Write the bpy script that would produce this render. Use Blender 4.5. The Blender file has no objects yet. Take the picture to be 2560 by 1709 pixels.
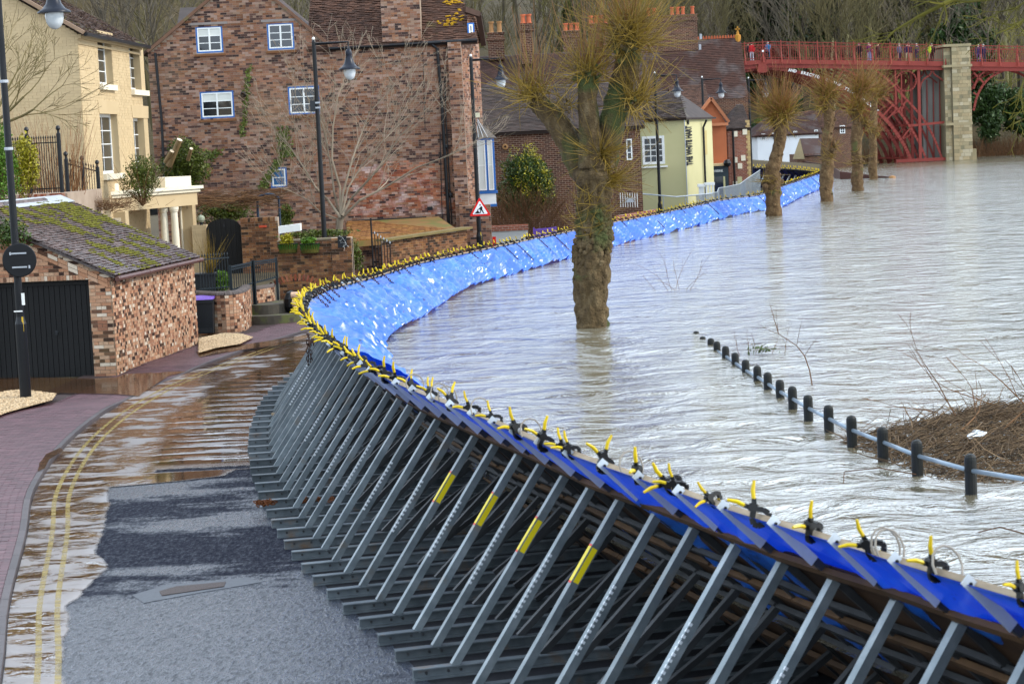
import bpy, math, random
import numpy as np
from mathutils import Vector, Matrix
from math import radians as R_, sin, cos, pi, sqrt, atan2
S = bpy.context.scene
COL = S.collection
rng = random.Random(7)
# ---------------------------------------------------------------- camera, world, sun, exposure
cam = bpy.data.objects.new('camera', bpy.data.cameras.new('camera')); COL.objects.link(cam)
FPX, PITCH, ROLL, CAMZ = 5352., R_(5.47), R_(2.7), 4.1
cF = Vector((0, cos(PITCH), -sin(PITCH))); cR0 = Vector((1, 0, 0)); cU0 = Vector((0, sin(PITCH), cos(PITCH)))
cR = cos(ROLL)*cR0 - sin(ROLL)*cU0; cU = sin(ROLL)*cR0 + cos(ROLL)*cU0
CP = Vector((0, 0, CAMZ))
m = Matrix((cR, cU, -cF)).transposed().to_4x4(); m.translation = CP
cam.matrix_world = m
cam.data.sensor_width = 36; cam.data.lens = FPX/2560*36
cam.data.clip_start = .5; cam.data.clip_end = 3000
cam.data.dof.use_dof = True; cam.data.dof.focus_distance = 46; cam.data.dof.aperture_fstop = 5.0
S.camera = cam
S.view_settings.view_transform = 'Standard'; S.view_settings.look = 'None'
S.view_settings.exposure = -.45; S.view_settings.gamma = 1; S.view_settings.use_curve_mapping = False
W = bpy.data.worlds.new('World'); S.world = W; W.use_nodes = True
SUN_AZ, SUN_EL = R_(96), R_(32)      # azimuth clockwise from +Y (away from the camera): from the right, a little behind
nt = W.node_tree; nt.nodes.clear(); N = nt.nodes.new; L = nt.links.new
out = N('ShaderNodeOutputWorld'); bg = N('ShaderNodeBackground'); bg.inputs[1].default_value = .12
sky = N('ShaderNodeTexSky'); sky.sky_type = 'NISHITA'; sky.sun_disc = False
sky.sun_elevation = SUN_EL; sky.sun_rotation = SUN_AZ; sky.altitude = 50
tc = N('ShaderNodeTexCoord'); mp = N('ShaderNodeMapping'); mp.inputs['Scale'].default_value = (1, 1, 3.0)
nz = N('ShaderNodeTexNoise'); nz.inputs['Scale'].default_value = 2.6; nz.inputs['Detail'].default_value = 5; nz.inputs['Roughness'].default_value = .55
rp = N('ShaderNodeValToRGB'); rp.color_ramp.elements[0].position = .33; rp.color_ramp.elements[1].position = .54
mx = N('ShaderNodeMixRGB'); mx.inputs[2].default_value = (27.5, 32, 37.5, 1)
L(tc.outputs['Generated'], mp.inputs[0]); L(mp.outputs[0], nz.inputs[0]); L(nz.outputs[0], rp.inputs[0])
L(rp.outputs[0], mx.inputs[0]); L(sky.outputs[0], mx.inputs[1]); L(mx.outputs[0], bg.inputs[0]); L(bg.outputs[0], out.inputs[0])
sun = bpy.data.objects.new('sun', bpy.data.lights.new('sun', 'SUN')); COL.objects.link(sun)
sun.data.energy = 4.2; sun.data.angle = R_(2.5); sun.data.color = (1, .93, .82)
sd = Vector((sin(SUN_AZ)*cos(SUN_EL), cos(SUN_AZ)*cos(SUN_EL), sin(SUN_EL)))
sun.rotation_euler = sd.to_track_quat('Z', 'Y').to_euler(); sun.location = (30, -20, 60)

# ---------------------------------------------------------------- measuring helpers (photograph pixel -> point of the place)
def ray(u, v): return cF*FPX + cR*(u-1280) - cU*(v-854.5)
def Z(u, v, z):
    d = ray(u, v); return CP + d*((z-CAMZ)/d.z)
def Y(u, v, y):
    d = ray(u, v); return CP + d*(y/d.y)
# ---------------------------------------------------------------- value noise
def _h(ix, iy, seed):
    n = (ix.astype(np.int64)*374761393 + iy.astype(np.int64)*668265263 + seed*1274126177) & 0x7fffffff
    n = ((n ^ (n >> 13))*1274126177) & 0x7fffffff
    return ((n ^ (n >> 16)) & 0xffff)/65535.
def vn(x, y, seed=0):
    x = np.asarray(x, float); y = np.asarray(y, float)
    ix = np.floor(x); iy = np.floor(y); fx = x-ix; fy = y-iy
    fx = fx*fx*(3-2*fx); fy = fy*fy*(3-2*fy)
    a = _h(ix, iy, seed); b = _h(ix+1, iy, seed); c = _h(ix, iy+1, seed); d = _h(ix+1, iy+1, seed)
    return (a*(1-fx)+b*fx)*(1-fy)+(c*(1-fx)+d*fx)*fy
def fbm(x, y, o=4, seed=0):
    s = 0; a = .5
    for i in range(o):
        s = s+a*vn(x*2**i, y*2**i, seed+i); a *= .5
    return s
# ---------------------------------------------------------------- materials
def _new(name):
    m = bpy.data.materials.new(name); m.use_nodes = True
    nt = m.node_tree; b = nt.nodes['Principled BSDF']; return m, nt, b
def ramp(nt, fac, cols, const=False):
    r = nt.nodes.new('ShaderNodeValToRGB'); e = r.color_ramp.elements
    if const: r.color_ramp.interpolation = 'CONSTANT'
    n = len(cols)
    while len(e) < n: e.new(.5)
    for i, c in enumerate(cols):
        e[i].position = i/n if const else i/(n-1)
    for i, c in enumerate(cols): e[i].color = (*c[:3], 1)
    nt.links.new(fac, r.inputs[0]); return r.outputs[0]
def noise(nt, scale, detail=4, rough=.55, vec=None, sc=None, dist=0):
    n = nt.nodes.new('ShaderNodeTexNoise'); n.inputs['Scale'].default_value = scale
    n.inputs['Detail'].default_value = detail; n.inputs['Roughness'].default_value = rough; n.inputs['Distortion'].default_value = dist
    t = nt.nodes.new('ShaderNodeTexCoord'); v = t.outputs['Object'] if vec is None else vec
    if sc:
        mp = nt.nodes.new('ShaderNodeMapping'); mp.inputs['Scale'].default_value = sc; nt.links.new(v, mp.inputs[0]); v = mp.outputs[0]
    nt.links.new(v, n.inputs[0]); return n.outputs[0]
def worldpos(nt): return nt.nodes.new('ShaderNodeNewGeometry').outputs['Position']
def mixc(nt, fac, a, b, mode='MIX'):
    n = nt.nodes.new('ShaderNodeMixRGB'); n.blend_type = mode
    for i, x in ((0, fac), (1, a), (2, b)):
        if isinstance(x, (int, float)): n.inputs[i].default_value = x
        elif isinstance(x, tuple): n.inputs[i].default_value = (*x[:3], 1)
        else: nt.links.new(x, n.inputs[i])
    return n.outputs[0]
def mathn(nt, op, a, b=0., clamp=False):
    n = nt.nodes.new('ShaderNodeMath'); n.operation = op; n.use_clamp = clamp
    for i, x in ((0, a), (1, b)):
        if isinstance(x, (int, float)): n.inputs[i].default_value = x
        else: nt.links.new(x, n.inputs[i])
    return n.outputs[0]
def bump(nt, b, h, strength=.3, dist=.02):
    n = nt.nodes.new('ShaderNodeBump'); n.inputs['Strength'].default_value = strength; n.inputs['Distance'].default_value = dist
    nt.links.new(h, n.inputs['Height']); nt.links.new(n.outputs[0], b.inputs['Normal'])
def dk(c): return tuple(x*x/(x+.07) for x in c[:3])
def mat(name, cols, scale=3., rough=.8, metal=0, bmp=.2, bs=None, spec=.3, rnd=.25, sc=None, detail=5, bdist=.01, src=None, patch=None):
    """noise-coloured surface; rnd = how much each object / tinted piece varies in brightness"""
    m, nt, b = _new(name); cols = [dk(c) for c in cols]
    c = ramp(nt, noise(nt, scale, detail, vec=worldpos(nt), sc=sc), cols) if len(cols) > 1 else None
    if c is None:
        rgb = nt.nodes.new('ShaderNodeRGB'); rgb.outputs[0].default_value = (*cols[0], 1); c = rgb.outputs[0]
    if patch:                                    # (colour, scale, threshold)
        f = mathn(nt, 'MULTIPLY', mathn(nt, 'SUBTRACT', noise(nt, patch[1], 4, vec=worldpos(nt)), patch[2]), 9., True)
        c = mixc(nt, f, c, patch[0])
    if rnd:
        if src == 'attr':
            a = nt.nodes.new('ShaderNodeAttribute'); a.attribute_name = 'tint'; t = a.outputs['Fac']
        else: t = nt.nodes.new('ShaderNodeObjectInfo').outputs['Random']
        k = mathn(nt, 'ADD', mathn(nt, 'MULTIPLY', t, 2*rnd), 1-rnd)
        cc = nt.nodes.new('ShaderNodeCombineColor')
        for i in range(3): nt.links.new(k, cc.inputs[i])
        c = mixc(nt, 1., c, cc.outputs[0], 'MULTIPLY')
    nt.links.new(c, b.inputs['Base Color']); b.inputs['Roughness'].default_value = rough; b.inputs['Metallic'].default_value = metal
    b.inputs['Specular IOR Level'].default_value = spec
    if bmp: bump(nt, b, noise(nt, bs or scale*6, 5, vec=worldpos(nt)), bmp, bdist)
    return m
def mat_brick(name, pal, src, rough=.9, patch=None, patch2=None):
    m, nt, b = _new(name)
    if src == 'attr':
        a = nt.nodes.new('ShaderNodeAttribute'); a.attribute_name = 'tint'; t = a.outputs['Fac']
    else: t = nt.nodes.new('ShaderNodeObjectInfo').outputs['Random']
    c = ramp(nt, t, [dk(q) for q in pal], True)
    wp = worldpos(nt)
    c = mixc(nt, .55, c, ramp(nt, noise(nt, 26, 4, vec=wp), [(.25, .25, .25), (1.25, 1.2, 1.15)]), 'MULTIPLY')
    c = mixc(nt, .55, c, ramp(nt, noise(nt, .7, 5, .6, vec=worldpos(nt)), [(.30, .28, .27), (1.35, 1.3, 1.25)]), 'MULTIPLY')
    for pt in (patch, patch2):
        if pt:
            f = mathn(nt, 'MULTIPLY', mathn(nt, 'SUBTRACT', noise(nt, pt[1], 5, vec=wp), pt[2]), 5., True)
            c = mixc(nt, mathn(nt, 'MULTIPLY', f, pt[3]), c, pt[0])
    nt.links.new(c, b.inputs['Base Color']); b.inputs['Roughness'].default_value = rough; b.inputs['Specular IOR Level'].default_value = .2
    bump(nt, b, noise(nt, 60, 4, vec=wp), .5, .004)
    return m
# ---------------------------------------------------------------- mesh builder
def V(*a): return Vector(a)
class MB:
    def __init__(s): s.v = []; s.f = []; s.t = []; s.m = []; s.tint = .5; s.mi = 0
    def add(s, vs, fs):
        n = len(s.v); s.v.extend([tuple(p) for p in vs]); s.f.extend([tuple(i+n for i in f) for f in fs])
        s.t.extend([s.tint]*len(fs)); s.m.extend([s.mi]*len(fs))
    def obox(s, o, a, b, c, back=True):
        """box from corner o with edge vectors a, b, c"""
        o = Vector(o); a = Vector(a); b = Vector(b); c = Vector(c)
        vs = [o, o+a, o+a+b, o+b, o+c, o+a+c, o+a+b+c, o+b+c]
        fs = [(0, 3, 2, 1), (4, 5, 6, 7), (0, 1, 5, 4), (1, 2, 6, 5), (2, 3, 7, 6), (3, 0, 4, 7)]
        if a.cross(b).dot(c) < 0: fs = [f[::-1] for f in fs]
        if not back: fs = fs[1:]
        s.add(vs, fs)
    def box(s, c, d):
        c = Vector(c); s.obox(c-Vector(d)/2, (d[0], 0, 0), (0, d[1], 0), (0, 0, d[2]))
    def bar(s, p, q, w, h, up=(0, 0, 1)):
        """rectangular bar p-q, w across, h along up"""
        p = Vector(p); q = Vector(q); d = q-p
        x = d.cross(Vector(up)).normalized(); y = x.cross(d).normalized()
        s.obox(p-x*w/2-y*h/2, x*w, y*h, d)
    def tube(s, pts, rad, n=6, cap=True, nseed=None, amp=0, fq=3.):
        pts = [Vector(p) for p in pts]
        if not hasattr(rad, '__len__'): rad = [rad]*len(pts)
        vs = []; x = None
        for i, p in enumerate(pts):
            d = (pts[min(i+1, len(pts)-1)]-pts[max(i-1, 0)]).normalized()
            if x is None: x = d.orthogonal().normalized()
            x = (x-d*x.dot(d)); x = x.normalized() if x.length > 1e-6 else d.orthogonal().normalized()
            y = d.cross(x)
            for k in range(n):
                a = 2*pi*k/n; r = rad[i]
                if nseed is not None:
                    kk = min(k, n-k)
                    r *= 1+amp*(float(fbm(np.array(kk*fq/n*2.), np.array(i*.45), 3, nseed))*2.-.95)
                vs.append(p+(x*cos(a)+y*sin(a))*r)
        fs = [(i*n+k, i*n+(k+1) % n, (i+1)*n+(k+1) % n, (i+1)*n+k) for i in range(len(pts)-1) for k in range(n)]
        if cap: fs += [tuple(range(n))[::-1], tuple((len(pts)-1)*n+k for k in range(n))]
        s.add(vs, fs)
    def lathe(s, c, prof, n=16, up=(0, 0, 1)):
        """profile (radius, height) turned about up through c"""
        c = Vector(c); up = Vector(up).normalized(); x = up.orthogonal().normalized(); y = up.cross(x)
        vs = [c+up*h+(x*cos(2*pi*k/n)+y*sin(2*pi*k/n))*r for r, h in prof for k in range(n)]
        fs = [(i*n+k, i*n+(k+1) % n, (i+1)*n+(k+1) % n, (i+1)*n+k) for i in range(len(prof)-1) for k in range(n)]
        s.add(vs, fs)
    def prism(s, poly, ext):
        """flat polygon pushed along ext"""
        poly = [Vector(p) for p in poly]; e = Vector(ext); n = len(poly)
        nrm = Vector((0, 0, 0))
        for i in range(n): nrm += poly[i].cross(poly[(i+1) % n])
        if nrm.dot(e) > 0: poly = poly[::-1]
        vs = poly+[p+e for p in poly]
        s.add(vs, [tuple(range(n)), tuple(range(2*n-1, n-1, -1))]+[((i+1) % n, i, i+n, (i+1) % n+n) for i in range(n)])
    def blob(s, c, r, n=6, sq=(1, 1, 1)):
        c = Vector(c); rows = max(3, n//2)
        vs = [c+V(0, 0, -r*sq[2])]+[c+V(r*sq[0]*sin(pi*i/rows)*cos(2*pi*k/n), r*sq[1]*sin(pi*i/rows)*sin(2*pi*k/n), -r*sq[2]*cos(pi*i/rows)) for i in range(1, rows) for k in range(n)]+[c+V(0, 0, r*sq[2])]
        fs = [(0, 1+(k+1) % n, 1+k) for k in range(n)]
        fs += [(1+i*n+k, 1+i*n+(k+1) % n, 1+(i+1)*n+(k+1) % n, 1+(i+1)*n+k) for i in range(rows-2) for k in range(n)]
        b = 1+(rows-2)*n; fs += [(b+k, b+(k+1) % n, b+n) for k in range(n)]
        s.add(vs, fs)
    def mesh(s, name, mats, off=(0, 0, 0), smooth=False):
        me = bpy.data.meshes.new(name); off = Vector(off)
        a = np.array(s.v, float).reshape(-1, 3)-np.array(off)
        me.from_pydata(a.tolist(), [], s.f)
        for mm in (mats if isinstance(mats, (list, tuple)) else [mats]): me.materials.append(mm)
        if any(s.m): me.polygons.foreach_set('material_index', s.m)
        if any(t != .5 for t in s.t):
            at = me.attributes.new('tint', 'FLOAT', 'FACE'); at.data.foreach_set('value', s.t)
        if smooth: me.polygons.foreach_set('use_smooth', [True]*len(s.f))
        me.update(); return me
    def build(s, name, mats, parent=None, kind=None, smooth=False, loc=None):
        base = Vector(loc) if loc is not None else wloc(parent)
        me = s.mesh(name, mats, base, smooth)
        o = bpy.data.objects.new(name, me); COL.objects.link(o)
        o.location = base-wloc(parent)
        if parent is not None: o.parent = parent
        if kind: o['kind'] = kind
        return o
def wloc(o):
    v = V(0, 0, 0)
    while o is not None: v = v+o.location; o = o.parent
    return v
def tag(o, label=None, cat=None, group=None, kind=None):
    if label: o['label'] = label
    if cat: o['category'] = cat
    if group: o['group'] = group
    if kind: o['kind'] = kind
    return o
def thing(name, loc, label, cat, group=None):
    o = bpy.data.objects.new(name, None); COL.objects.link(o); o.location = loc; o.empty_display_size = .3
    return tag(o, label, cat, group)
def kids(o): return [c for c in bpy.data.objects if c.parent == o]
def capture(root):
    """list tree of a thing, for quick copying"""
    return (root, [capture(c) for c in root.children])
def copy_tree(tree, parent=None):
    o, ch = tree; c = o.copy(); COL.objects.link(c); c.parent = parent
    for t in ch: copy_tree(t, c)
    return c
def place(name, me, M, parent):
    """one object with shared mesh me at matrix M (relative to the parent's own place)"""
    o = bpy.data.objects.new(name, me); COL.objects.link(o); o.parent = parent; o.matrix_local = M; return o
def text_mesh(txt, size, depth, matl, name, xs=1., bold=0.):
    cu = bpy.data.curves.new(name, 'FONT'); cu.body = txt; cu.size = size; cu.extrude = depth; cu.offset = bold
    cu.align_x = 'CENTER'; cu.align_y = 'CENTER'; cu.resolution_u = 2
    ob = bpy.data.objects.new(name, cu); COL.objects.link(ob)
    dg = bpy.context.evaluated_depsgraph_get()
    me = bpy.data.meshes.new_from_object(ob.evaluated_get(dg)); bpy.data.objects.remove(ob)
    for v in me.vertices: v.co.x *= xs
    me.materials.clear(); me.materials.append(matl); return me
# ---------------------------------------------------------------- palettes
BR_HOUSE = [(.36, .20, .13), (.28, .15, .095), (.42, .25, .17), (.14, .09, .078), (.31, .19, .145), (.37, .21, .15), (.095, .07, .066), (.33, .215, .165), (.40, .28, .21), (.19, .12, .10), (.30, .17, .12), (.44, .31, .25)]
BR_RED = [(.42, .17, .10), (.35, .13, .08), (.50, .27, .19), (.30, .12, .08), (.46, .21, .13), (.22, .10, .07), (.52, .36, .29), (.40, .17, .10)]
BR_GAR = [(.52, .32, .21), (.46, .26, .165), (.56, .38, .26), (.14, .085, .06), (.50, .31, .21), (.70, .60, .48), (.52, .31, .20), (.085, .055, .045), (.42, .23, .15), (.58, .41, .29), (.20, .12, .085), (.52, .30, .19), (.55, .37, .26), (.34, .18, .12)]
BR_OLD = [(.26, .14, .08), (.34, .18, .09), (.16, .095, .06), (.30, .165, .10), (.21, .12, .075), (.38, .22, .12), (.10, .07, .05), (.28, .15, .085)]
ST_PIER = [(.40, .34, .22), (.48, .41, .27), (.33, .28, .18), (.52, .46, .33), (.43, .35, .22), (.28, .25, .17), (.46, .38, .24)]
def bm2(name, pal, **k): return (mat_brick(name+'_piece', pal, 'obj', **k), mat_brick(name, pal, 'attr', **k))
MBR_HOUSE = bm2('brown_brick', BR_HOUSE, patch=((.36, .24, .14), .32, .55, .35), patch2=((.09, .05, .04), .22, .55, .45))
MBR_RED = bm2('red_worn_brick', BR_RED, patch=((.60, .47, .42), .8, .52, .55))
MBR_GAR = bm2('garage_brick', BR_GAR, patch=((.18, .16, .06), .5, .6, .25))
MBR_OLD = bm2('old_garden_brick', BR_OLD, patch=((.10, .095, .035), .9, .55, .5))
MST = bm2('pier_stone', ST_PIER, patch=((.12, .12, .07), .7, .52, .5))
M_MORTAR = mat('mortar', [(.30, .22, .15), (.48, .38, .28)], 4, .95, rnd=0)
M_MORTAR_D = mat('dark_mortar', [(.22, .16, .115), (.52, .42, .33)], 1.6, .95, rnd=0)
M_WHITE = mat('white_paint', [(.72, .72, .68), (.82, .82, .78)], 4, .45, rnd=0, bmp=.05)
M_CREAM = mat('cream_painted_brick', [(.50, .38, .225), (.60, .47, .295)], 1.2, .7, rnd=.05, src='attr', bmp=.25, bs=9)
M_CREAMW = mat('pale_cream_stone', [(.70, .62, .46), (.80, .73, .58)], 2, .6, rnd=0, patch=((.30, .27, .17), 1.5, .66))
M_BLUEP = mat('blue_paint', [(.035, .13, .36), (.06, .19, .46)], 4, .4, rnd=0, bmp=.1)
M_GLASS = mat('window_glass', [(.012, .015, .02), (.05, .06, .07)], .8, .04, bmp=0, spec=.8, rnd=.5)
M_GLASSB = mat('blue_window_glass', [(.05, .13, .25), (.08, .2, .36)], 1, .06, bmp=0, spec=.8, rnd=.2)  # blue-tinted pane colour for the small house window
M_BLIND = mat('roller_blind', [(.62, .62, .56), (.70, .70, .64)], 2, .5, bmp=0, rnd=.1)
M_BLACK = mat('black_gloss_metal', [(.008, .009, .011), (.02, .021, .024)], 3, .4, spec=.3, bmp=.08, rnd=0)
M_BLKWOOD = mat('black_stained_boards', [(.006, .006, .006), (.018, .016, .014)], 6, .65, sc=(6, 6, .6), bmp=.3, rnd=.3)
M_DKPLAS = mat('dark_grey_plastic', [(.035, .038, .042), (.05, .054, .058)], 3, .45, bmp=.1, rnd=0)
M_PURPLE = mat('purple_plastic', [(.16, .09, .36), (.22, .13, .45)], 3, .4, bmp=.1, rnd=0)
M_TILE = mat('dark_roof_tile', [(.05, .035, .03), (.115, .08, .065), (.17, .12, .095)], 5, .75, rnd=.45, src='attr', patch=((.10, .095, .02), 1.1, .60))
M_TILEB = mat('brown_roof_tile', [(.085, .05, .037), (.15, .09, .065)], 4, .8, rnd=.4, src='attr', patch=((.12, .11, .03), .8, .66))
M_TILEG = mat('garage_roof_tile', [(.055, .036, .03), (.11, .075, .065), (.26, .215, .21)], 9, .4, rnd=.5, src='attr', spec=.6)
M_TILEGO = mat('garage_roof_tile_piece', [(.055, .036, .03), (.11, .075, .065), (.26, .215, .21)], 9, .4, rnd=.5, spec=.6)
M_MOSS = mat('moss', [(.07, .08, .018), (.15, .145, .028), (.24, .21, .045)], 8, .95, rnd=.3, src='attr', bmp=.8, bs=30)
M_LICHEN = mat('orange_lichen', [(.45, .25, .02), (.62, .40, .05)], 8, .95, rnd=.2)
M_LEAD = mat('lead_flashing', [(.30, .32, .34), (.52, .54, .56)], 3, .5, bmp=.3, rnd=0)
M_GUTB = mat('brown_gutter', [(.10, .05, .04), (.15, .08, .065)], 4, .4, bmp=.1, rnd=0)
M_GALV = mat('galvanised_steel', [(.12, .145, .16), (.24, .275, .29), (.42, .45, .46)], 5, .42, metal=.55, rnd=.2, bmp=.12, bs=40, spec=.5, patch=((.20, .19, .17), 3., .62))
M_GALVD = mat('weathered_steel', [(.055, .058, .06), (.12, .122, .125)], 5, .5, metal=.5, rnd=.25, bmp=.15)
M_STICK = mat('yellow_sticker', [(.72, .58, .03)], 5, .4, bmp=0, rnd=0)
M_STICKR = mat('red_sticker_edge', [(.6, .05, .03)], 5, .4, bmp=0, rnd=0)
M_NOTCH = mat('white_ratchet_teeth', [(.62, .66, .68), (.78, .8, .82)], 8, .3, bmp=0, rnd=.1, metal=.2)
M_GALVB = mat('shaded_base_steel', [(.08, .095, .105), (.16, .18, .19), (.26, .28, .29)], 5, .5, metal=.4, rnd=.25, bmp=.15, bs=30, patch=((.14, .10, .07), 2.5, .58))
M_PLY = mat('wet_plywood', [(.028, .018, .012), (.07, .045, .028), (.11, .07, .04)], 3, .6, rnd=.3, sc=(1, 1, 4))
M_TIMB = mat('pale_timber', [(.22, .165, .11), (.46, .37, .26)], 6, .7, rnd=.15, sc=(1, 1, 5))
M_TIMBB = mat('old_timber_batten', [(.06, .038, .022), (.16, .10, .055)], 6, .7, rnd=.3)
M_YEL = mat('yellow_plastic', [(.50, .36, .01), (.70, .52, .02)], 5, .35, bmp=0, rnd=.12)
M_CLB = mat('black_plastic', [(.012, .012, .012), (.03, .03, .028)], 5, .45, bmp=0, rnd=0)
M_RUST = mat('rusty_chain', [(.035, .022, .016), (.11, .05, .025)], 30, .7, metal=.3, bmp=.3, rnd=.3)
M_ROPE = mat('grey_rope', [(.22, .2, .17), (.34, .31, .27)], 20, .9, rnd=.1)
M_BARK = mat('lime_bark', [(.035, .026, .015), (.13, .095, .052), (.31, .24, .145)], 7, .95, rnd=0, bmp=1., bs=19, bdist=.09, sc=(1, 1, .35), detail=8, patch=((.055, .065, .018), 1.1, .50))
M_BARKF = mat('far_bark', [(.045, .03, .018), (.15, .10, .055), (.28, .21, .12)], 5, .95, rnd=.1, bmp=1, bs=12, bdist=.08, detail=8, patch=((.08, .085, .025), 1.2, .6))
M_SHOOT = mat('olive_shoots', [(.10, .072, .018), (.34, .23, .045)], 1.5, .6, rnd=.45, src='attr', bmp=0)
M_SHOOTR = mat('russet_shoots', [(.20, .10, .045), (.32, .17, .07)], 1.5, .6, rnd=.35, src='attr', bmp=0)
M_TWIG = mat('grey_twigs', [(.20, .15, .105), (.39, .33, .25)], 2, .8, rnd=.3, src='attr', bmp=0)
M_TWIGB = mat('brown_twigs', [(.13, .075, .04), (.22, .13, .07)], 2, .85, rnd=.35, src='attr', bmp=0)
M_MOSSTW = mat('mossy_branch', [(.06, .052, .018), (.17, .155, .022)], 3, .9, rnd=.3, src='attr', bmp=0)
def leafmat(name, cols, t=.25):
    m = mat(name, cols, 3, .55, rnd=.45, src='attr', bmp=0, spec=.35)
    b = m.node_tree.nodes['Principled BSDF']; b.inputs['Subsurface Weight'].default_value = 0
    return m
M_LEAF = leafmat('evergreen_leaf', [(.035, .06, .012), (.09, .13, .02)])
M_LEAFY = leafmat('yellow_green_leaf', [(.20, .19, .015), (.42, .36, .03)])
M_LEAFB = leafmat('bright_conifer_leaf', [(.07, .14, .012), (.14, .24, .02)])
M_LEAFD = leafmat('dark_far_leaf', [(.014, .03, .014), (.045, .075, .02)])
M_IVY = leafmat('ivy_leaf', [(.05, .075, .012), (.15, .17, .025)])
M_FARTW = mat('far_bare_twigs', [(.10, .085, .045), (.185, .16, .085)], .12, .9, rnd=.3, src='attr', bmp=0)
M_FARTW2 = mat('far_grey_twigs', [(.10, .085, .065), (.17, .145, .11)], .12, .9, rnd=.3, src='attr', bmp=0)
M_IRON = mat('red_bridge_iron', [(.22, .048, .034), (.30, .07, .05)], 1.2, .5, rnd=.06, bmp=.1)
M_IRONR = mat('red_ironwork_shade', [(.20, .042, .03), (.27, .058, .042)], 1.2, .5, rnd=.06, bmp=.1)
# ---------------------------------------------------------------- brickwork
def inpoly(x, y, P):
    r = False; n = len(P); j = n-1
    for i in range(n):
        if (P[i][1] > y) != (P[j][1] > y) and x < (P[j][0]-P[i][0])*(y-P[i][1])/(P[j][1]-P[i][1])+P[i][0]: r = not r
        j = i
    return r
_unit = {}
def brickwork(parent, o, u, w, h, mats, pitch=.078, bl=.228, header=False, outline=None, holes=(), nparts=0, joint=.010, proud=.012, seed=1, name='brick', flem=False, up=V(0, 0, 1), vary=.003):
    """bricks laid on the plane from corner o along u (rightwards as seen) with outward normal u x up turned to us; outline/holes in (x, z)"""
    o = Vector(o); u = Vector(u).normalized(); up = Vector(up).normalized(); n = u.cross(up).normalized()
    rr = random.Random(seed); items = []; rest = MB()
    L1 = bl if not header else bl/2
    rows = int(h/pitch)+1
    for r in range(rows):
        z0 = r*pitch; hh = min(pitch-joint, h-z0)
        if hh < .02: continue
        x = -L1/2 if r % 2 else 0.; k = 0
        if flem: x = -(bl*.25) if r % 2 else 0
        while x < w:
            ln = L1
            if flem and (k % 2): ln = bl/2
            if not flem and not header and r % 5 == 4: ln = bl/2
            a = max(x, 0); b = min(x+ln, w); x += ln; k += 1
            if b-a < .03: continue
            cx, cz = (a+b)/2, z0+hh/2
            if outline and not (inpoly(a+.02, cz, outline) and inpoly(b-.02, cz, outline)): continue
            skip = False
            for (hx0, hz0, hx1, hz1) in holes:
                if cz > hz0-.01 and cz < hz1+.01:
                    if a >= hx0 and b <= hx1: skip = True; break
                    if a < hx0 < b: b = hx0
                    elif a < hx1 < b: a = hx1
            if skip or b-a < .03: continue
            items.append((a+joint/2, b-joint/2, z0, hh, rr.random(), proud+rr.uniform(-vary, vary)*1.5, abs((b-a)-ln) < .002 and hh > pitch-joint-.001))
    if nparts:
        full = [i for i, it in enumerate(items) if it[6]]
        full.sort(key=lambda i: ((o+u*items[i][0]+up*items[i][2])-CP).length)
        chosen = set(full[:nparts])
    else: chosen = set()
    base = Matrix((u, -n, up)).transposed().to_4x4(); pw = wloc(parent)
    for i, (a, b, z0, hh, t, pr, fl) in enumerate(items):
        p = o+u*a+up*z0
        if i in chosen:
            M = base.copy(); M.translation = p-pw+n*(pr-.012)
            place(name, unit_brick(b-a, hh, mats[0], name), M, parent)
        else:
            rest.tint = min(.999, max(.001, t if abs(t-.5) > 1e-4 else .501))
            rest.obox(p, u*(b-a), n*pr, up*hh)
    if rest.v:
        rest.build(name+'work', mats[1], parent, 'stuff')
    return items
# unit bricks: local y points INTO the wall, so depth -d lies outward (toward -y = n)
def unit_brick(l, h, m, nm='brick'):
    k = (round(l, 3), round(h, 3), m.name)
    if k not in _unit:
        b = MB(); b.obox((0, 0, 0), (l, 0, 0), (0, -.016, 0), (0, 0, h)); _unit[k] = b.mesh(nm, m)
    return _unit[k]
def wallpanel(o, u, w, h, n, thick, outline=None, holes=(), mb=None):
    """mortar-coloured core: outline polygon minus holes as strips (cells), thickness going inward"""
    mb = mb or MB(); o = Vector(o); u = Vector(u).normalized(); n = Vector(n)
    P = outline or [(0, 0), (w, 0), (w, h), (0, h)]
    # horizontal strips so holes stay open
    zs = sorted(set([p[1] for p in P]+[z for q in holes for z in (q[1], q[3])]+[0, h]))
    def span(z):
        xs = []
        for i in range(len(P)):
            a, b = P[i], P[(i+1) % len(P)]
            if (a[1] > z) != (b[1] > z): xs.append(a[0]+(b[0]-a[0])*(z-a[1])/(b[1]-a[1]))
        return (min(xs), max(xs)) if len(xs) > 1 else None
    for z0, z1 in zip(zs[:-1], zs[1:]):
        if z1-z0 < 1e-4: continue
        s0 = span(z0+1e-4); s1 = span(z1-1e-4)
        if not s0 or not s1: continue
        hs = sorted([(q[0], q[2]) for q in holes if q[1] <= z0+1e-4 and q[3] >= z1-1e-4])
        cuts = [(s0[0], s1[0])]
        for a, b in hs: cuts += [(a, a), (b, b)]
        cuts.append((s0[1], s1[1]))
        for i in range(0, len(cuts)-1, 2):
            (a0, a1), (b0, b1) = cuts[i], cuts[i+1]
            up = V(0, 0, 1)
            mb.prism([o+u*a0+up*z0, o+u*b0+up*z0, o+u*b1+up*z1, o+u*a1+up*z1], -n*thick)
    return mb
_pane = {}
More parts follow.
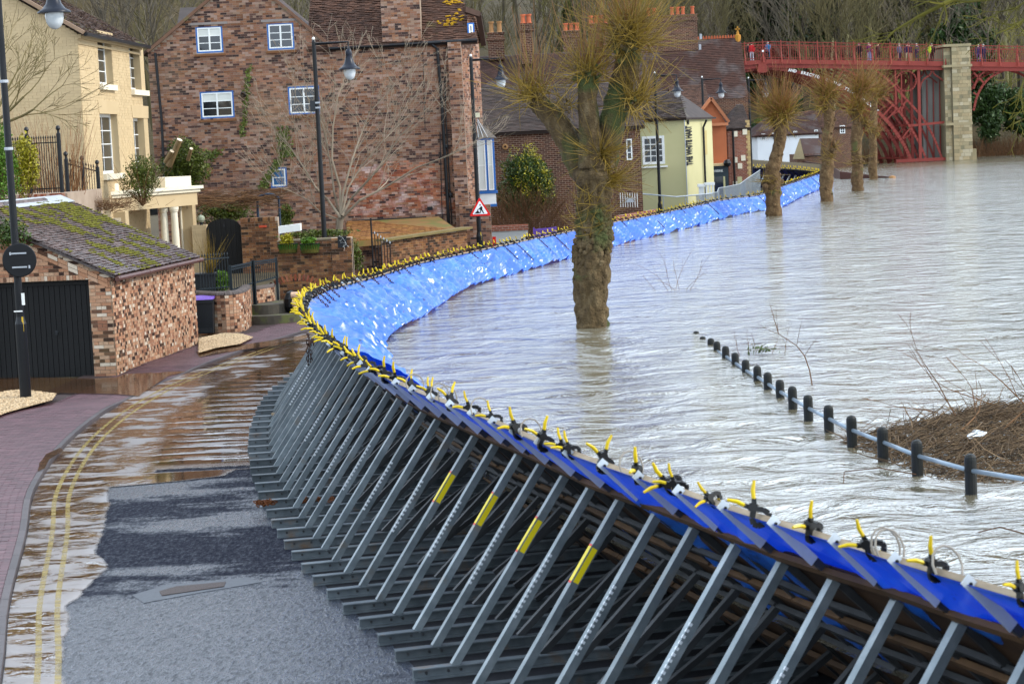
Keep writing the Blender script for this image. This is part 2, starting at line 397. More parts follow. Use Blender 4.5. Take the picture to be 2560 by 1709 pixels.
def window(parent, o, u, w, h, cols, rows, frame=None, surround=None, glass=None, blind=0, depth=.05, bar=.028, fw=.06, sill=None, name='window', centre=True, panes=True, fh=None, set_in=.0, arch=0):
    """casement: surround > white frame with bars; each pane is a piece. o = bottom left corner on the wall face"""
    o = Vector(o); u = Vector(u).normalized(); up = V(0, 0, 1); n = u.cross(up).normalized()
    frame = frame or M_WHITE; glass = glass or M_GLASS; o = o-n*set_in
    b = MB()
    if surround:
        b.mi = 1; s = .055
        b.obox(o-n*.03, u*s, up*h, n*.045); b.obox(o+u*(w-s)-n*.03, u*s, up*h, n*.045)
        b.obox(o+u*s-n*.03, u*(w-2*s), up*s, n*.045); b.obox(o+u*s+up*(h-s)-n*.03, u*(w-2*s), up*s, n*.045)
        if arch:
            k = 8; P = [o+up*h+u*w]+[o+up*h+u*(w*(1-i/k))+up*(arch*sin(pi*i/k)) for i in range(1, k)]+[o+up*h]
            b.prism([p-n*.03 for p in P], n*.04)
        o = o+u*s+up*s; w -= 2*s; h -= 2*s; b.mi = 0
    f = fw; d = .035
    b.obox(o-n*.02, u*f, up*h, n*d); b.obox(o+u*(w-f)-n*.02, u*f, up*h, n*d)
    b.obox(o+u*f-n*.02, u*(w-2*f), up*f, n*d); b.obox(o+u*f+up*(h-f)-n*.02, u*(w-2*f), up*f, n*d)
    if centre: b.obox(o+u*(w/2-f*.6)+up*f-n*.02, u*f*1.2, up*(h-2*f), n*(d+.006))
    cw = (w-2*f)/cols; ch = (h-2*f)/rows
    for i in range(1, cols):
        if centre and i*2 == cols: continue
        b.obox(o+u*(f+cw*i-bar/2)+up*f-n*.018, u*bar, up*(h-2*f), n*.028)
    for j in range(1, rows): b.obox(o+u*f+up*(f+ch*j-bar/2)-n*.017, u*(w-2*f), up*bar, n*.026)
    win = b.build(name, [frame, surround or frame], parent)
    base = Matrix((u, -n, up)).transposed().to_4x4(); pw = wloc(win)
    for i in range(cols):
        for j in range(rows):
            mm = M_BLIND if j >= rows-blind else glass
            k = (round(cw, 2), round(ch, 2), mm.name)
            if k not in _pane:
                q = MB(); q.obox((.004, 0, .004), (k[0]-.008, 0, 0), (0, .006, 0), (0, 0, k[1]-.008)); _pane[k] = q.mesh('pane', mm)
            M = base.copy(); M.translation = o+u*(f+cw*i)+up*(f+ch*j)-n*.006-pw
            place('pane', _pane[k], M, win)
    if sill:
        q = MB(); q.obox(o-u*.12-up*(.12+.055)-n*.02, u*(w+.24), up*.08, n*.12); q.build('sill', sill, win)
    return win
def tiles(parent, o, u, s, w, ln, mats, tw=.17, tg=.12, nparts=0, name='roof_tile', outline=None, seed=3, thick=.018, jitter=.006, scallop=False):
    """roof tiles from eaves corner o along u, rows climbing along slope vector s; each row laps the one below"""
    o = Vector(o); u = Vector(u).normalized(); s = Vector(s).normalized(); n = u.cross(s).normalized()
    if n.z < 0: n = -n
    rr = random.Random(seed); items = []
    for r in range(int(ln/tg)):
        x = -(tw/2 if r % 2 else 0)
        while x < w:
            a = max(0, x); b = min(w, x+tw-.006); x += tw
            if b-a < .03: continue
            if outline and not inpoly((a+b)/2, (r+.5)*tg, outline): continue
            items.append((a, b, r*tg, rr.random(), rr.uniform(-jitter, jitter), rr.uniform(0, jitter*1.5), b-a > tw-.0065))
    chosen = set()
    if nparts:
        full = [i for i, t in enumerate(items) if t[6]]
        full.sort(key=lambda i: (o+u*items[i][0]+s*items[i][2]-CP).length); chosen = set(full[:nparts])
    mb = MB(); pw = wloc(parent); key = ('tile', round(tw, 3), round(tg, 3), mats[0].name)
    lift = (n*thick*1.4-s*0).copy()
    if nparts and key not in _unit:
        b = MB(); b.prism([(0, -.01, thick*1.2), (0, -.01, thick*2.4), (0, tg*1.25, thick), (0, tg*1.25, 0)], (tw-.006, 0, 0)); _unit[key] = b.mesh(name, mats[0])
    for i, (a, b, z0, t, j, k, fl) in enumerate(items):
        p = o+u*a+s*(z0+j)
        if i in chosen:
            M = Matrix((u, s, n)).transposed().to_4x4(); M.translation = p+n*k-pw; place(name, _unit[key], M, parent)
        else:
            mb.tint = max(.001, t)
            q = [p-s*.01+n*(thick*1.2+k), p-s*.01+n*(thick*2.4+k), p+s*tg*1.25+n*thick, p+s*tg*1.25]
            mb.prism(q, u*(b-a))
    if mb.v: mb.build(name+'s', mats[1], parent, 'stuff')
# ---------------------------------------------------------------- foliage
def leafmass(mb, c, r, n, size, seed=0, hole=.35, fq=1.6, bias=.55, flat=0):
    """n leaf-sized faces in an uneven ellipsoid; gaps and clumps from noise"""
    g = np.random.RandomState(seed); c = np.array(c, float); r = np.array(r, float)
    d = g.normal(size=(n*2, 3)); d /= np.linalg.norm(d, axis=1)[:, None]
    q = g.rand(n*2)**bias
    env = .72+.45*fbm(d[:, 0]*fq+d[:, 2]*2+9, d[:, 1]*fq+d[:, 2]*1.3+5, 3, seed)*2-.3
    p = d*(q*env)[:, None]
    k = fbm(p[:, 0]*fq*2.2+p[:, 2]*1.9+30, p[:, 1]*fq*2.2+p[:, 2]*2.1+40, 3, seed+5)
    p = p[k > hole][:n]; k = k[k > hole][:n]
    for i in range(len(p)):
        P = c+p[i]*r; a = Vector(g.normal(size=3)).normalized(); b = Vector(g.normal(size=3)); b = a.cross(b).normalized()
        s = size*(.6+.8*g.rand()); P = Vector(P)
        mb.tint = float(min(.99, max(.01, g.rand()*.7+(.3 if q[i] > .7 else 0))))
        mb.add([P-a*s, P+b*s*.45, P+a*s, P-b*s*.45], [(0, 1, 2, 3)])
def twig(mb, p, d, L, r, rr, seg=4, bend=.25, up=0., n=3):
    pts = [Vector(p)]; d = Vector(d).normalized(); rad = [r]
    side = Vector((rr.uniform(-1, 1), rr.uniform(-1, 1), rr.uniform(-1, 1)))*bend
    for i in range(seg):
        d = (d+side/seg*1.2+V(0, 0, up)/seg+Vector((rr.gauss(0, .05), rr.gauss(0, .05), rr.gauss(0, .05)))).normalized()
        pts.append(pts[-1]+d*L/seg); rad.append(r*(1-.75*(i+1)/seg))
    mb.tint = rr.random()*.98+.01
    mb.tube(pts, rad, n, cap=False); return pts
def grow(mb, p, d, L, r, depth, rr, split=3, up=.15, spread=.6, shrink=.68, seg=4, n=5, kids_along=True, minr=.004, droop=0):
    pts = [Vector(p)]; rad = [r]; d = Vector(d).normalized(); D = [d]
    wob = Vector((rr.gauss(0, 1), rr.gauss(0, 1), rr.gauss(0, .5)))*.22
    for i in range(seg):
        d = (d+wob/seg+V(0, 0, up-droop)/seg+Vector((rr.gauss(0, .09), rr.gauss(0, .09), rr.gauss(0, .06)))).normalized()
        pts.append(pts[-1]+d*L/seg); rad.append(max(minr, r*(1-.42*(i+1)/seg))); D.append(d)
    mb.tint = rr.random()*.98+.01
    mb.tube(pts, rad, max(3, n), cap=False)
    if depth <= 0: return
    for k in range(split):
        i = seg if k == 0 else rr.randint(max(1, seg//2), seg)
        a = D[i].orthogonal().normalized(); a.rotate(Matrix.Rotation(rr.uniform(0, 2*pi), 3, D[i]))
        nd = (D[i]+a*spread*rr.uniform(.5, 1.2)*(.5 if k == 0 else 1)).normalized()
        grow(mb, pts[i], nd, L*shrink*rr.uniform(.8, 1.2), max(minr, rad[i]*(.8 if k == 0 else .6)), depth-1, rr, split, up, spread, shrink, max(2, seg-1), n-1, True, minr, droop)
# ================================================================= THE SETTING
ZR = -.85
# barrier top line (x, y, z): from beside the camera, round the bend, out to the far corner, then the return leg
TOP = [(4.2, 8.2, 1.38), (3.55, 10., 1.38), (2.85, 11.8, 1.38), (2.5, 12.5, 1.38), (2.2, 13.4, 1.38), (1.5, 15.1, 1.38), (1.0, 16.6, 1.38), (.2, 18.9, 1.38), (-.25, 20.6, 1.38), (-.9, 22.7, 1.38), (-1.6, 25.2, 1.38), (-2.35, 28.7, 1.37), (-2.95, 32.1, 1.34), (-3.5, 36.0, 1.28), (-3.85, 39.9, 1.2), (-3.98, 42.8, 1.12), (-3.88, 45.8, 1.05), (-3.52, 48.4, 1.0), (-3.15, 51., .95), (-2.6, 56.0, .87), (-1.95, 60., .8), (.2, 67.9, .75), (3.9, 80.6, .7), (6.0, 86.6, .7), (9.9, 99.6, .7), (12.5, 105.4, .7), (15.4, 118.7, .7), (20.6, 141., .72)]
def smooth(P, step):
    P = np.array(P, float)
    out = []
    for i in range(len(P)-1):
        p0 = P[max(0, i-1)]; p1 = P[i]; p2 = P[i+1]; p3 = P[min(len(P)-1, i+2)]
        m = max(2, int(np.linalg.norm(p2-p1)/.1))
        for t in np.linspace(0, 1, m, endpoint=False):
            out.append(.5*((2*p1)+(-p0+p2)*t+(2*p0-5*p1+4*p2-p3)*t*t+(-p0+3*p1-3*p2+p3)*t**3))
    out.append(P[-1]); out = np.array(out)
    k = np.ones(15)/15; pad = np.pad(out, ((7, 7), (0, 0)), 'edge')
    out = np.stack([np.convolve(pad[:, j], k, 'valid') for j in range(3)], 1)
    s = np.concatenate([[0], np.cumsum(np.linalg.norm(np.diff(out[:, :2], axis=0), axis=1))])
    ss = np.arange(0, s[-1], step)
    return np.stack([np.interp(ss, s, out[:, j]) for j in range(3)], 1)
PT = smooth(TOP, .05)
_t = np.gradient(PT[:, :2], axis=0)
for _ in range(3):
    k = np.ones(21)/21; pad = np.pad(_t, ((10, 10), (0, 0)), 'edge'); _t = np.stack([np.convolve(pad[:, j], k, 'valid') for j in range(2)], 1)
_t /= np.linalg.norm(_t, axis=1)[:, None]
PN = np.stack([_t[:, 1], -_t[:, 0]], 1)          # toward the river
def top_at(s):
    i = int(min(len(PT)-1, max(0, s/.05))); return Vector(PT[i]), V(PN[i][0], PN[i][1], 0), V(_t[i][0], _t[i][1], 0)
# kerb line of the near pavement
KERB = [(-2.9, 11.), (-3.9, 15.), (-4.6, 18.), (-5.18, 20.9), (-5.75, 23.6), (-6.53, 28.), (-7.2, 31.5), (-7.72, 36.), (-7.9, 40.), (-7.82, 43.7), (-7.55, 46.5), (-7.1, 49.2), (-6.35, 53.3), (-5.4, 57.2), (-4.6, 61.), (-3.6, 66.), (-1.5, 73.), (2., 82.), (8., 100.), (13., 118.)]
KC = smooth([(x, y, 0) for x, y in KERB], .1)[:, :2]
def kerb_x(y): return float(np.interp(y, KC[:, 1], KC[:, 0]))
def sheet(name, pts, z, mt, kind='structure', parent=None):
    mb = MB(); mb.add([(x, y, z) for x, y in pts], [tuple(range(len(pts)))]); o = mb.build(name, mt, parent, kind)
    me = o.data
    if me.polygons[0].normal.z < 0: me.flip_normals()
    return o
def strip(name, rows, z, mt, kind='structure', nx=1):
    """rows: (y, x0, x1)"""
    mb = MB(); vs = []; fs = []
    for y, a, b in rows:
        for i in range(nx+1): vs.append((a+(b-a)*i/nx, y, z))
    m = nx+1
    for j in range(len(rows)-1):
        for i in range(nx): fs.append((j*m+i, j*m+i+1, (j+1)*m+i+1, (j+1)*m+i))
    mb.add(vs, fs); return mb.build(name, mt, None, kind)
M_EARTH = mat('damp_earth', [(.07, .055, .03), (.13, .105, .06)], .5, .95, rnd=0, bmp=.6, bs=4)
sheet('ground', [(-600, -40), (600, -40), (600, 900), (-600, 900)], -1.9, M_EARTH)
# --- road
def road_mat():
    m, nt, b = _new('wet_asphalt'); wp = worldpos(nt)
    g = ramp(nt, noise(nt, 24, 3, .7, vec=wp, sc=(1, .36, 1)), [(.0, .0, .002), (.004, .005, .009), (.045, .052, .07), (.24, .27, .32)])
    b.inputs['Specular IOR Level'].default_value = .5
    wet = noise(nt, .5, 5, .6, vec=wp, sc=(.45, 1, 1))
    dry = mathn(nt, 'MULTIPLY', mathn(nt, 'SUBTRACT', wet, .49), 14., True)
    c = mixc(nt, mathn(nt, 'MULTIPLY', dry, .75), g, (.012, .013, .022)); nt.links.new(mathn(nt, 'MULTIPLY', mathn(nt, 'SUBTRACT', 1.12, dry), .6), b.inputs['Specular IOR Level'])
    nt.links.new(c, b.inputs['Base Color'])
    gr = noise(nt, 24, 3, .7, vec=wp, sc=(1, .36, 1)); nt.links.new(mathn(nt, 'ADD', mathn(nt, 'MULTIPLY', dry, .40), mathn(nt, 'ADD', mathn(nt, 'MULTIPLY', gr, -1.5), 1.08)), b.inputs['Roughness'])
    bump(nt, b, noise(nt, 24, 3, .7, vec=wp, sc=(1, .36, 1)), 1., .022)
    return m
M_ROAD = road_mat()
ys = np.arange(4, 122, 1.)
def barrier_x(y):
    return float(np.interp(y, PT[:, 1], PT[:, 0]))
strip('road', [(y, kerb_x(y)-.02, barrier_x(y)+3.2) for y in ys], ZR, M_ROAD)
strip('road', [(y, barrier_x(y)-1.0, barrier_x(y)+3.2) for y in ys if y < 31], ZR+.004, mat('barrier_shade_asphalt', [(.012, .012, .013), (.05, .05, .055)], 18, .6, rnd=0, spec=.15, bmp=.4, bs=40))  # shade under the barrier, painted as a near-black strip over the road
M_PAVBED = mat('paving_bed', [(.05, .035, .035), (.09, .065, .06)], 5, .8, rnd=0)
def pav_left(y): return float(np.interp(y, [4, 20, 30, 38, 41.2, 43.2, 46, 47.9, 48.1, 54.5, 57, 61, 70, 84, 100, 122], [-9, -10.5, -10.8, -10.7, -10.25, -9.4, -9.2, -9.05, -8.93, -8.0, -7.0, -6.2, -5.5, -3.5, -2, 5]))
PZ = ZR+.07
def pav_z(y):      # the pavement drops to the road at the garage entrance
    return ZR+.07-.06*float(np.interp(y, [41.5, 43.3, 47.6, 49], [0, 1, 1, 0]))
mb = MB(); vs = []
for y in ys: vs += [(pav_left(y)-.8, y, pav_z(y)-.012), (kerb_x(y)-.05, y, pav_z(y)-.012)]
mb.add(vs, [(2*i, 2*i+1, 2*i+3, 2*i+2) for i in range(len(ys)-1)])
pav = mb.build('pavement', M_PAVBED, None, 'structure')
# paving bricks: nearest laid singly, the rest one mesh
M_PAVE = (mat('paving_brick', [(.10, .058, .066), (.15, .088, .095)], 6, .5, rnd=.3, spec=.45, bmp=.3), mat('paving_bricks_mass', [(.10, .058, .066), (.155, .09, .097)], 2, .5, rnd=.3, src='attr', spec=.45, bmp=.3))
pb = MB(); pb.obox((0, 0, 0), (.206, 0, 0), (0, .100, 0), (0, 0, .014)); pavb = pb.mesh('paving_brick', M_PAVE[0])
rest = MB(); cnt = 0; y = 15.4; row = 0
while y < 60:
    x1 = kerb_x(y+.05)-.105; x0 = max(pav_left(y), -(.26*y)-.3)
    x = x1-(0 if row % 2 else .106)-.206
    zz = pav_z(y)-.010
    if row % 2 == 0: rest.tint = rng.random()*.98+.01; rest.obox((x1-.102, y, zz), (.10, 0, 0), (0, .098, 0), (0, 0, .013), back=False)
    while x > x0:
        if cnt < 300 and -.242*y < x and y > 17.0:
            M = Matrix.Translation((x, y, zz+rng.uniform(-.002, .002))); place('paving_brick', pavb, M, pav); cnt += 1
        elif y > 17:
            rest.tint = rng.random()*.98+.01; rest.obox((x, y, zz+rng.uniform(-.002, .002)), (.204, 0, 0), (0, .098, 0), (0, 0, .013), back=False)
        x -= .212
    y += .106; row += 1
rest.build('paving_bricks', M_PAVE[1], pav, 'stuff')
# kerb stones
M_KERB = mat('kerb_stone', [(.055, .045, .045), (.12, .10, .10)], 4, .5, rnd=.2, spec=.5, bmp=.3)
kerb = MB(); kerb.add([(kerb_x(y)-.13+dx, y, ZR-.02) for y in (12., 60.) for dx in (0, .12)], [(0, 1, 3, 2)])
kerb = kerb.build('kerb', M_KERB, None, 'structure')
s = 0; i = 20
while KC[i][1] < 74:
    j = min(i+9, len(KC)-1); a = KC[i]; b = KC[j]
    d = (b-a)/np.linalg.norm(b-a); nn = np.array([-d[1], d[0]])
    z1 = pav_z(a[1])+.004; z2 = pav_z(b[1])+.004
    mb = MB(); k0 = a+d*.004; k1 = b-d*.004; w = .10
    if nn[0] > 0: nn = -nn
    vs = [(*k0, ZR-.05), (*k1, ZR-.05), (*(k1+nn*w), ZR-.05), (*(k0+nn*w), ZR-.05), (*(k0+nn*.012), z1), (*(k1+nn*.012), z2), (*(k1+nn*w), z2), (*(k0+nn*w), z1)]
    mb.add(vs, [(0, 1, 5, 4), (1, 2, 6, 5), (2, 3, 7, 6), (3, 0, 4, 7), (4, 5, 6, 7)])
    mb.build('kerb_stone', M_KERB, kerb); i = j
# double yellow lines
M_YLINE = mat('yellow_road_paint', [(.30, .22, .06), (.48, .38, .13)], 8, .35, rnd=0, bmp=.2)
_n = M_YLINE.node_tree; _n.links.new(ramp(_n, noise(_n, 4.5, 4, .6, vec=worldpos(_n), sc=(.6, 1.3, 1)), [(0, 0, 0), (.1, .1, .1), (.45, .45, .45), (.85, .85, .85), (.9, .9, .9)]), _n.nodes['Principled BSDF'].inputs['Alpha'])     # worn thin, partly under the film of water
for off in (.30, .50):
    strip('road_marking', [(y, kerb_x(y)+off+.0, kerb_x(y)+off+.065) for y in np.arange(14, 60, .5)], ZR+.0145, M_YLINE)
# --- flood puddle on the road
def puddle_mat(name, deep, ripple, attr=False):
    m, nt, b = _new(name); wp = worldpos(nt)
    c = ramp(nt, noise(nt, 1.2, 4, vec=wp), [(.04, .017, .005), (.10, .045, .015)])
    nt.links.new(c, b.inputs['Base Color']); b.inputs['Roughness'].default_value = .08; b.inputs['IOR'].default_value = 2.5
    b.inputs['Specular IOR Level'].default_value = 1.; b.inputs['Alpha'].default_value = deep
    h = noise(nt, 3.0, 4, .5, vec=wp, sc=(.8, 1., 1), dist=.8)      # ripples where the water runs, calm elsewhere
    if attr:
        a = nt.nodes.new('ShaderNodeAttribute'); a.attribute_name = 'run'; run_ = a.outputs['Fac']
        br_ = mathn(nt, 'MULTIPLY', mathn(nt, 'SUBTRACT', noise(nt, 1.7, 5, .58, vec=wp, sc=(.6, 1., 1), dist=.5), .46), 8., True)   # broken film over the tarmac grain
        m_ = mathn(nt, 'MULTIPLY', run_, br_); fa = nt.nodes.new('ShaderNodeAttribute'); fa.attribute_name = 'fade'; fd = fa.outputs['Fac']     # the film thins out to damp tarmac at its edge
        fg = mathn(nt, 'MULTIPLY', mathn(nt, 'SUBTRACT', mathn(nt, 'MULTIPLY', fd, 2.2), noise(nt, 7, 4, .7, vec=wp, sc=(1, .5, 1))), 2.2, True)
        nt.links.new(mathn(nt, 'ADD', mathn(nt, 'MULTIPLY', m_, .40), mathn(nt, 'ADD', mathn(nt, 'MULTIPLY', mathn(nt, 'SUBTRACT', 1., fd), .30), .04)), b.inputs['Roughness']); nt.links.new(mathn(nt, 'MULTIPLY', fg, deep), b.inputs['Alpha'])
        h = mathn(nt, 'MULTIPLY', h, run_)
    bump(nt, b, h, 1., ripple)
    return m
M_PUD = puddle_mat('brown_puddle_water', .9, .03, True)
M_PUDT = puddle_mat('thin_puddle_water', .72, .006)
ed = [(175, 1575), (150, 1500), (172, 1440), (170, 1390), (200, 1362), (262, 1305), (262, 1285), (240, 1272), (255, 1215), (258, 1165), (262, 1118), (330, 1112), (430, 1103), (520, 1092), (560, 1075)]
pp = [Z(u*1.0898, v*1.0898, ZR) for u, v in ed]
right = [(p.x, p.y) for p in pp]
right = [(right[0][0]+.3, right[0][1]-1.5)]+right
yy = [y for y in np.arange(17.4, right[-1][1], .25)]
far = [(barrier_x(y)+1.2, y) for y in np.arange(right[-1][1]+.2, 60, .5)]
left = [(kerb_x(y)+.055, y) for y in np.arange(16.6, 60, .4)]
# jagged shallow edge
def jag(P, a, seed):
    out = []
    for i in range(len(P)-1):
        p = np.array(P[i]); q = np.array(P[i+1]); m = max(1, int(np.linalg.norm(q-p)/.07))
        for k in range(m):
            t = k/m; r = p+(q-p)*t
            out.append((r[0]+a*(float(fbm(np.array(r[0]*1.1+r[1]*.8), np.array(r[1]*.9), 3, seed))-.45)+a*.12*(float(vn(np.array(r[1]*9.), np.array(.5), seed))-.5), r[1]))
    return out+[P[-1]]
rightj = jag(right, .2, 5)
RY = np.array([p[1] for p in rightj]); RX = np.array([p[0] for p in rightj]); ylast = RY.max()-.02
mb = MB(); run = []; fade = []; NC = 34; rowsY = list(np.arange(17., ylast, .07))+list(np.arange(ylast+.01, 60, .10))
for y in rowsY:
    xl = kerb_x(y)+.004
    if y < ylast:
        k = np.where(RY <= y)[0]; xr = float(np.interp(y, RY, RX)) if np.all(np.diff(RY) >= 0) else RX[np.argmin(abs(RY-y))]
    else: xr = barrier_x(y)+1.2
    for q in range(NC+1):
        t = q/NC; x = xl+(xr-xl)*t; mb.v.append((x, y, ZR+.012)); d = x-xl
        f = float(fbm(np.array(x*.9), np.array(y*.35), 3, 14)); near = 1-min(1, max(0, (d-1.0-.8*f)/.35))     # running water along the kerb
        st = .5+.5*sin(2*pi*(y/.80+.35*f)+.25*d); st = max(0, min(1, (st-.30+.5*(f-.45))*3))*min(1, max(0, (y-33.5)/1.5))*min(1, max(0, (d-.9-f)/1.2))     # streams leaking from between the frames
        run.append(max(.02, near, st)); fade.append(min(1, (xr-x)/.22) if y < ylast else min(1, (y-ylast)/.9+(0 if x-xl > right[10][0]-xl else 1)))
n = NC+1; mb.f = [(j*n+i, j*n+i+1, (j+1)*n+i+1, (j+1)*n+i) for j in range(len(rowsY)-1) for i in range(NC)]; mb.t = [.5]*len(mb.f); mb.m = [0]*len(mb.f)
pu_ = mb.build('puddle', M_PUD, None, 'structure', smooth=True); at = pu_.data.attributes.new('run', 'FLOAT', 'POINT'); at.data.foreach_set('value', run); at = pu_.data.attributes.new('fade', 'FLOAT', 'POINT'); at.data.foreach_set('value', fade)
# puddle over the dropped garage entrance
def px(l, z=ZR): return [(p.x, p.y) for p in [Z(u, v, z) for u, v in l]]
sheet('puddle', jag(px([(60, 985), (160, 982), (300, 985), (345, 990), (420, 940), (560, 905), (640, 868), (520, 872), (420, 868), (385, 905), (293, 942), (236, 946), (60, 942), (-60, 946), (-60, 975), (60, 985)], ZR+.03), .05, 9)[:-1], ZR+.032, M_PUDT)
sheet('puddle', jag(px([(490, 880), (560, 868), (650, 855), (760, 838), (780, 843), (700, 862), (600, 875), (500, 893), (490, 880)], ZR+.08), .1, 4)[:-1], ZR+.085, M_PUDT)
sheet('puddle', jag(px([(95, 1180), (112, 1172), (122, 1150), (160, 1128), (150, 1120), (118, 1135), (98, 1158), (95, 1180)], ZR+.07), .05, 4)[:-1], ZR+.084, M_PUDT)
# --- gravel
M_GRAV = mat('pale_gravel', [(.24, .16, .09), (.48, .36, .23), (.60, .50, .37)], 20, .85, rnd=.35, src='attr', bmp=.3)
def gravel(poly, z, n, seed):
    mb = MB(); r = random.Random(seed); xs = [p[0] for p in poly]; yz = [p[1] for p in poly]
    mb.add([(x, y, z) for x, y in poly], [tuple(range(len(poly)))])
    for _ in range(n):
        x = r.uniform(min(xs), max(xs)); y = r.uniform(min(yz), max(yz))
        if not inpoly(x, y, poly): continue
        s = r.uniform(.010, .026); mb.tint = r.random()*.98+.01
        mb.blob((x, y, z+s*.3), s, 4, (1.2, 1, .7))
    mb.build('gravel', M_GRAV, None, 'stuff')
gravel(px([(-60, 985), (60, 975), (140, 985), (130, 1000), (20, 1030), (-60, 1060)], ZR+.12), ZR+.125, 9000, 3)
gravel(px([(497, 845), (560, 832), (600, 833), (632, 842), (600, 858), (540, 868), (497, 880)], ZR+.14), ZR+.128, 12000, 4)
# manhole
mb = MB(); c = Z(470, 1470, ZR)
mh = px([(330, 1487), (415, 1462), (620, 1443), (655, 1455), (520, 1478), (360, 1507)])
mb.prism([(x, y, ZR+.002) for x, y in mh], (0, 0, .003)); mh_o = mb.build('drain_patch', mat('concrete_patch', [(.06, .065, .07), (.14, .145, .16)], 14, .5, rnd=0, spec=.5), None, 'structure')
mb = MB(); mb.prism([(x, y, ZR+.0065) for x, y in px([(398, 1479), (440, 1467), (565, 1455), (560, 1467), (450, 1483), (405, 1490)])], (0, 0, .006))
mb.build('drain_cover', mat('rusty_cover', [(.07, .05, .045), (.12, .085, .07)], 30, .5, bmp=.8, rnd=0), mh_o)
# ================================================================= RIVER
def river_mat():
    m, nt, b = _new('river_water'); wp = worldpos(nt)
    c = ramp(nt, noise(nt, .35, 5, vec=wp), [(.06, .048, .02), (.14, .12, .075), (.30, .28, .22)])
    nt.links.new(c, b.inputs['Base Color']); b.inputs['Roughness'].default_value = .085; b.inputs['IOR'].default_value = 3.1
    b.inputs['Specular IOR Level'].default_value = .9
    h = noise(nt, 1.15, 6, .60, vec=wp, sc=(.85, 1, 1), dist=.6)
    amp = ramp(nt, noise(nt, .13, 3, vec=wp, sc=(.7, 1.2, 1)), [(.45, .45, .45), (.6, .6, .6), (1, 1, 1)])
    bump(nt, b, mathn(nt, 'MULTIPLY', h, amp), 1., .33)
    return m
M_RIVER = river_mat()
rows = []
for s in np.arange(0, len(PT)*.05-.1, .5):
    p, n, t = top_at(s); q = p+n*(p.z*.93); rows.append(V(q.x, q.y, 0))
for q in ((21.2, 145), (20.2, 152), (19, 165), (30, 190), (36.6, 199), (45, 209), (60, 214)): rows.append(V(q[0], q[1], 0))
mb = MB(); m2 = []
rows = [V(rows[0].x, -30, 0)]+rows
# keep y increasing for a clean strip
R2 = [rows[0]]
for r in rows[1:]:
    if r.y > R2[-1].y+.05: R2.append(r)
vs = []
for r in R2: vs += [(r.x, r.y, 0), (r.x+30, r.y, 0), (r.x+300, r.y, 0)]
mb.add(vs, [f for i in range(len(R2)-1) for f in ((3*i, 3*i+1, 3*i+4, 3*i+3), (3*i+1, 3*i+2, 3*i+5, 3*i+4))])
mb.build('river', M_RIVER, None, 'structure')
# ================================================================= FLOOD BARRIER
# --- blue sheeting over the face
def sheet_mat():
    m, nt, b = _new('blue_tarpaulin'); wp = worldpos(nt)
    c = ramp(nt, noise(nt, 1.6, 5, .65, vec=wp), [(.003, .05, .36), (.010, .16, .72), (.04, .33, .90)])
    c = mixc(nt, mathn(nt, 'MULTIPLY', mathn(nt, 'MULTIPLY', mathn(nt, 'SUBTRACT', noise(nt, 9, 5, .7, vec=wp), .60), 14., True), .8), c, (.012, .014, .03))     # mud splashes
    nt.links.new(c, b.inputs['Base Color']); b.inputs['Roughness'].default_value = .33
    b.inputs['Specular IOR Level'].default_value = .8; b.inputs['Coat Weight'].default_value = .4; b.inputs['Coat Roughness'].default_value = .34
    b.inputs['IOR'].default_value = 1.75; bump(nt, b, noise(nt, 5, 5, .5, vec=wp, dist=.5), .6, .018)
    tr = nt.nodes.new('ShaderNodeBsdfTranslucent'); tr.inputs[0].default_value = (.002, .018, .36, 1)
    mxs = nt.nodes.new('ShaderNodeMixShader'); mxs.inputs[0].default_value = .34
    o = nt.nodes['Material Output']; nt.links.new(b.outputs[0], mxs.inputs[1]); nt.links.new(tr.outputs[0], mxs.inputs[2]); nt.links.new(mxs.outputs[0], o.inputs[0])
    return m
M_TARP = sheet_mat()
def ridged(a): return 1-np.abs(a*2-1)
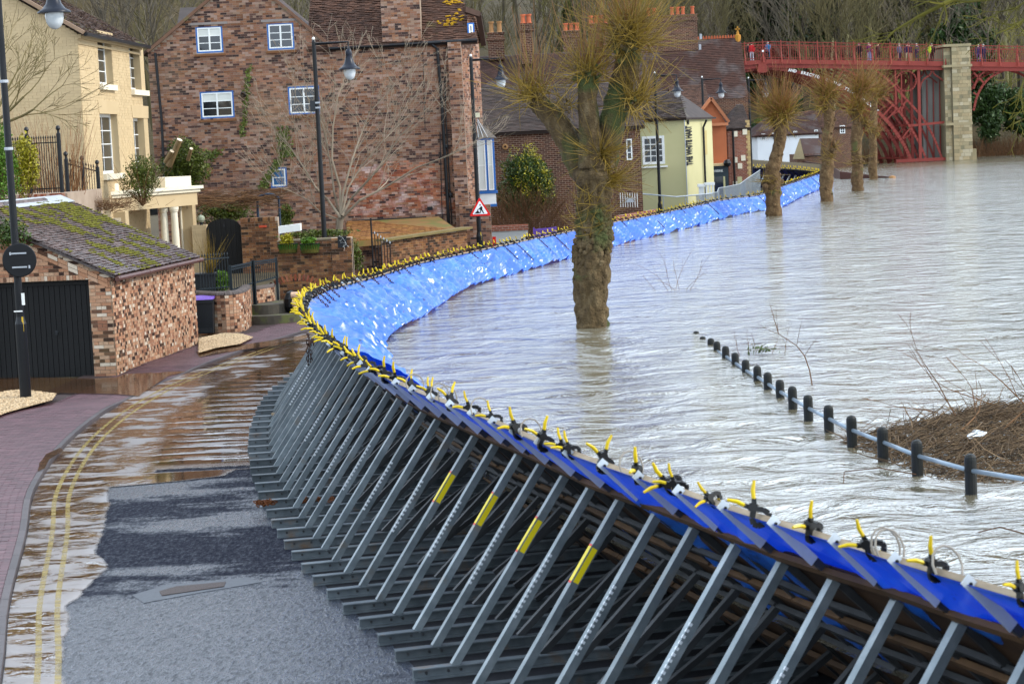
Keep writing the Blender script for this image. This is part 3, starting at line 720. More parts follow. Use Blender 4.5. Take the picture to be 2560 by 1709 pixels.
def tarp(s0, s1, ds, nt_, amp, name='tarpaulin'):
    idx = np.arange(int(s0/.05), min(int(s1/.05), len(PT)-1), max(1, int(ds/.05))); n = len(idx)
    P = PT[idx]; Nn = PN[idx]; s = idx*.05
    t = np.linspace(-.02, 1.0, nt_)
    S_, T = np.meshgrid(s, t, indexing='ij')
    zt = P[:, 2][:, None]; zb = -.12
    lat = (zt-zb)*T*.98; zz = zt-(zt-zb)*T-.02
    x = P[:, 0][:, None]+Nn[:, 0][:, None]*lat; y = P[:, 1][:, None]+Nn[:, 1][:, None]*lat
    # folds running down the face, slightly slanted, plus crumples; slack bulge near the foot
    L_ = T*1.6
    wp_ = .35*vn(S_*.5, L_*.8, 3)
    w1 = ridged(vn(S_*1.5+L_*.35+wp_, L_*.16, 1))**1.2
    w2 = ridged(vn(S_*4.0+L_*.9+wp_*2, L_*.35, 2))**1.1
    w3 = ridged(vn(S_*8.5+L_*2.4+wp_*3, L_*.8, 4))
    w5 = ridged(vn(S_*2.2-L_*2.3, L_*1.6+S_*.4, 9))**2*np.clip(fbm(S_*.5, L_*.6, 2, 33)*3-1.1, 0, 1)
    w4 = fbm(S_*1.1, L_*.9, 3, 6)
    env = np.clip(T*(4 if amp == 1. else 2.2), 0, 1)
    d = amp*env*(.30*w1+.15*w2+.085*w3*np.clip(T*1.5, .4, 1)+.10*w5+.16*w4*np.sin(np.clip(T, 0, 1)*pi)-.15+.10*np.clip(T-.62, 0, 1)*ridged(vn(S_*2.6, L_*.5, 11))*2)
    # tied-down grooves at the chains
    d -= amp*.03*env*np.exp(-((S_ % 1.65-.8)/.09)**2)
    cr = np.abs(fbm(S_*3.1+L_*2.6, L_*3.4-S_*1.2, 3, 51)-.44)*1.6+np.abs(fbm(S_*7.5-L_*3, L_*6+S_*2, 3, 52)-.44)*.75
    d += amp*env*(.16-.34*np.clip(cr, 0, .5))*.34
    sh = amp*.05*(fbm(S_*3, L_*3, 3, 21)-.45)*env
    x = x+Nn[:, 0][:, None]*d*.7-Nn[:, 1][:, None]*sh; y = y+Nn[:, 1][:, None]*d*.7+Nn[:, 0][:, None]*sh; zz = zz+d*.7
    zz = np.where(T < 0, zt+.0, zz)
    mb = MB(); m = nt_
    mb.v = np.stack([x, y, zz], -1).reshape(-1, 3).tolist()
    ii, jj = np.meshgrid(np.arange(n-1), np.arange(m-1), indexing='ij'); a = (ii*m+jj).ravel()
    mb.f = np.stack([a, a+1, a+m+1, a+m], 1)[:, ::-1].tolist(); mb.t = [.5]*len(mb.f); mb.m = [0]*len(mb.f)
    return mb.build(name, M_TARP, None, smooth=True)
sN = float(np.interp(30, PT[:, 1], np.arange(len(PT))*.05)); sEnd = len(PT)*.05-.1
tag(tarp(0, sN+.05, .05, 44, .5), 'deep blue sheet over the near straight run of the flood barrier', 'tarpaulin')
tag(tarp(sN, sEnd, .05, 60, 1.), 'crumpled light blue sheet over the far curved run of the flood barrier', 'tarpaulin')
# --- frames
M_PLATE = mat('bright_galvanised_plate', [(.42, .47, .50), (.60, .64, .67)], 6, .5, metal=.2, rnd=.15, bmp=.1)
RH = 1.0
def frame_parts(H, sc, root, sticker, notch, bolts=True):
    """local: x = along barrier, y = landward negative .. river positive, z from road. H = total height"""
    k = H/2.22
    uf, us, ut, uj, zj, ue = -1.08*k, -.69*k, 0., .46*k, H-.46*k, H+.0
    mb = MB(); w = .055
    mb.obox((-w, uf, 0), (2*w, 0, 0), (0, ue-uf+.05, 0), (0, 0, .022)); mb.obox((-.022, uf, .0225), (.044, 0, 0), (0, ue-uf+.05, 0), (0, 0, .075))
    mb.obox((-w, uf, .098), (2*w, 0, 0), (0, ue-uf+.05, 0), (0, 0, .012))
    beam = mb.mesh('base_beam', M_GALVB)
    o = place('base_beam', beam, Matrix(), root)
    if bolts:
        for q in (.12, us-uf-.06, us-uf+.06): place('bolt', BOLT, Matrix.Translation((-.024, uf+q, .062)), o)
    mb = MB(); mb.bar((0, us, .10), (0, uj, zj), .072, .072, (0, -1, 1)); st = place('strut', mb.mesh('strut', M_GALV), Matrix(), root)
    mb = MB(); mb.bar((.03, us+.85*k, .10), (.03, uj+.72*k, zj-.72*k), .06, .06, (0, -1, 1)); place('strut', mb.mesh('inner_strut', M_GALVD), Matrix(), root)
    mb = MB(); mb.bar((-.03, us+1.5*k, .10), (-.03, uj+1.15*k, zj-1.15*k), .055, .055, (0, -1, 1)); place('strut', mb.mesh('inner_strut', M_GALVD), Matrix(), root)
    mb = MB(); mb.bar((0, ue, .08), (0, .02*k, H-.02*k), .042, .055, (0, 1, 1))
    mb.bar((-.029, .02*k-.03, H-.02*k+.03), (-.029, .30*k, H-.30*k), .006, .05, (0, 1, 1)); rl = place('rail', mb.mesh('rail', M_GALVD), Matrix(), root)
    mb = MB(); mb.bar((-.037, -.045*k, H+.035*k), (-.037, .29*k, H-.30*k), .006, .078, (0, 1, 1)); mb.mi = 1
    mb.lathe((-.041, -.005, H-.005), [(0, .003), (.014, .003), (.014, 0)], 8, (-1, 0, 0)); place('rail_plate', mb.mesh('rail_plate', [M_PLATE, M_CLB]), Matrix(), rl)
    d = V(0, uj-us, zj-.10); Ls = d.length; d.normalize(); side = V(0, -d.z, d.y)
    if sticker:
        mb = MB(); a = V(-.0375, us, .10)+d*Ls*.60+side*.037; mb.bar(a-side*.037, a-side*.037+d*.34, .003, .05, (0, -1, 1)); 
        mb.mi = 0; b0 = V(0, us, .10)+side*.0375+d*Ls*.60; mb.obox(b0-V(.028, 0, 0), (.056, 0, 0), d*.34, side*.002); mb.mi = 1; mb.obox(b0-V(.028, 0, 0)+d*.34, (.056, 0, 0), d*.02, side*.002); mb.obox(b0-V(.028, 0, 0)-d*.02, (.056, 0, 0), d*.02, side*.002)
        place('sticker', mb.mesh('sticker', [M_STICK, M_STICKR]), Matrix(), st)
    if notch:
        mb = MB(); b0 = V(-.037, us, .10)+side*.03
        for i in range(13):
            a = b0+d*(Ls*.34+i*.052); mb.bar(a, a+d*.026, .012, .028, side)
        place('ratchet_strip', mb.mesh('ratchet_strip', M_NOTCH), Matrix(), st)
_b = MB(); _b.lathe((0, 0, 0), [(.016, 0), (.013, .014), (.001, .015)], 6, (-1, 0, 0)); BOLT = _b.mesh('bolt', M_GALVD)
def basis(n, t):            # local x along path, y toward river
    M = Matrix((t, n, V(0, 0, 1))).transposed().to_4x4(); return M
FRAMES = []; nst = 0
protos = {}
sF = np.arange(1.2, float(np.interp(49, PT[:, 1], np.arange(len(PT))*.05)), .78)
for i, s in enumerate(sF):
    p, n, t = top_at(s); D = p.y
    H = p.z-ZR
    kind = ('sticker' if (17.0 < D < 24 and i % 2 == 0) else 'notch' if (D < 38 and i % 2) else 'plain')
    key = (kind, round(H/.04))
    loc = V(p.x, p.y, ZR+.002)
    nst = nst+1 if kind == 'sticker' else nst
    lab = {'sticker': 'galvanised barrier A-frame with a yellow sticker on its strut, '+['nearest', 'second', 'third', 'farthest'][min(nst-1, 3)]+' of the four stickered', 'notch': 'galvanised A-frame of the flood barrier with a white toothed strip on its strut', 'plain': 'plain galvanised A-frame carrying the flood barrier above the wet road'}[kind]
    grp = {'sticker': 'barrier frames with yellow stickers', 'notch': 'barrier frames with white toothed strips', 'plain': 'plain barrier frames'}[kind]
    if key not in protos:
        root = thing('barrier_frame', (0, 0, 0), lab, 'barrier frame', grp)
        frame_parts(H, 1, root, kind == 'sticker', kind == 'notch'); protos[key] = root; bpy.context.view_layer.update()
        protos[key] = capture(root); fr = root
    else: fr = copy_tree(protos[key])
    fr['label'] = lab
    M = basis(n, t); M.translation = loc; fr.matrix_basis = M; FRAMES.append((s, p, n, t, H))
# --- plywood face panels with battens, one per bay (near run)
for i in range(len(FRAMES)-1):
    s, p, n, t, H = FRAMES[i]; s2, p2, n2, t2, H2 = FRAMES[i+1]
    if p.y > 40: break
    th = thing('face_panel', (p.x, p.y, ZR), 'dark wet plywood panel on the back of the barrier face between two frames', 'panel', 'plywood panels behind the barrier sheeting')
    def fp(pp, nn, HH, a, off=0): return V(pp.x, pp.y, 0)+nn*(HH*a+off*.7)+V(0, 0, ZR+HH*(1-a)+off*.7)
    a0, a1 = .18, .985; g = .006
    q = [fp(p, n, H, a0, .05), fp(p2, n2, H2, a0, .05), fp(p2, n2, H2, a1, .05), fp(p, n, H, a1, .05)]
    e = (q[1]-q[0]).normalized()*g
    mb = MB(); nn = (q[1]-q[0]).cross(q[3]-q[0]).normalized(); nn = nn if nn.z > 0 else -nn
    mb.prism([q[0]+e, q[1]-e, q[2]-e, q[3]+e], nn*.018); mb.build('board', M_PLY, th)
    for a, mt, w in ((.17, M_TIMBB, .075), (.42, M_TIMBB, .06), (.62, M_GALVD, .05), (.80, M_TIMBB, .06), (.35, M_GALVD, .045), (.52, M_GALVD, .045)):
        mb = MB(); mb.bar(fp(p, n, H, a, .0), fp(p2, n2, H2, a+rng.uniform(-.008, .008), .0), w, .045, nn); mb.build('batten', mt, th)
# --- timber along the top edge
s = .3; k = 0
while s < sEnd-2.5:
    p, n, t = top_at(s); p2, n2, t2 = top_at(s+2.36)
    mb = MB(); nn = V(n.x, n.y, 1).normalized()
    pm, nm, tm = top_at(s+1.18)
    for a, b in ((p, pm), (pm, p2)): mb.bar(a+n*.035-V(0, 0, .008), b+n*.035-V(0, 0, .008), .026, .045, nn)
    tag(mb.build('timber_rail', M_TIMB, None), 'pale timber length clipped along the top edge of the flood barrier', 'timber rail', 'timber lengths along the barrier top')
    s += 2.4
# --- spring clamps
def clamp_make(simple):
    root = thing('spring_clamp', (0, 0, 0), 'x', 'clamp') if not simple else None
    ax = V(0, -.7, .72).normalized(); sd = V(0, .72, .7).normalized()        # axis up the rail, spread to the river side
    def arc(mb, sgn):
        P = [ax*.035+sd*.0]+[ax*(.035-.10*sin(a*pi/2*1.0)-.02*a)+sd*sgn*(.055*sin(a*pi)+.006) for a in (.25, .5, .75, 1.)]
        for a, b in zip(P[:-1], P[1:]): mb.bar(a, b, .036, .032, (1, 0, 0))
    def handle(mb, sgn, l=.12):
        d = (ax+sd*sgn*.62).normalized(); p0 = ax*.045+sd*sgn*.012
        mb.bar(p0, p0+d*.05, .03, .026, (1, 0, 0)); return p0+d*.045, d
    if simple:
        mb = MB()
        for sg in (1, -1):
            mb.mi = 0; arc(mb, sg); p0, d = handle(mb, sg); mb.mi = 1; mb.bar(p0, p0+d*.105, .032, .028, (1, 0, 0))
        return mb.mesh('spring_clamp', [M_CLB, M_YEL])
    mb = MB()
    for sg in (1, -1): arc(mb, sg); handle(mb, sg)
    mb.tube([ax*.045+V(-.028, 0, 0), ax*.045+V(.028, 0, 0)], .034, 8)
    mb.build('jaws', M_CLB, root)
    for sg in (1, -1):
        mb = MB(); p0, d = handle(MB(), sg); q = p0+d*.06+sd*sg*-.004; e = p0+d*.115+sd*sg*.012
        mb.tube([p0, q, e], [.014, .015, .010], 6); mb.build('handle', M_YEL, root)
        mb = MB(); mb.box(-ax*.075+sd*sg*.012, (.03, .022, .022)); mb.build('jaw_tip', M_YEL, root)
    return root
cl0 = clamp_make(False); bpy.context.view_layer.update(); clt = capture(cl0); clm = clamp_make(True); first = True
CLL = {0: ('yellow and black spring clamp on the near straight run of the barrier top', 'spring clamps on the near barrier top'), 1: ('yellow handled spring clamp crowded on the tight bend of the barrier', 'spring clamps round the barrier bend'), 2: ('small yellow spring clamp on the far run of the barrier top', 'spring clamps on the far barrier top')}
def put_clamp(s, zone, dz=0, near=None):
    global first
    p, n, t = top_at(s)
    M = basis(n, t); M.translation = p+n*.01+V(0, 0, .03+dz)
    M = M @ Matrix.Rotation(rng.gauss(0, .42), 4, 'Z') @ Matrix.Rotation(rng.gauss(0, .28), 4, 'X') @ Matrix.Rotation(rng.gauss(0, .25), 4, 'Y')
    M = M @ Matrix.Scale(rng.uniform(.85, 1.1), 4)
    if p.y < 50:
        c = cl0 if first else copy_tree(clt); first = False
    else:
        c = bpy.data.objects.new('spring_clamp', clm); COL.objects.link(c)
    c.matrix_basis = M; tag(c, CLL[zone][0], 'clamp', CLL[zone][1])
s = 1.4
while s < sEnd-.3:
    p = top_at(s)[0]
    zone = 0 if p.y < 30 else 1 if p.y < 50 else 2
    put_clamp(s, zone)
    if zone == 0 and p.y > 13 and rng.random() < .18: put_clamp(s+.12, 0)
    s += (.76 if p.y < 24 else .55 if p.y < 30 else .46 if p.y < 48 else .62 if p.y < 70 else .75 if p.y < 100 else .9)*rng.uniform(.85, 1.15)
# loops of rope on clamps near
for i in range(9):
    s = float(np.interp(rng.uniform(12, 24), PT[:, 1], np.arange(len(PT))*.05)); p, n, t = top_at(s)
    mb = MB(); P = [p+n*(.10*cos(a))+t*(.05*sin(a*1.0))+V(0, 0, .07+.11*sin(a)) for a in np.linspace(-.6, pi+.4, 9)]; mb.tube(P, .008, 5)
    tag(mb.build('rope_loop', M_ROPE), 'grey rope loop standing off a clamp on the near barrier top', 'rope', 'rope loops on the near clamps')
# --- chains over the sheeting
def chain_mesh(L, r=.019, lk=.082, nm='chain', sag=0.):
    mb = MB(); n = int(L/(lk*.72)); rr = random.Random(int(L*100))
    for i in range(n):
        z = -(i+.5)*lk*.72; a = (pi/2*(i % 2))+rr.gauss(0, .2); x = V(cos(a), sin(a), 0); c = V(rr.gauss(0, .004)+sag*sin(pi*i/n), 0, z)
        P = [c+x*r*cos(q)+V(0, 0, lk*.5*sin(q)) for q in np.linspace(0, 2*pi, 8)]
        mb.tube(P, .0085, 4, cap=False)
    return mb.mesh(nm, M_RUST)
ch = {}
s = float(np.interp(40, PT[:, 1], np.arange(len(PT))*.05)); k = 0
while s < sEnd-1:
    p, n, t = top_at(s)
    Lc = (p.z)*1.42-.1; key = (round(Lc, 1), k % 3); frac = rng.choice([1, 1, .8, .55, .35])
    key = (round(Lc*frac, 1),)
    if key not in ch: ch[key] = chain_mesh(key[0], sag=.03)
    o = bpy.data.objects.new('chain', ch[key]); COL.objects.link(o)
    dn = (n-V(0, 0, 1)+t*rng.gauss(0, .06)).normalized(); z = -dn; x = t-t.dot(z)*z; x.normalize(); y = z.cross(x)
    M = Matrix((x, y, z)).transposed().to_4x4(); M.translation = p+(n+V(0, 0, 1))*.15+n*.04
    o.matrix_basis = M
    tag(o, 'rusty chain lying down the blue sheet of the far barrier run' if p.y > 50 else 'rusty chain over the sheeting at the barrier bend', 'chain', 'chains over the far sheeting' if p.y > 50 else 'chains at the barrier bend')
    s += (1.5 if p.y < 60 else 1.65)*rng.uniform(.5, 1.6)
# hanging chains on the dry side at the bend
for (u, v, L_) in ((775, 855, 1.05), (768, 850, .55)):
    b = Y(u, v, 37.2); o = bpy.data.objects.new('chain', chain_mesh(L_, .022, .10)); COL.objects.link(o); o.location = b
    tag(o, 'long rusty chain hanging free over the road at the barrier bend' if L_ > 1 else 'short rusty chain hanging beside the long one at the barrier bend', 'chain')
# rusty chains running along the top just before the bend
for s0, ln, dz in ((26.5, 2.8, .05), (25.2, 1.6, -.25)):
    mb = MB()
    for i in range(int(ln/.062)):
        p, n, t = top_at(s0+i*.062); c = p-n*.02+V(0, 0, dz+.05*sin(i*.35)+.02); a = t if i % 2 else t
        x = n if i % 2 else V(0, 0, 1)
        mb.tube([c+x*.02*cos(q)+t*.045*sin(q) for q in np.linspace(0, 2*pi, 8)], .009, 4, cap=False)
    tag(mb.build('chain', M_RUST), 'rusty chain strung along the barrier top before the bend' if dz > 0 else 'rusty chain slung under the barrier top before the bend', 'chain')
# chain heap on the beams
c = Z(672, 1262, ZR+.12); mb = MB()
for i in range(46):
    a = i*.75; r = .12+.06*sin(i*.6)+.01*i*(i > 30); q = c+V(-.12+.022*i*(1 if i > 25 else .25)+.07*cos(a), .06*sin(a), .02+.03*abs(sin(i*1.3)))
    x = Vector((rng.gauss(0, 1), rng.gauss(0, 1), rng.gauss(0, .6))).normalized(); y = x.orthogonal().normalized()
    mb.tube([q+x*.045*cos(w)+y*.02*sin(w) for w in np.linspace(0, 2*pi, 7)], .009, 4, cap=False)
tag(mb.build('chain', mat('orange_rust', [(.13, .05, .02), (.26, .11, .04)], 30, .8)), 'heap of orange rusty chain lying across the base beams', 'chain')
# loose wooden blocks on the beams
for i, (u, v) in enumerate(((683, 1035), (697, 1036))):
    c = Z(u, v, ZR+.14); mb = MB(); mb.bar(c, c+V(.22, 1.05, .02), .075, .04); tag(mb.build('wood_batten', M_TIMB), ('left' if i == 0 else 'right')+' one of two short pale battens lying on the base beams', 'batten')
# ---- return leg of the barrier at the far corner
RL = smooth([(20.6, 141., .72), (21.0, 143.5, .74), (19.6, 148., .95), (16.3, 153, 1.15), (12.5, 156, 1.3)], .05)
rt = np.gradient(RL[:, :2], axis=0); rt /= np.linalg.norm(rt, axis=1)[:, None]
first = None
for i in range(10, len(RL)-5, 14):
    p = Vector(RL[i]); t = V(rt[i][0], rt[i][1], 0); n = V(t.y, -t.x, 0)
    if first is None:
        root = thing('barrier_frame', (0, 0, 0), 'slim pale frame of the far return leg of the barrier', 'barrier frame', 'frames of the far return leg')
        H = 1.9
        mb = MB(); mb.bar((0, -.6, 0), (0, .4, H*.8), .09, .09, (0, -1, 1)); mb.build('strut', mat('pale_galvanised', [(.5, .53, .55), (.62, .65, .67)], 5, .4, metal=.3, rnd=.1), root)
        mb = MB(); mb.bar((0, H, .02), (0, 0, H), .06, .08, (0, 1, 1)); mb.build('rail', M_GALVD, root)
        bpy.context.view_layer.update(); first = capture(root); fr = root
    else: fr = copy_tree(first)
    M = basis(n, t); M.translation = V(p.x, p.y, p.z-1.9); fr.matrix_basis = M
    for q in (0, 5):
        c = bpy.data.objects.new('spring_clamp', clm); COL.objects.link(c); M2 = basis(n, t) @ Matrix.Scale(1.3, 4); pp = Vector(RL[min(i+q, len(RL)-1)]); M2.translation = pp+V(0, 0, .05); c.matrix_basis = M2
        tag(c, 'yellow spring clamp on the far return leg of the barrier', 'clamp', 'spring clamps on the return leg')
mb = MB()
for i in range(0, len(RL)-6, 5):
    a = Vector(RL[i]); b = Vector(RL[i+5]); n1 = V(rt[i][1], -rt[i][0], 0); n2 = V(rt[i+5][1], -rt[i+5][0], 0)
    dr = .45+.18*sin(i*.13)
    mb.add([a, b, b+n2*1.5-V(0, 0, 1.5), a+n1*1.5-V(0, 0, 1.5)], [(0, 1, 2, 3)])
tag(mb.build('tarpaulin', mat('dark_far_sheet', [(.01, .012, .03), (.01, .03, .22), (.02, .02, .03)], 1.2, .5, rnd=0)), 'dark blue sheet seen from behind on the far return leg of the barrier', 'tarpaulin')
# ================================================================= BOLLARDS
BO = [(2228, 1133), (2105, 1090), (2026, 1058), (1955, 1025), (1902, 990), (1855, 965), (1819, 938), (1790, 912), (1762, 893), (1738, 873), (1711, 853), (1687, 835), (1665, 820), (1645, 803), (1631, 790), (1612, 777), (1597, 764)]
tops = [1040, 1008, 978, 952, 928, 905, 885, 870, 853, 838, 824, 808, 793, 782, 775, 771, 759]
M_POST = mat('black_wet_post', [(.008, .009, .007), (.022, .024, .018)], 5, .5, rnd=0, bmp=.3, sc=(1, 1, .3))
M_RAILM = mat('grey_tube_rail', [(.22, .27, .31), (.34, .40, .45)], 5, .35, metal=.4, rnd=0)
pts = []
for i, ((u, v), tp) in enumerate(zip(BO, tops)):
    b = Z(u*1.0898, v*1.0898, 0); tz = Y(u*1.0898, tp*1.0898, b.y).z; pts.append((b, tz))
b0, z0 = pts[0]; d0 = (pts[0][0]-pts[1][0]); pts = [(b0+d0*1.15, z0+.12)]+pts
for i, (b, tz) in enumerate(pts):
    r = .066; rt_ = thing('bollard', (b.x, b.y, -1.), 'black rounded post standing in the flood water, number %d of its row' % i, 'bollard', 'rounded posts of the flooded path fence')
    rt_['label'] = 'black round-topped post in the flooded river fence, one of a long receding row'
    mb = MB(); mb.lathe((b.x, b.y, 0), [(r, -1), (r, tz-.07), (r*.93, tz-.035), (r*.7, tz-.012), (r*.35, tz-.002), (.001, tz)], 14)
    mb.build('post', M_POST, rt_, smooth=False)
    if i and tz > .12:
        mb = MB(); mb.lathe((b.x, b.y, 0), [(r+.004, tz-.20), (r+.004, tz-.17), (r, tz-.17)], 14); mb.build('collar', M_POST, rt_)
for i in range(len(pts)-1):
    (a, za), (b, zb) = pts[i], pts[i+1]
    if zb < .1: break
    mb = MB(); mb.tube([a+V(0, 0, za-.185), b+V(0, 0, zb-.185)], .026, 8)
    tag(mb.build('fence_rail', M_RAILM, smooth=True), 'grey steel tube rail threaded between the flooded black posts', 'rail', 'tube rails of the flooded path fence')
# driftwood raft
mb = MB(); rr = random.Random(11)
ctr = V(6.5, 27.2, 0)
for i in range(9500):
    u = rr.random(); y = 23.5+rr.random()**.9*6.3; x0 = float(np.interp(y, [23.5, 24.0, 25, 26.5, 27.2, 28., 29.8], [5.3, 4.75, 4.5, 4.25, 4.1, 4.9, 6.4])); x = x0+rr.random()**1.1*5.5*(.35+.65*min(1, (x0 < 9)))
    h = .19*min(1, (x-x0)*1.1)*min(1, (29.9-y)*.9)*min(1, (y-23.3)*.8)*(.5+float(fbm(np.array(x), np.array(y), 2, 3)))+.01
    a = rr.gauss(0, .6)+(0 if rr.random() < .7 else 1.5); L_ = rr.uniform(.08, .5)*(2.2 if rr.random() < .05 else 1)
    d = V(cos(a), sin(a), rr.gauss(.02, .22)); mb.tint = rr.random()*.98+.01
    p = V(x, y, rr.random()*h); r = rr.uniform(.003, .009)
    q = p+d*L_*.5+V(0, 0, rr.gauss(0, .03)); mb.tube([p, q, q+(d+V(rr.gauss(0, .2), rr.gauss(0, .2), rr.gauss(0, .15)))*L_*.5], [r, r, r*.5], 3, cap=False)
tag(mb.build('driftwood', mat('reed_debris', [(.045, .03, .018), (.13, .09, .055), (.30, .22, .135)], 6, .9, rnd=.7, src='attr', bmp=0), None, 'stuff'), 'raft of brown reeds and sticks caught behind the river fence', 'driftwood')
for i in range(9):
    p = V(rr.uniform(5.6, 8.), rr.uniform(26.8, 29.4), .12); mb = MB(); grow(mb, p, V(rr.uniform(-1, 1), .2, rr.uniform(.15, .5)), rr.uniform(.5, .9), .012, 2, rr, 2, .05, .5, .65, 3, 4)
    tag(mb.build('branch', M_TWIGB), 'bare stick poking up out of the driftwood raft', 'branch', 'sticks in the driftwood raft')
mb = MB(); p = Z(2400, 1105, .1)
for k in range(1):
    q = p+V(.1, .09, .02); mb.prism([q, q+V(.22, .05, .02), q+V(.26, .12, .05), q+V(.12, .13, .09), q+V(.03, .08, .05)], V(.02, -.02, .01))
tag(mb.build('plastic_litter', mat('white_litter', [(.6, .65, .68), (.75, .78, .8)], 5, .4, rnd=0)), 'torn white plastic sheet lying in the driftwood', 'litter')
# drowned shrubs
def drowned(u, v, spec, name, label, leaf=0, sd=1):
    rr = random.Random(sd); b = Z(u, v, 0); mb = MB()
    for (du, h, lean) in spec:
        p = b+V(du, rr.uniform(-.2, .2), -.02); grow(mb, p, V(lean, 0, 1), h, .007, 1, rr, 2, .1, .35, .6, 4, 4, minr=.003)
    o = tag(mb.build(name, M_TWIGB), label, 'shrub')
    if leaf:
        mb = MB(); leafmass(mb, b+V(.1, 0, .08), (.5, .2, .12), leaf, .04, sd, .2); mb.build('leaves', M_LEAF, o)
drowned(1690, 725, [(-.5, .35, -.9), (-.2, .7, -.5), (0, .8, .1), (.1, .55, -.2), (.25, .5, .5), (.35, .7, .7), (.0, .5, -.8), (-.1, .75, -.65)], 'drowned_shrub', 'bare shrub tips rising from the river right of the big pollard', sd=2)
drowned(1890, 885, [(-.3, .3, -.2), (-.1, .3, 0), (0, .28, .1), (.3, .25, .1), (.5, .3, .0)], 'drowned_shrub', 'leafy shrub tips rising from the river beyond the fence rails', leaf=60, sd=3)
b = Z(2030, 960, 0); mb = MB(); rr = random.Random(5)
P = [b, b+V(-.03, 0, .22), b+V(-.10, 0, .45), b+V(-.22, 0, .62), b+V(-.5, 0, .82), b+V(-.62, 0, 1.3)]
mb.tube(P, [.013, .012, .011, .009, .007, .004], 4)
for q, d in ((P[3], V(.2, 0, 1)), (P[4], V(-.3, 0, 1)), (P[4], V(-.1, 0, 1)), (P[2], V(.6, 0, .8)), (P[4], V(-.9, 0, .3))): twig(mb, q, d, rr.uniform(.35, .6), .006, rr)
tag(mb.build('drowned_sapling', M_TWIGB), 'thin crooked sapling leaning over the water beyond the fence', 'sapling')
for (u, v, u2, v2) in ((2112, 1178, 2290, 1185), (2445, 1330, 2560, 1333)):
    mb = MB(); a = Z(u, v, .02); b = Z(u2, v2, .03); mb.tube([a, (a+b)/2+V(0, .05, .05), b], .008, 4); 
    if u == 2112: mb.tube([a, a+V(-.01, 0, -.02), Z(u-3, v+28, 0)], .006, 4)
    tag(mb.build('floating_stick', M_TWIGB), 'long thin stick floating by the river fence' if u == 2112 else 'dark twig floating low at the picture edge', 'stick')
# ================================================================= LAMPS
M_LAMPW = mat('frosted_lamp_glass', [(.42, .45, .46), (.62, .64, .64)], 9, .15, rnd=0, bmp=.05, spec=.6)
M_LAMPB = mat('blue_black_lamp', [(.006, .010, .022), (.012, .022, .045)], 4, .38, rnd=0, spec=.3, bmp=0)
def lamp(base, H, hs, label, arm=1.1, box=False, extra=True, tilt=0):
    r = thing('street_lamp', base, label, 'street lamp', 'street lamps along the wharf road'); x, y, z = base
    mb = MB(); mb.lathe(base, [(.115, 0), (.115, 1.55), (.095, 1.62), (.08, 1.7), (.062, H), (.04, H+.06), (.001, H+.07)], 14); po = mb.build('post', M_BLACK, r, smooth=False)
    mb = MB(); mb.blob((x, y, z+H+.1), .05, 8); mb.build('finial', M_WHITE, po)
    T = V(x, y, z+H-.05); E = T+V(arm, 0, -.0)
    mb = MB(); mb.tube([T, E-V(.06, 0, 0), E, E-V(0, 0, .1)], .028, 8); mb.tube([T-V(0, 0, .05), T+V(arm*.55, 0, -.03)], .018, 6); mb.build('arm', M_BLACK, r)
    c = E-V(0, 0, .22+.62*hs)
    mb = MB(); mb.lathe(c, [(.33*hs, 0), (.335*hs, .03*hs), (.23*hs, .09*hs), (.155*hs, .19*hs), (.115*hs, .32*hs), (.09*hs, .42*hs), (.10*hs, .45*hs), (.095*hs, .55*hs), (.06*hs, .62*hs), (.02, .64*hs), (.02, .75*hs)], 20)
    mb.lathe(c, [(.33*hs, 0), (.16*hs, .02*hs), (.001, .03*hs)], 20); sh = mb.build('lamp_shade', M_LAMPB, r, smooth=True)
    mb = MB(); mb.lathe(c, [(.185*hs, .01), (.187*hs, -.09*hs), (.165*hs, -.19*hs), (.12*hs, -.27*hs), (.05*hs, -.315*hs), (.001, -.325*hs)], 18); mb.build('globe', M_LAMPW, sh, smooth=True)
    if box:
        mb = MB(); mb.box((x-.13, y, z+H-1.95), (.16, .16, .34)); mb.build('control_box', M_DKPLAS, r)
        mb = MB(); mb.box((x, y-.06, z+H-2.0), (.2, .02, .05)); mb.box((x, y-.06, z+H-1.85), (.2, .02, .05)); mb.build('strap', M_LEAD, r)
    if extra:
        mb = MB(); mb.box((x+.06, y-.085, z+1.55), (.035, .006, .3)); mb.build('label_strip', mat('orange_label', [(.6, .4, .05)], 3, .5, rnd=0), po)
    return r
l1 = lamp((-9.97, 43.45, ZR+.08), 8.65, 1., 'nearest street lamp, its black post standing on the pavement with a round sign back', 1.1)
mb = MB(); c = Y(50, 650, 43.3); mb.lathe(c+V(0, -.02, 0), [(.001, .0), (.33, .0), (.345, -.02), (.345, -.04), (.33, -.045), (.001, -.045)], 28, (0, 1, 0)); sg = thing('road_sign', (c.x, c.y, c.z), 'round road sign seen from behind, strapped to the nearest lamp post', 'road sign')
mb.build('disc', M_BLACK, sg)
mb = MB(); mb.box(c+V(0, -.07, .14), (.3, .025, .03)); mb.box(c+V(0, -.07, -.14), (.3, .025, .03)); mb.box(c+V(-.17, -.085, .14), (.03, .02, .06)); mb.box(c+V(.2, -.085, -.14), (.03, .02, .06)); mb.build('bracket', M_LEAD, sg)
mb = MB(); q = Y(57, 747, 43.3); mb.box(q+V(.02, -.06, 0), (.06, .02, .24)); mb.build('notice_plate', M_WHITE, l1)
mb = MB(); q = Y(48, 777, 43.3); mb.box(q+V(0, -.1, 0), (.17, .02, .025)); mb.build('cable_tie', M_WHITE, l1)
for zz in (4.55, 5.9):
    mb = MB(); mb.lathe((-9.97, 43.45, zz-.85+.6), [(.085, 0), (.09, .01), (.09, .05), (.085, .06)], 14); mb.build('band', M_LEAD, l1)
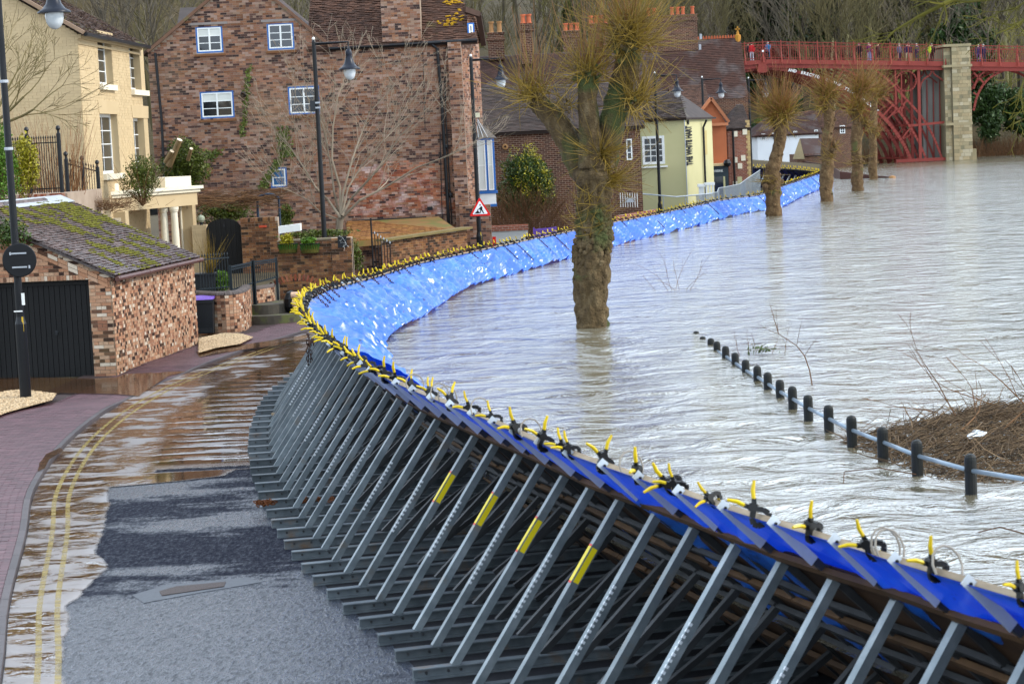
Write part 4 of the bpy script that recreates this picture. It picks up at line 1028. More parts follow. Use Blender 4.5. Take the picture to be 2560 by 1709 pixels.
def lamp_at(u, vt, y, zb, hs, label, arm, **k):
    t = Y(u, vt, y); return lamp((t.x, y, zb), t.z-zb, hs, label, arm, **k)
lamp_at(784, 105, 66, -.75, 1.0, 'street lamp with a control box, standing behind the barrier before the bare tree', 1.05, box=True)
l3 = lamp_at(1177, 146, 78, -1.0, .92, 'street lamp carrying the red road works triangle beside the bay window', 1.05)
lamp_at(1637, 187, 105, -1.1, .95, 'street lamp standing in front of the cream pub wall, half behind shoots', 1.05)
lamp_at(1755, 197, 122, -1.1, .95, 'street lamp rising behind the slate roof of the cream pub', 1.05)
lamp_at(1871, 199, 136, -1.1, 1.0, 'farthest street lamp, at the corner of the tall dark roof by the bridge', 1.05)
# road works triangle
def tri(c, s, y0, col, nm, par, d=.012):
    mb = MB(); P = [c+V(-s/2, y0, -s*.289), c+V(s/2, y0, -s*.289), c+V(0, y0, s*.577)]; Q = []
    for i in range(3):
        a, b, e = P[i-1], P[i], P[(i+1) % 3]; Q += [b+(a-b)*.06, b+(e-b)*.06]
    mb.prism(Q, (0, d, 0)); return mb.build(nm, col, par)
c = Y(1200, 524, 77.7); M_REDS = mat('sign_red', [(.75, .03, .02)], 2, .3, rnd=0, bmp=0); M_WHS = mat('sign_white', [(.85, .85, .85)], 2, .3, rnd=0, bmp=0); M_BLS = mat('sign_black', [(.01, .01, .01)], 2, .4, rnd=0, bmp=0)
sg = thing('road_works_sign', c, 'red and white triangular road works sign with a black digging figure', 'road sign')
tri(c, .79, 0, M_REDS, 'red_border', sg); tri(c, .57, -.006, M_WHS, 'white_panel', sg)
mb = MB(); k = .57
def fig(P): mb.prism([c+V(x*k, -.010, z*k) for x, z in P], (0, .004, 0))
fig([(-.36, -.24), (-.02, -.24), (-.10, -.13), (-.17, -.06), (-.24, -.12)])
fig([(-.02, .02), (.05, .20), (.12, .22), (.16, .12), (.15, .0), (.20, -.12), (.27, -.24), (.20, -.24), (.12, -.12), (.08, -.04), (.05, -.14), (.02, -.24), (-.05, -.24), (.0, -.12), (.02, -.02)])
fig([(.03, .17), (-.06, .06), (-.16, .02), (-.16, -.02), (-.03, .01), (.07, .11)]); fig([(-.20, -.02), (-.17, .0), (-.03, -.2), (-.07, -.22)])
fig([(.02+.045*cos(a), .285+.05*sin(a)) for a in np.linspace(0, 2*pi, 10)[:-1]])
mb.build('digging_figure', M_BLS, sg)
mb = MB(); mb.box(c+V(0, .1, .1), (.05, .16, .3)); mb.build('bracket', M_LEAD, sg)
# ================================================================= BUILDINGS
def bricktex(name, c1, c2, mortar, rough=.9, sc=1., patch=None):
    """far brickwork: coursing as colour and relief (too small in the picture to be pieces)"""
    m, nt, b = _new(name); wp = worldpos(nt)
    sp = nt.nodes.new('ShaderNodeSeparateXYZ'); nt.links.new(wp, sp.inputs[0]); cb = nt.nodes.new('ShaderNodeCombineXYZ')
    nt.links.new(mathn(nt, 'ADD', sp.outputs[0], mathn(nt, 'MULTIPLY', sp.outputs[1], .8)), cb.inputs[0]); nt.links.new(sp.outputs[2], cb.inputs[1])
    t = nt.nodes.new('ShaderNodeTexBrick'); nt.links.new(cb.outputs[0], t.inputs[0])
    t.inputs['Color1'].default_value = (*dk(c1), 1); t.inputs['Color2'].default_value = (*dk(c2), 1); t.inputs['Mortar'].default_value = (*mortar, 1)
    t.inputs['Scale'].default_value = 1; t.inputs['Brick Width'].default_value = .24*sc; t.inputs['Row Height'].default_value = .085*sc; t.inputs['Mortar Size'].default_value = .009
    c = mixc(nt, .6, t.outputs[0], ramp(nt, noise(nt, 1.1, 6, .65, vec=wp), [(.45, .42, .4), (1.35, 1.3, 1.25)]), 'MULTIPLY')
    c = mixc(nt, .5, c, ramp(nt, noise(nt, 9, 3, vec=wp), [(.5, .5, .5), (1.3, 1.3, 1.3)]), 'MULTIPLY')
    nt.links.new(c, b.inputs['Base Color']); b.inputs['Roughness'].default_value = rough; b.inputs['Specular IOR Level'].default_value = .2
    bump(nt, b, t.outputs['Fac'], -.4, .01); return m
MT_BR = bricktex('far_brown_brick', (.17, .085, .055), (.085, .045, .034), (.26, .19, .14))
MT_RED = bricktex('far_red_brick', (.34, .13, .08), (.25, .10, .07), (.4, .3, .24))
MT_ORG = mat('orange_render', [(.36, .13, .065), (.45, .17, .085)], 1.5, .8, rnd=0)
def PLN(u, v, o, n):
    d = ray(u, v); o = Vector(o); n = Vector(n); return CP+d*((o-CP).dot(n)/d.dot(n))
# ---------------- brick garage
G0 = V(-8.93, 48.0, ZR); gu = V(.92, 6.55, 0).normalized(); gn = V(gu.y, -gu.x, 0); GW = 6.6; GE = 2.30
gar = thing('brick_garage', G0, 'brick garage with a mossy tiled roof and wide black door at the flooded pavement', 'garage')
fw_o = G0-gn*6.6; sk = .13
outl = [(0, 0), (6.6, 0), (6.6, GE), (3.3, GE+1.55), (0, GE)]; dh = [(6.6-.52-2.5, 0, 6.6-.52, 2.2)]
mb = wallpanel(fw_o+gu*.0, gn, 6.6, GE, -gu, .2, outl, dh)
fwall = mb.build('front_wall', M_MORTAR, gar)
ol2 = [(0, 0), (6.6, 0), (6.6, GE), (3.3, GE+1.52), (0, GE)]
brickwork(fwall, fw_o, gn, 6.6, GE+1.6, MBR_GAR, outline=ol2, holes=[(6.6-.52-2.5, 0, 6.6-.52, 2.24)], nparts=110, seed=5, pitch=.080, bl=.235)
mb = wallpanel(G0, gu, GW, GE, gn, .2, holes=[]); mb.obox(G0-gn*6.6+gu*(GW-.1), gn*6.5, gu*.1, V(0, 0, GE)); swall = mb.build('side_wall', M_MORTAR, gar)
brickwork(swall, G0, gu, GW, GE-.08, MBR_GAR, header=True, nparts=190, seed=6, pitch=.080, bl=.235)
mb = MB()
for i in range(34): mb.tint = rng.random()*.98+.01; mb.obox(G0+gu*(.05+i*.195)+V(0, 0, GE-.075), gu*.1, gn*.045, V(0, 0, .075))
mb.build('dentil_bricks', MBR_GAR[1], swall, 'stuff')
# soldier course over the door and raked verge bricks
mb = MB()
for i in range(34): mb.tint = rng.random()*.98+.01; mb.obox(fw_o+gn*(6.6-.52-2.5+i*.074)+V(0, 0, 2.21)-gu*0, gn*.066, -gu*.022, V(0, 0, .10))
rk = (V(0, 0, 1.55)-gn*3.3).normalized(); rn = gn.cross(V(0, 0, 0)) if False else None
for row_ in range(2):
    up2 = V(0, 0, .085*(row_+1)+.01)
    for i in range(14):
        mb.tint = rng.random()*.98+.01; p = fw_o+gn*6.55+V(0, 0, GE-.30+row_*.10)+rk*(.02+i*.25)-gu*.001
        mb.obox(p, rk*.238, -gu*(.045 if row_ else .03), V(0, 0, .088))
mb.build('verge_bricks', MBR_GAR[1], fwall, 'stuff')
mb = MB(); dO = fw_o+gn*(6.6-.52-2.5)+gu*.16
dl = thing('garage_door', dO, None, None); dl.parent = gar; dl.location = dO-wloc(gar)
for i in range(20):
    mb = MB(); mb.obox(dO+gn*(i*.125+.006)+V(0, 0, .0), gn*.113, gu*.03, V(0, 0, 2.08)); mb.build('board', M_BLKWOOD, dl)
mb = MB(); mb.obox(dO+gu*.032, gn*2.5, gu*.02, V(0, 0, 2.2)); mb.obox(dO+V(0, 0, 2.09)-gu*.02, gn*2.5, gu*.045, V(0, 0, .12)); mb.build('frame', M_BLKWOOD, dl)
mb = MB(); q = dO+gn*1.62+V(0, 0, 1.02)-gu*.02; mb.box(q, (.05, .02, .10)); mb.box(q-gu*.03+V(.02, 0, .02), (.09, .02, .02)); mb.build('handle', M_DKPLAS, dl)
# roof
eo = G0+gn*.14-gu*.12+V(0, 0, GE-.04); sl = (-gn*3.44+V(0, 0, 1.62)).normalized(); SL = (-gn*3.44+V(0, 0, 1.62)).length
sl2 = (gn*3.44+V(0, 0, 1.62)).normalized()
mb = MB(); up_n = gu.cross(sl); up_n = up_n if up_n.z > 0 else -up_n
mb.obox(eo, gu*(GW+.2), sl*SL, -up_n*.05); eo2 = eo-gn*(6.88); mb.obox(eo2, gu*(GW+.2), sl2*SL, -up_n.reflect(gn)*.05)
groof = mb.build('roof', M_TILEG, gar)
tiles(groof, eo, gu, sl, GW+.2, SL, (M_TILEGO, M_TILEG), tw=.17, tg=.105, nparts=290, jitter=.014)
mb = MB(); r = np.random.RandomState(4)
for i in range(9000):
    a = r.rand()*(GW+.1); b = r.rand()*(SL-.05)
    k = float(fbm(np.array(a*2.0+b*1.1), np.array(b*1.6-a*.4), 4, 31)); k2 = np.clip(b/SL*1.2, 0, 1)*np.clip((SL*1.08-b), 0, 1)
    if k < .62-.16*k2: continue
    p = eo+gu*(a+rng.uniform(-.02, .02))+sl*(round(b/.105)*.105+rng.uniform(-.01, .03))+up_n*.045
    mb.tint = rng.random()*.98+.01; s_ = rng.uniform(.015, .042); mb.blob(p, s_, 5, (1.5, 1.6, .6))
mb.build('moss', M_MOSS, groof, 'stuff')
mb = MB(); g = eo+gn*.05-V(0, 0, .06); mb.tube([g, g+gu*(GW+.24)], .055, 10); mb.build('gutter', M_GUTB, groof)
for a in (.1, 2.3, 4.5, 6.5):
    mb = MB(); mb.lathe(g+gu*a, [(.058, 0), (.062, .01), (.062, .07), (.058, .08)], 10, gu); mb.build('gutter_joint', M_GUTB, groof)
mb = MB(); q = eo+sl*SL+gu*(2.5); mb.obox(q-sl*.25+up_n*.05, gu*(GW-2.3), sl*.42, up_n*.012); mb.build('lead_flashing', M_LEAD, groof)
mb = MB()
for i in range(16): mb.tint = rng.random()*.98+.01; mb.lathe(eo+sl*SL+gu*(i*.33)+V(0, 0, .0), [(.1, 0), (.105, .3)], 8, gu)
mb.build('ridge_tiles', M_TILEG, groof, 'stuff')
# ivy over garage left
def bush(name, c, r, n, size, m, label, cat='bush', seed=1, twigs=0, group=None, **k):
    o = thing(name, (c[0], c[1], c[2]-r[2]), label, cat, group); mb = MB(); leafmass(mb, c, r, n, size, seed, **k); mb.build('foliage', m, o)
    if twigs:
        mb = MB(); rr = random.Random(seed)
        for i in range(twigs):
            d = V(rr.gauss(0, .5), rr.gauss(0, .4), 1).normalized(); twig(mb, (c[0], c[1], c[2]-r[2]), d, r[2]*rr.uniform(1.2, 2.2), .010, rr, 5, .3)
        mb.build('stems', M_TWIGB, o)
    return o
c = Y(10, 585, 47.3); bush('ivy', (c.x, c.y+.6, c.z), (.6, .4, .5), 900, .045, M_LEAF, 'dark ivy mass over the left end of the mossy garage roof', 'ivy', 3)
# ---------------- raised terrace behind the garage, its wall, railings and planting
tw = Y(168, 480, 56); twl = V(-16.5, 56.4, 0)
ter = thing('terrace_wall', (twl.x, 56.4, ZR), 'low brick terrace wall carrying black railings behind the garage', 'wall')
mb = MB(); zt = 3.18; mb.obox((twl.x, 56, ZR), (tw.x-twl.x, 0, 0), (0, 4.8, 0), (0, 0, zt-ZR)); core = mb.build('core', M_MORTAR_D, ter)
brickwork(core, (twl.x, 56, zt-1.0), V(1, 0, 0), tw.x-twl.x, .88, MBR_OLD, seed=8)
mb = MB()
for i in range(int((tw.x-twl.x)/.08)): mb.tint = rng.random()*.98+.01; mb.obox((twl.x+i*.08, 55.96, zt-.11), (.07, 0, 0), (0, .22, 0), (0, 0, .115))
mb.build('coping_bricks', MBR_RED[1], ter, 'stuff')
def railing(name, label, a, b, h, n, posts, spear=True, m=M_BLACK, r=.011, ph=.18, group=None):
    a = Vector(a); b = Vector(b); o = thing(name, a, label, 'railings', group)
    for k, t in enumerate((.08, .90)):
        mb = MB(); mb.bar(a+V(0, 0, h*t), b+V(0, 0, h*t), .035, .03); mb.build('top_rail' if k else 'bottom_rail', m, o)
    for i in range(n):
        p = a.lerp(b, (i+.5)/n); mb = MB(); mb.tube([p, p+V(0, 0, h*.99)], r, 5)
        if spear: mb.lathe(p+V(0, 0, h*.97), [(r, 0), (.025, .03), (.001, .1)], 5)
        mb.build('baluster', m, o)
    for t in posts:
        p = a.lerp(b, t); mb = MB(); mb.lathe(p, [(.055, 0), (.055, h+ph-.1), (.035, h+ph-.08), (.03, h+ph-.02), (.065, h+ph+.03), (.05, h+ph+.09), (.001, h+ph+.12)], 10); mb.build('post', m, o)
    return o
a = Y(-20, 485, 56.1); b = Y(155, 474, 56.1); railing('iron_railings', 'tall black railings with ball-topped posts on the terrace wall behind the yellow shrub', (a.x, a.y, 3.2), (b.x, b.y, 3.2), 1.45, 30, (.55, 1.))
a = Y(172, 505, 58); b = Y(250, 520, 61); railing('iron_railings', 'black railings of ball-topped posts stepping down beside the cream house', (a.x, a.y, a.z), (b.x, b.y, b.z), 1.15, 12, (0, .5, 1.), ph=.1)
c = Y(8, 370, 54); o = thing('conifer', (c.x, c.y, 3.1), 'bright green feathery conifer at the left edge behind the lamp post', 'conifer')
mb = MB(); leafmass(mb, (c.x-.1, c.y, 4.1), (.55, .5, 1.35), 5200, .035, 5, .2); mb.build('crown', M_LEAFB, o); mb = MB(); mb.tube([(c.x-.1, c.y, 2.9), (c.x-.1, c.y, 4.6)], .05, 6); mb.build('trunk', M_TWIGB, o)
c = Y(62, 392, 54.6); bush('golden_shrub', (c.x, c.y, 3.95), (.42, .4, .95), 3400, .04, M_LEAFY, 'yellow and green variegated shrub in front of the terrace railings', 'shrub', 8, 10, hole=.36)
rr = random.Random(4); c = Y(150, 450, 58.5); mb = MB()
for i in range(150):
    t = rr.random(); p = V(c.x-.75+t*1.3, c.y+rr.uniform(-.3, .3), 2.7); twig(mb, p, V(-.35+.6*t+rr.gauss(0, .12), 0, 1), rr.uniform(1.6, 2.9), .009, rr, 6, .18, -.05)
tag(mb.build('red_stem_shrub', M_SHOOTR), 'bare shrub of upright russet stems against the cream side wall', 'shrub')
rr = random.Random(21); o = thing('bare_tree', (-14.6, 58.5, 2.5), 'bare branching tree at the top left before the cream house', 'tree')
mb = MB(); mb.tube([(-14.9, 58.5, 2.4), (-14.4, 58.5, 4.4), (-14.1, 58.4, 5.1)], [.12, .10, .08], 8); mb.build('trunk', M_TWIG, o)
mb = MB()
for (dx, dz, L_) in ((-.5, 1, 1.5), (-.1, 1.1, 1.7), (.3, 1, 1.6), (.6, .7, 1.5), (.9, .4, 1.4), (1., .12, 1.5), (-.8, .5, 1.3), (.15, .8, 1.4)):
    grow(mb, (-14.1+.1*dx, 58.4, 5.0), V(dx, rr.uniform(-.2, .2), dz), L_, .05, 4, rr, 3, .12, .6, .66, 4, 5, minr=.006)
mb.build('branches', mat('olive_grey_bark', [(.13, .11, .05), (.26, .21, .11)], 3, .9, rnd=.3, src='attr', bmp=0), o)
# ---------------- cream house
C0 = Y(207, 300, 62); C0.z = ZR; cu = (V(-11.75, 70.8, 0)-V(C0.x, 62, 0)); CL = cu.length; cu.normalize(); cn = V(cu.y, -cu.x, 0); CE = 7.62-ZR
ch_ = thing('cream_house', C0, 'cream painted brick house with tall sash windows and a dark tiled roof', 'house')
hol = []
def cpl(u, v):
    p = PLN(u, v, C0, cn); return ((p-C0).dot(cu), p.z-ZR)
for (u0, v0, u1, v1) in ((249, 92, 276, 210), (328, 116, 357, 224), (258, 286, 292, 436), (341, 296, 369, 446)):
    a = cpl(u0, v1); b = cpl(u1, v0); hol.append((a[0], a[1], b[0], b[1]))
hol = [(a, min(b, d), max(c_, a+.9), max(b, d)) for a, b, c_, d in hol]
mb = wallpanel(C0, cu, CL, CE, cn, .3, holes=hol); cw = mb.build('river_wall', M_CREAM, ch_)
brickwork(cw, C0+V(0, 0, 2.), cu, CL, CE-2.0, (M_CREAM, M_CREAM), pitch=.085, bl=.24, holes=[(a, b-2, c_, d-2) for a, b, c_, d in hol], proud=.010, joint=.009, vary=.003, seed=9)
SO = C0-cn*8.; sou = cn
side_out = [(0, 0), (8, 0), (8, CE), (4, CE+2.5), (0, CE)]
mb = wallpanel(SO, cn, 8, CE, -cu, .3, side_out); cs = mb.build('side_wall', M_CREAM, ch_)
brickwork(cs, SO+V(0, 0, 3.2), cn, 8, CE-.7, (M_CREAM, M_CREAM), pitch=.085, bl=.24, outline=[(x, z-3.2) for x, z in [(0, 3.2), (8, 3.2), (8, CE), (4, CE+2.45), (0, CE)]], proud=.010, joint=.009, vary=.003, seed=10)
for i, (a, b, c_, d) in enumerate(hol):
    w = window(cw, C0+cu*a+V(0, 0, b)-cn*.22, cu, c_-a, d-b, 2, 4, fw=.09, centre=False, glass=M_GLASS, blind=0)
    mb = MB(); mb.obox(C0+cu*(a-.06)+V(0, 0, b-.17)-cn*.1, cu*(c_-a+.12), cn*.22, V(0, 0, .17)); mb.build('sill', M_CREAMW, w)
    mb = MB(); mb.prism([C0+cu*(a-.05)+V(0, 0, d), C0+cu*(c_+.05)+V(0, 0, d), C0+cu*(c_+.16)+V(0, 0, d+.4), C0+cu*(a-.16)+V(0, 0, d+.4)], cn*.02) if i > 1 else mb.obox(C0+cu*(a-.1)+V(0, 0, d+.01), cu*(c_-a+.2), cn*.05, V(0, 0, .09)); mb.build('lintel', M_CREAM, w)
mb = MB(); mb.obox(C0+V(0, 0, CE-.30), cu*CL, cn*.05, V(0, 0, .07)); mb.obox(C0+V(0, 0, CE-.14), cu*CL, cn*.10, V(0, 0, .12)); mb.build('cornice', M_CREAM, cw)
E0 = C0+cn*.25-cu*.25+V(0, 0, CE-.02); E1 = E0+cu*(CL+.45); s1 = (-cn*4.25+V(0, 0, 2.65)); s1l = s1.length; s1n = s1.normalized()
mb = MB(); rn_ = cu.cross(s1n); rn_ = rn_ if rn_.z > 0 else -rn_
mb.prism([E0, E1, E1-cu*2.2+s1, E0+s1], -rn_*.06); mb.prism([E0-cn*8.5, E0+s1, E1-cu*2.2+s1, E1-cn*8.5], V(0, 0, -.06)); mb.prism([E1, E1-cn*8.5, E1-cu*2.2+s1], V(0, 0, -.06))
crf = mb.build('roof', M_TILE, ch_)
tiles(crf, E0, cu, s1n, CL+.45, s1l, (M_TILE, M_TILE), tw=.2, tg=.14, outline=[(0, 0), (CL+.45, 0), (CL-1.75, s1l), (0, s1l)], jitter=.02, seed=12)
mb = MB(); mb.bar(E0-V(0, 0, .03)+cn*.05, E1-V(0, 0, .03)+cn*.05, .11, .10); mb.build('gutter', M_BLACK, crf)
mb = MB(); mb.bar(E0-cu*.0+rn_*.02, E0+s1+rn_*.02, .16, .10, rn_); mb.build('verge', mat('verge_mortar', [(.30, .2, .14), (.42, .3, .21)], 4), crf)
b = E0+s1+cu*5.2; mb = MB(); mb.obox(b-V(.5, 0, .8), (1.2, 0, 0), (0, .8, 0), (0, 0, 3)); mb.build('chimney', MT_BR, ch_)
# porch
pa = Y(262, 500, 65.0); pb_ = Y(492, 475, 69.6)
por = thing('porch', (pb_.x, pb_.y, 0), 'cream classical porch with white columns and a moulded cornice beside the cream house', 'porch')
d = V(pb_.x-pa.x, pb_.y-pa.y, 0); dl_ = d.length; d.normalize(); dn_ = V(d.y, -d.x, 0)
zc = Y(440, 478, 69).z
def pslab(z0, z1, ov, nm, m, x0=0, x1=None):
    mb = MB(); x1 = dl_ if x1 is None else x1
    mb.obox(V(pa.x, pa.y, z0)+d*(x0-ov)+dn_*ov, d*(x1-x0+2*ov), -dn_*(1.6+ov), V(0, 0, z1-z0)); mb.build(nm, m, por)
z0c = Y(400, 470, 68).z
pslab(z0c-.10, z0c+.0, .16, 'cornice', M_CREAMW); pslab(z0c-.20, z0c-.102, .08, 'cornice', M_CREAMW); pslab(z0c-.62, z0c-.202, 0, 'frieze', M_CREAM)
pslab(z0c+.002, z0c+.32, -.12, 'parapet', M_CREAMW, dl_*.66, dl_); pslab(z0c+.002, z0c+.24, -.1, 'parapet', M_CREAMW, 0, dl_*.2)
zc = z0c-.62; zb_ = .1
for uu in (411, 437):
    p = Y(uu, 560, 68.2); mb = MB(); mb.lathe((p.x, p.y, 0), [(.15, zb_), (.15, zb_+.1), (.13, zb_+.13), (.125, 1.1), (.108, zc-.18), (.13, zc-.15), (.135, zc-.12), (.15, zc-.08), (.15, zc)], 18); mb.build('column', M_CREAMW, por, smooth=False)
a = Y(449, 560, 69.8); b = Y(483, 560, 69.8)
mb = MB(); mb.obox((a.x, a.y, zb_), (b.x-a.x, 0, 0), (0, .8, 0), (0, 0, zc-zb_)); mb.build('pier', M_CREAM, por)
mb = MB(); mb.tube([(a.x+.06, a.y-.03, zb_), (a.x+.06, a.y-.03, zc)], .04, 8); mb.build('downpipe', M_CREAMW, por)
a = Y(262, 540, 65.2); mb = MB(); mb.obox((a.x, a.y, zb_), (.62, 0, 0), (0, .6, 0), (0, 0, z0c-.62-zb_)); mb.build('pier', M_CREAM, por)
mb = MB(); mb.obox((a.x+.14, a.y-.012, z0c-1.3), (.34, 0, 0), (0, .02, 0), (0, 0, .5)); mb.build('recess_frame', M_CREAMW, por)
mb = MB(); a = Y(449, 512, 69.5)
mb.tube([a+V(.3, -.1, 0), a+V(0, -.1, -.02), a+V(-.25, -.1, -.06)], .012, 5); mb.tube([a+V(0, -.1, .04)+V(.09*cos(q), 0, .07*sin(q)) for q in np.linspace(0, 5, 12)], .01, 4); mb.tube([a+V(.25, -.1, .12), a+V(.25, -.1, -.14)], .012, 5)
mb.build('iron_bracket', M_BLACK, por)
c = Y(352, 440, 64.3); bush('rounded_shrub', (c.x, c.y, c.z-.05), (.72, .55, .85), 5200, .032, M_IVY, 'rounded loose shrub growing up the front of the cream house', 'shrub', 12, 46, hole=.34)
c = Y(275, 505, 60); mb = MB(); rr = random.Random(9)
for i in range(420): twig(mb, (c.x+rr.gauss(0, .42), c.y+rr.gauss(0, .2), c.z-.15+rr.gauss(0, .08)), V(rr.gauss(0, 1), rr.gauss(0, .6), rr.uniform(.0, .8)), rr.uniform(.2, .5), .006, rr, 3)
tag(mb.build('dead_creeper', M_TWIGB), 'brown dead creeper tangled along the top of the garage roof', 'creeper')
# ---------------- yard: black arched door, garden walls, railings, steps
yw = thing('garden_wall', (-9.8, 70, 0), 'old brick garden wall right of the black arched door', 'wall')
a = Y(604, 600, 69); b = Y(697, 600, 69); zt = Y(650, 545, 69).z
mb = MB(); mb.obox((a.x, 69, 0), (b.x-a.x, 0, 0), (0, .4, 0), (0, 0, zt)); core = mb.build('core', M_MORTAR_D, yw)
brickwork(core, (a.x, 69, 0), V(1, 0, 0), b.x-a.x, zt-.12, MBR_OLD, seed=14, nparts=60, pitch=.085)
mb = MB()
for i in range(int((b.x-a.x)/.08)): mb.tint = rng.random()*.98+.01; mb.obox((a.x+i*.08, 68.97, zt-.11), (.07, 0, 0), (0, .45, 0), (0, 0, .12))
mb.build('coping_bricks', MBR_OLD[1], yw, 'stuff')
mb = MB(); q = Y(657, 566, 68.96); mb.box(q, (.24, .03, .07)); mb.build('brick', mat('bright_red_brick', [(.45, .09, .05), (.5, .11, .06)], 5), yw)['label'] = 'bright red brick'
dr = thing('arched_door', (Y(560, 600, 69.2).x, 69.2, .1), 'black arched wooden garden door between cream and brick walls', 'door')
x0 = Y(517, 600, 69.2).x; x1 = Y(604, 600, 69.2).x; nb = 7
for i in range(nb):
    xa = x0+(x1-x0)*i/nb; xb = x0+(x1-x0)*(i+1)/nb-.006; f = lambda x: 1.60+.30*sqrt(max(0, 1-((x-(x0+x1)/2)/((x1-x0)/2))**2))
    mb = MB(); mb.prism([(xa, 69.2, 0), (xb, 69.2, 0), (xb, 69.2, f(xb)), ((xa+xb)/2, 69.2, f((xa+xb)/2)), (xa, 69.2, f(xa))], (0, .05, 0)); mb.build('board', M_BLKWOOD, dr)
mb = MB(); q = Y(560, 564, 69.17); mb.box(q, (.05, .02, .08)); mb.build('handle', M_DKPLAS, dr)
cwl = thing('cream_wall', (Y(500, 600, 69.6).x, 69.6, 0), 'short cream painted brick wall left of the black arched door', 'wall')
a = Y(482, 600, 69.6); b = Y(517, 600, 69.4); zt = Y(500, 563, 69.5).z; mb = MB(); mb.obox((a.x, 69.5, 0), (b.x-a.x, 0, 0), (0, .4, 0), (0, 0, zt)); core = mb.build('core', M_CREAM, cwl)
brickwork(core, (a.x, 69.5, 0), V(1, 0, 0), b.x-a.x, zt, (M_CREAM, M_CREAM), pitch=.085, proud=.008, seed=15)
q = Y(503, 556, 69.6); o = thing('globe_lamp', (q.x, q.y, q.z-.1), 'small round garden lamp on the cream wall', 'lamp'); mb = MB(); mb.blob(q+V(0, 0, .12), .13, 10); mb.build('globe', mat('green_grey_glass', [(.28, .30, .22), (.38, .4, .3)], 4, .2, rnd=0), o); mb = MB(); mb.lathe(q, [(.06, -.12), (.05, 0), (.07, .02)], 8); mb.build('base', M_BLACK, o)
# curved front garden wall with engineering-brick coping
curve = [(Z(x, y, ZR+.08)) for x, y in ((470, 826), (560, 833), (610, 826), (632, 806))]
cv = smooth([(p.x, p.y, 0) for p in curve], .235)
cwall = thing('curved_wall', (cv[0][0], cv[0][1], ZR), 'curved low brick wall with dark rounded coping behind the wheelie bin', 'wall')
zt = .24; mb = MB(); mc = MB()
pcore = MB()
for i in range(len(cv)-1):
    a = Vector(cv[i]); b = Vector(cv[i+1]); d = (b-a).normalized(); nn = V(d.y, -d.x, 0)
    pcore.obox(V(a.x, a.y, ZR-.1), b-a, -nn*.23, V(0, 0, zt-ZR+.1))
core = pcore.build('core', M_MORTAR_D, cwall)
cnt = 0; um = {}
for i in range(len(cv)-1):
    a = Vector(cv[i]); b = Vector(cv[i+1]); d = (b-a).normalized(); nn = V(d.y, -d.x, 0); M0 = Matrix((d, -nn, V(0, 0, 1))).transposed().to_4x4()
    for r_ in range(13):
        z = ZR+.0+r_*.084
        if z > zt-.06: break
        for h_ in range(2):
            M = M0.copy(); M.translation = a+d*((.5*h_+(.0 if r_ % 2 else .0))*(b-a).length)+V(0, 0, z)+nn*.003*rng.random()-wloc(core)
            place('brick', unit_brick((b-a).length/2-.010, .073, MBR_GAR[0]), M, core); cnt += 1
for i in range(len(cv)-1):
    a = Vector(cv[i]); b = Vector(cv[i+1]); d = (b-a).normalized(); nn = V(d.y, -d.x, 0)
    for h_ in range(3):
        mb = MB(); p = a+d*(h_/3*(b-a).length)-nn*.115+V(0, 0, zt+.002-a.z)
        p.z = zt; P = [p+nn*(.155*cos(q))+V(0, 0, .10*sin(q)) for q in np.linspace(0, pi, 7)]; mb.prism(P, d*((b-a).length/3-.006)); mb.build('coping_brick', mat('blue_engineering_brick', [(.08, .065, .06), (.15, .12, .105)], 8, .6, rnd=.3) if i == 0 and h_ == 0 else bpy.data.materials['blue_engineering_brick'], cwall)
# raised yard level
sheet('yard_ground', [(-11.8, 60.2), (-8.2, 60.2), (-7.4, 61.5), (-7.0, 64.3), (-7.0, 71), (-11.8, 71)], .12, M_EARTH)
# second curved pier and steps
a = Y(633, 800, 60.6); b = Y(690, 800, 61.6); pr = thing('wall_pier', (a.x, a.y, -.3), 'short length of brick wall with rounded coping between the railing posts', 'wall')
zt = Y(660, 722, 61).z; mb = MB(); d = V(b.x-a.x, b.y-a.y, 0); mb.obox((a.x, a.y, ZR), d, (0, .25, 0), (0, 0, zt-ZR)); core = mb.build('core', M_MORTAR_D, pr)
brickwork(core, (a.x, a.y, ZR), d, d.length, zt-ZR, MBR_GAR, header=True, seed=17, pitch=.082, nparts=60)
mb = MB(); dd = d.normalized(); P = [V(a.x, a.y+.12, zt)+V(.0, -.16*cos(q), .10*sin(q)) for q in np.linspace(0, pi, 7)]; mb.prism(P, d); mb.build('coping', bpy.data.materials['blue_engineering_brick'], pr)
st = thing('stone_steps', Z(690, 815, ZR+.03), 'two curved mossy stone steps at the foot of the garden railings', 'steps')
M_STEP = mat('mossy_step_stone', [(.07, .062, .05), (.14, .125, .10)], 4, .8, rnd=0, patch=((.09, .10, .03), 2, .55))
for k, (xc, w, z0, z1, dy) in enumerate(((675, 62, ZR, -.55, 0), (660, 42, -.549, -.28, .45))):
    c = Z(xc+8, 812, ZR); wd = w*1.0898*60/5352*1.05
    mb = MB(); P = [V(c.x+wd*cos(q)*1.05, c.y+dy-.55*abs(sin(q)), z0) for q in np.linspace(pi, 2*pi, 14)]+[V(c.x+wd, c.y+1.6, z0), V(c.x-wd, c.y+1.6, z0)]
    mb.prism(P, (0, 0, z1-z0)); mb.build('step', M_STEP, st)
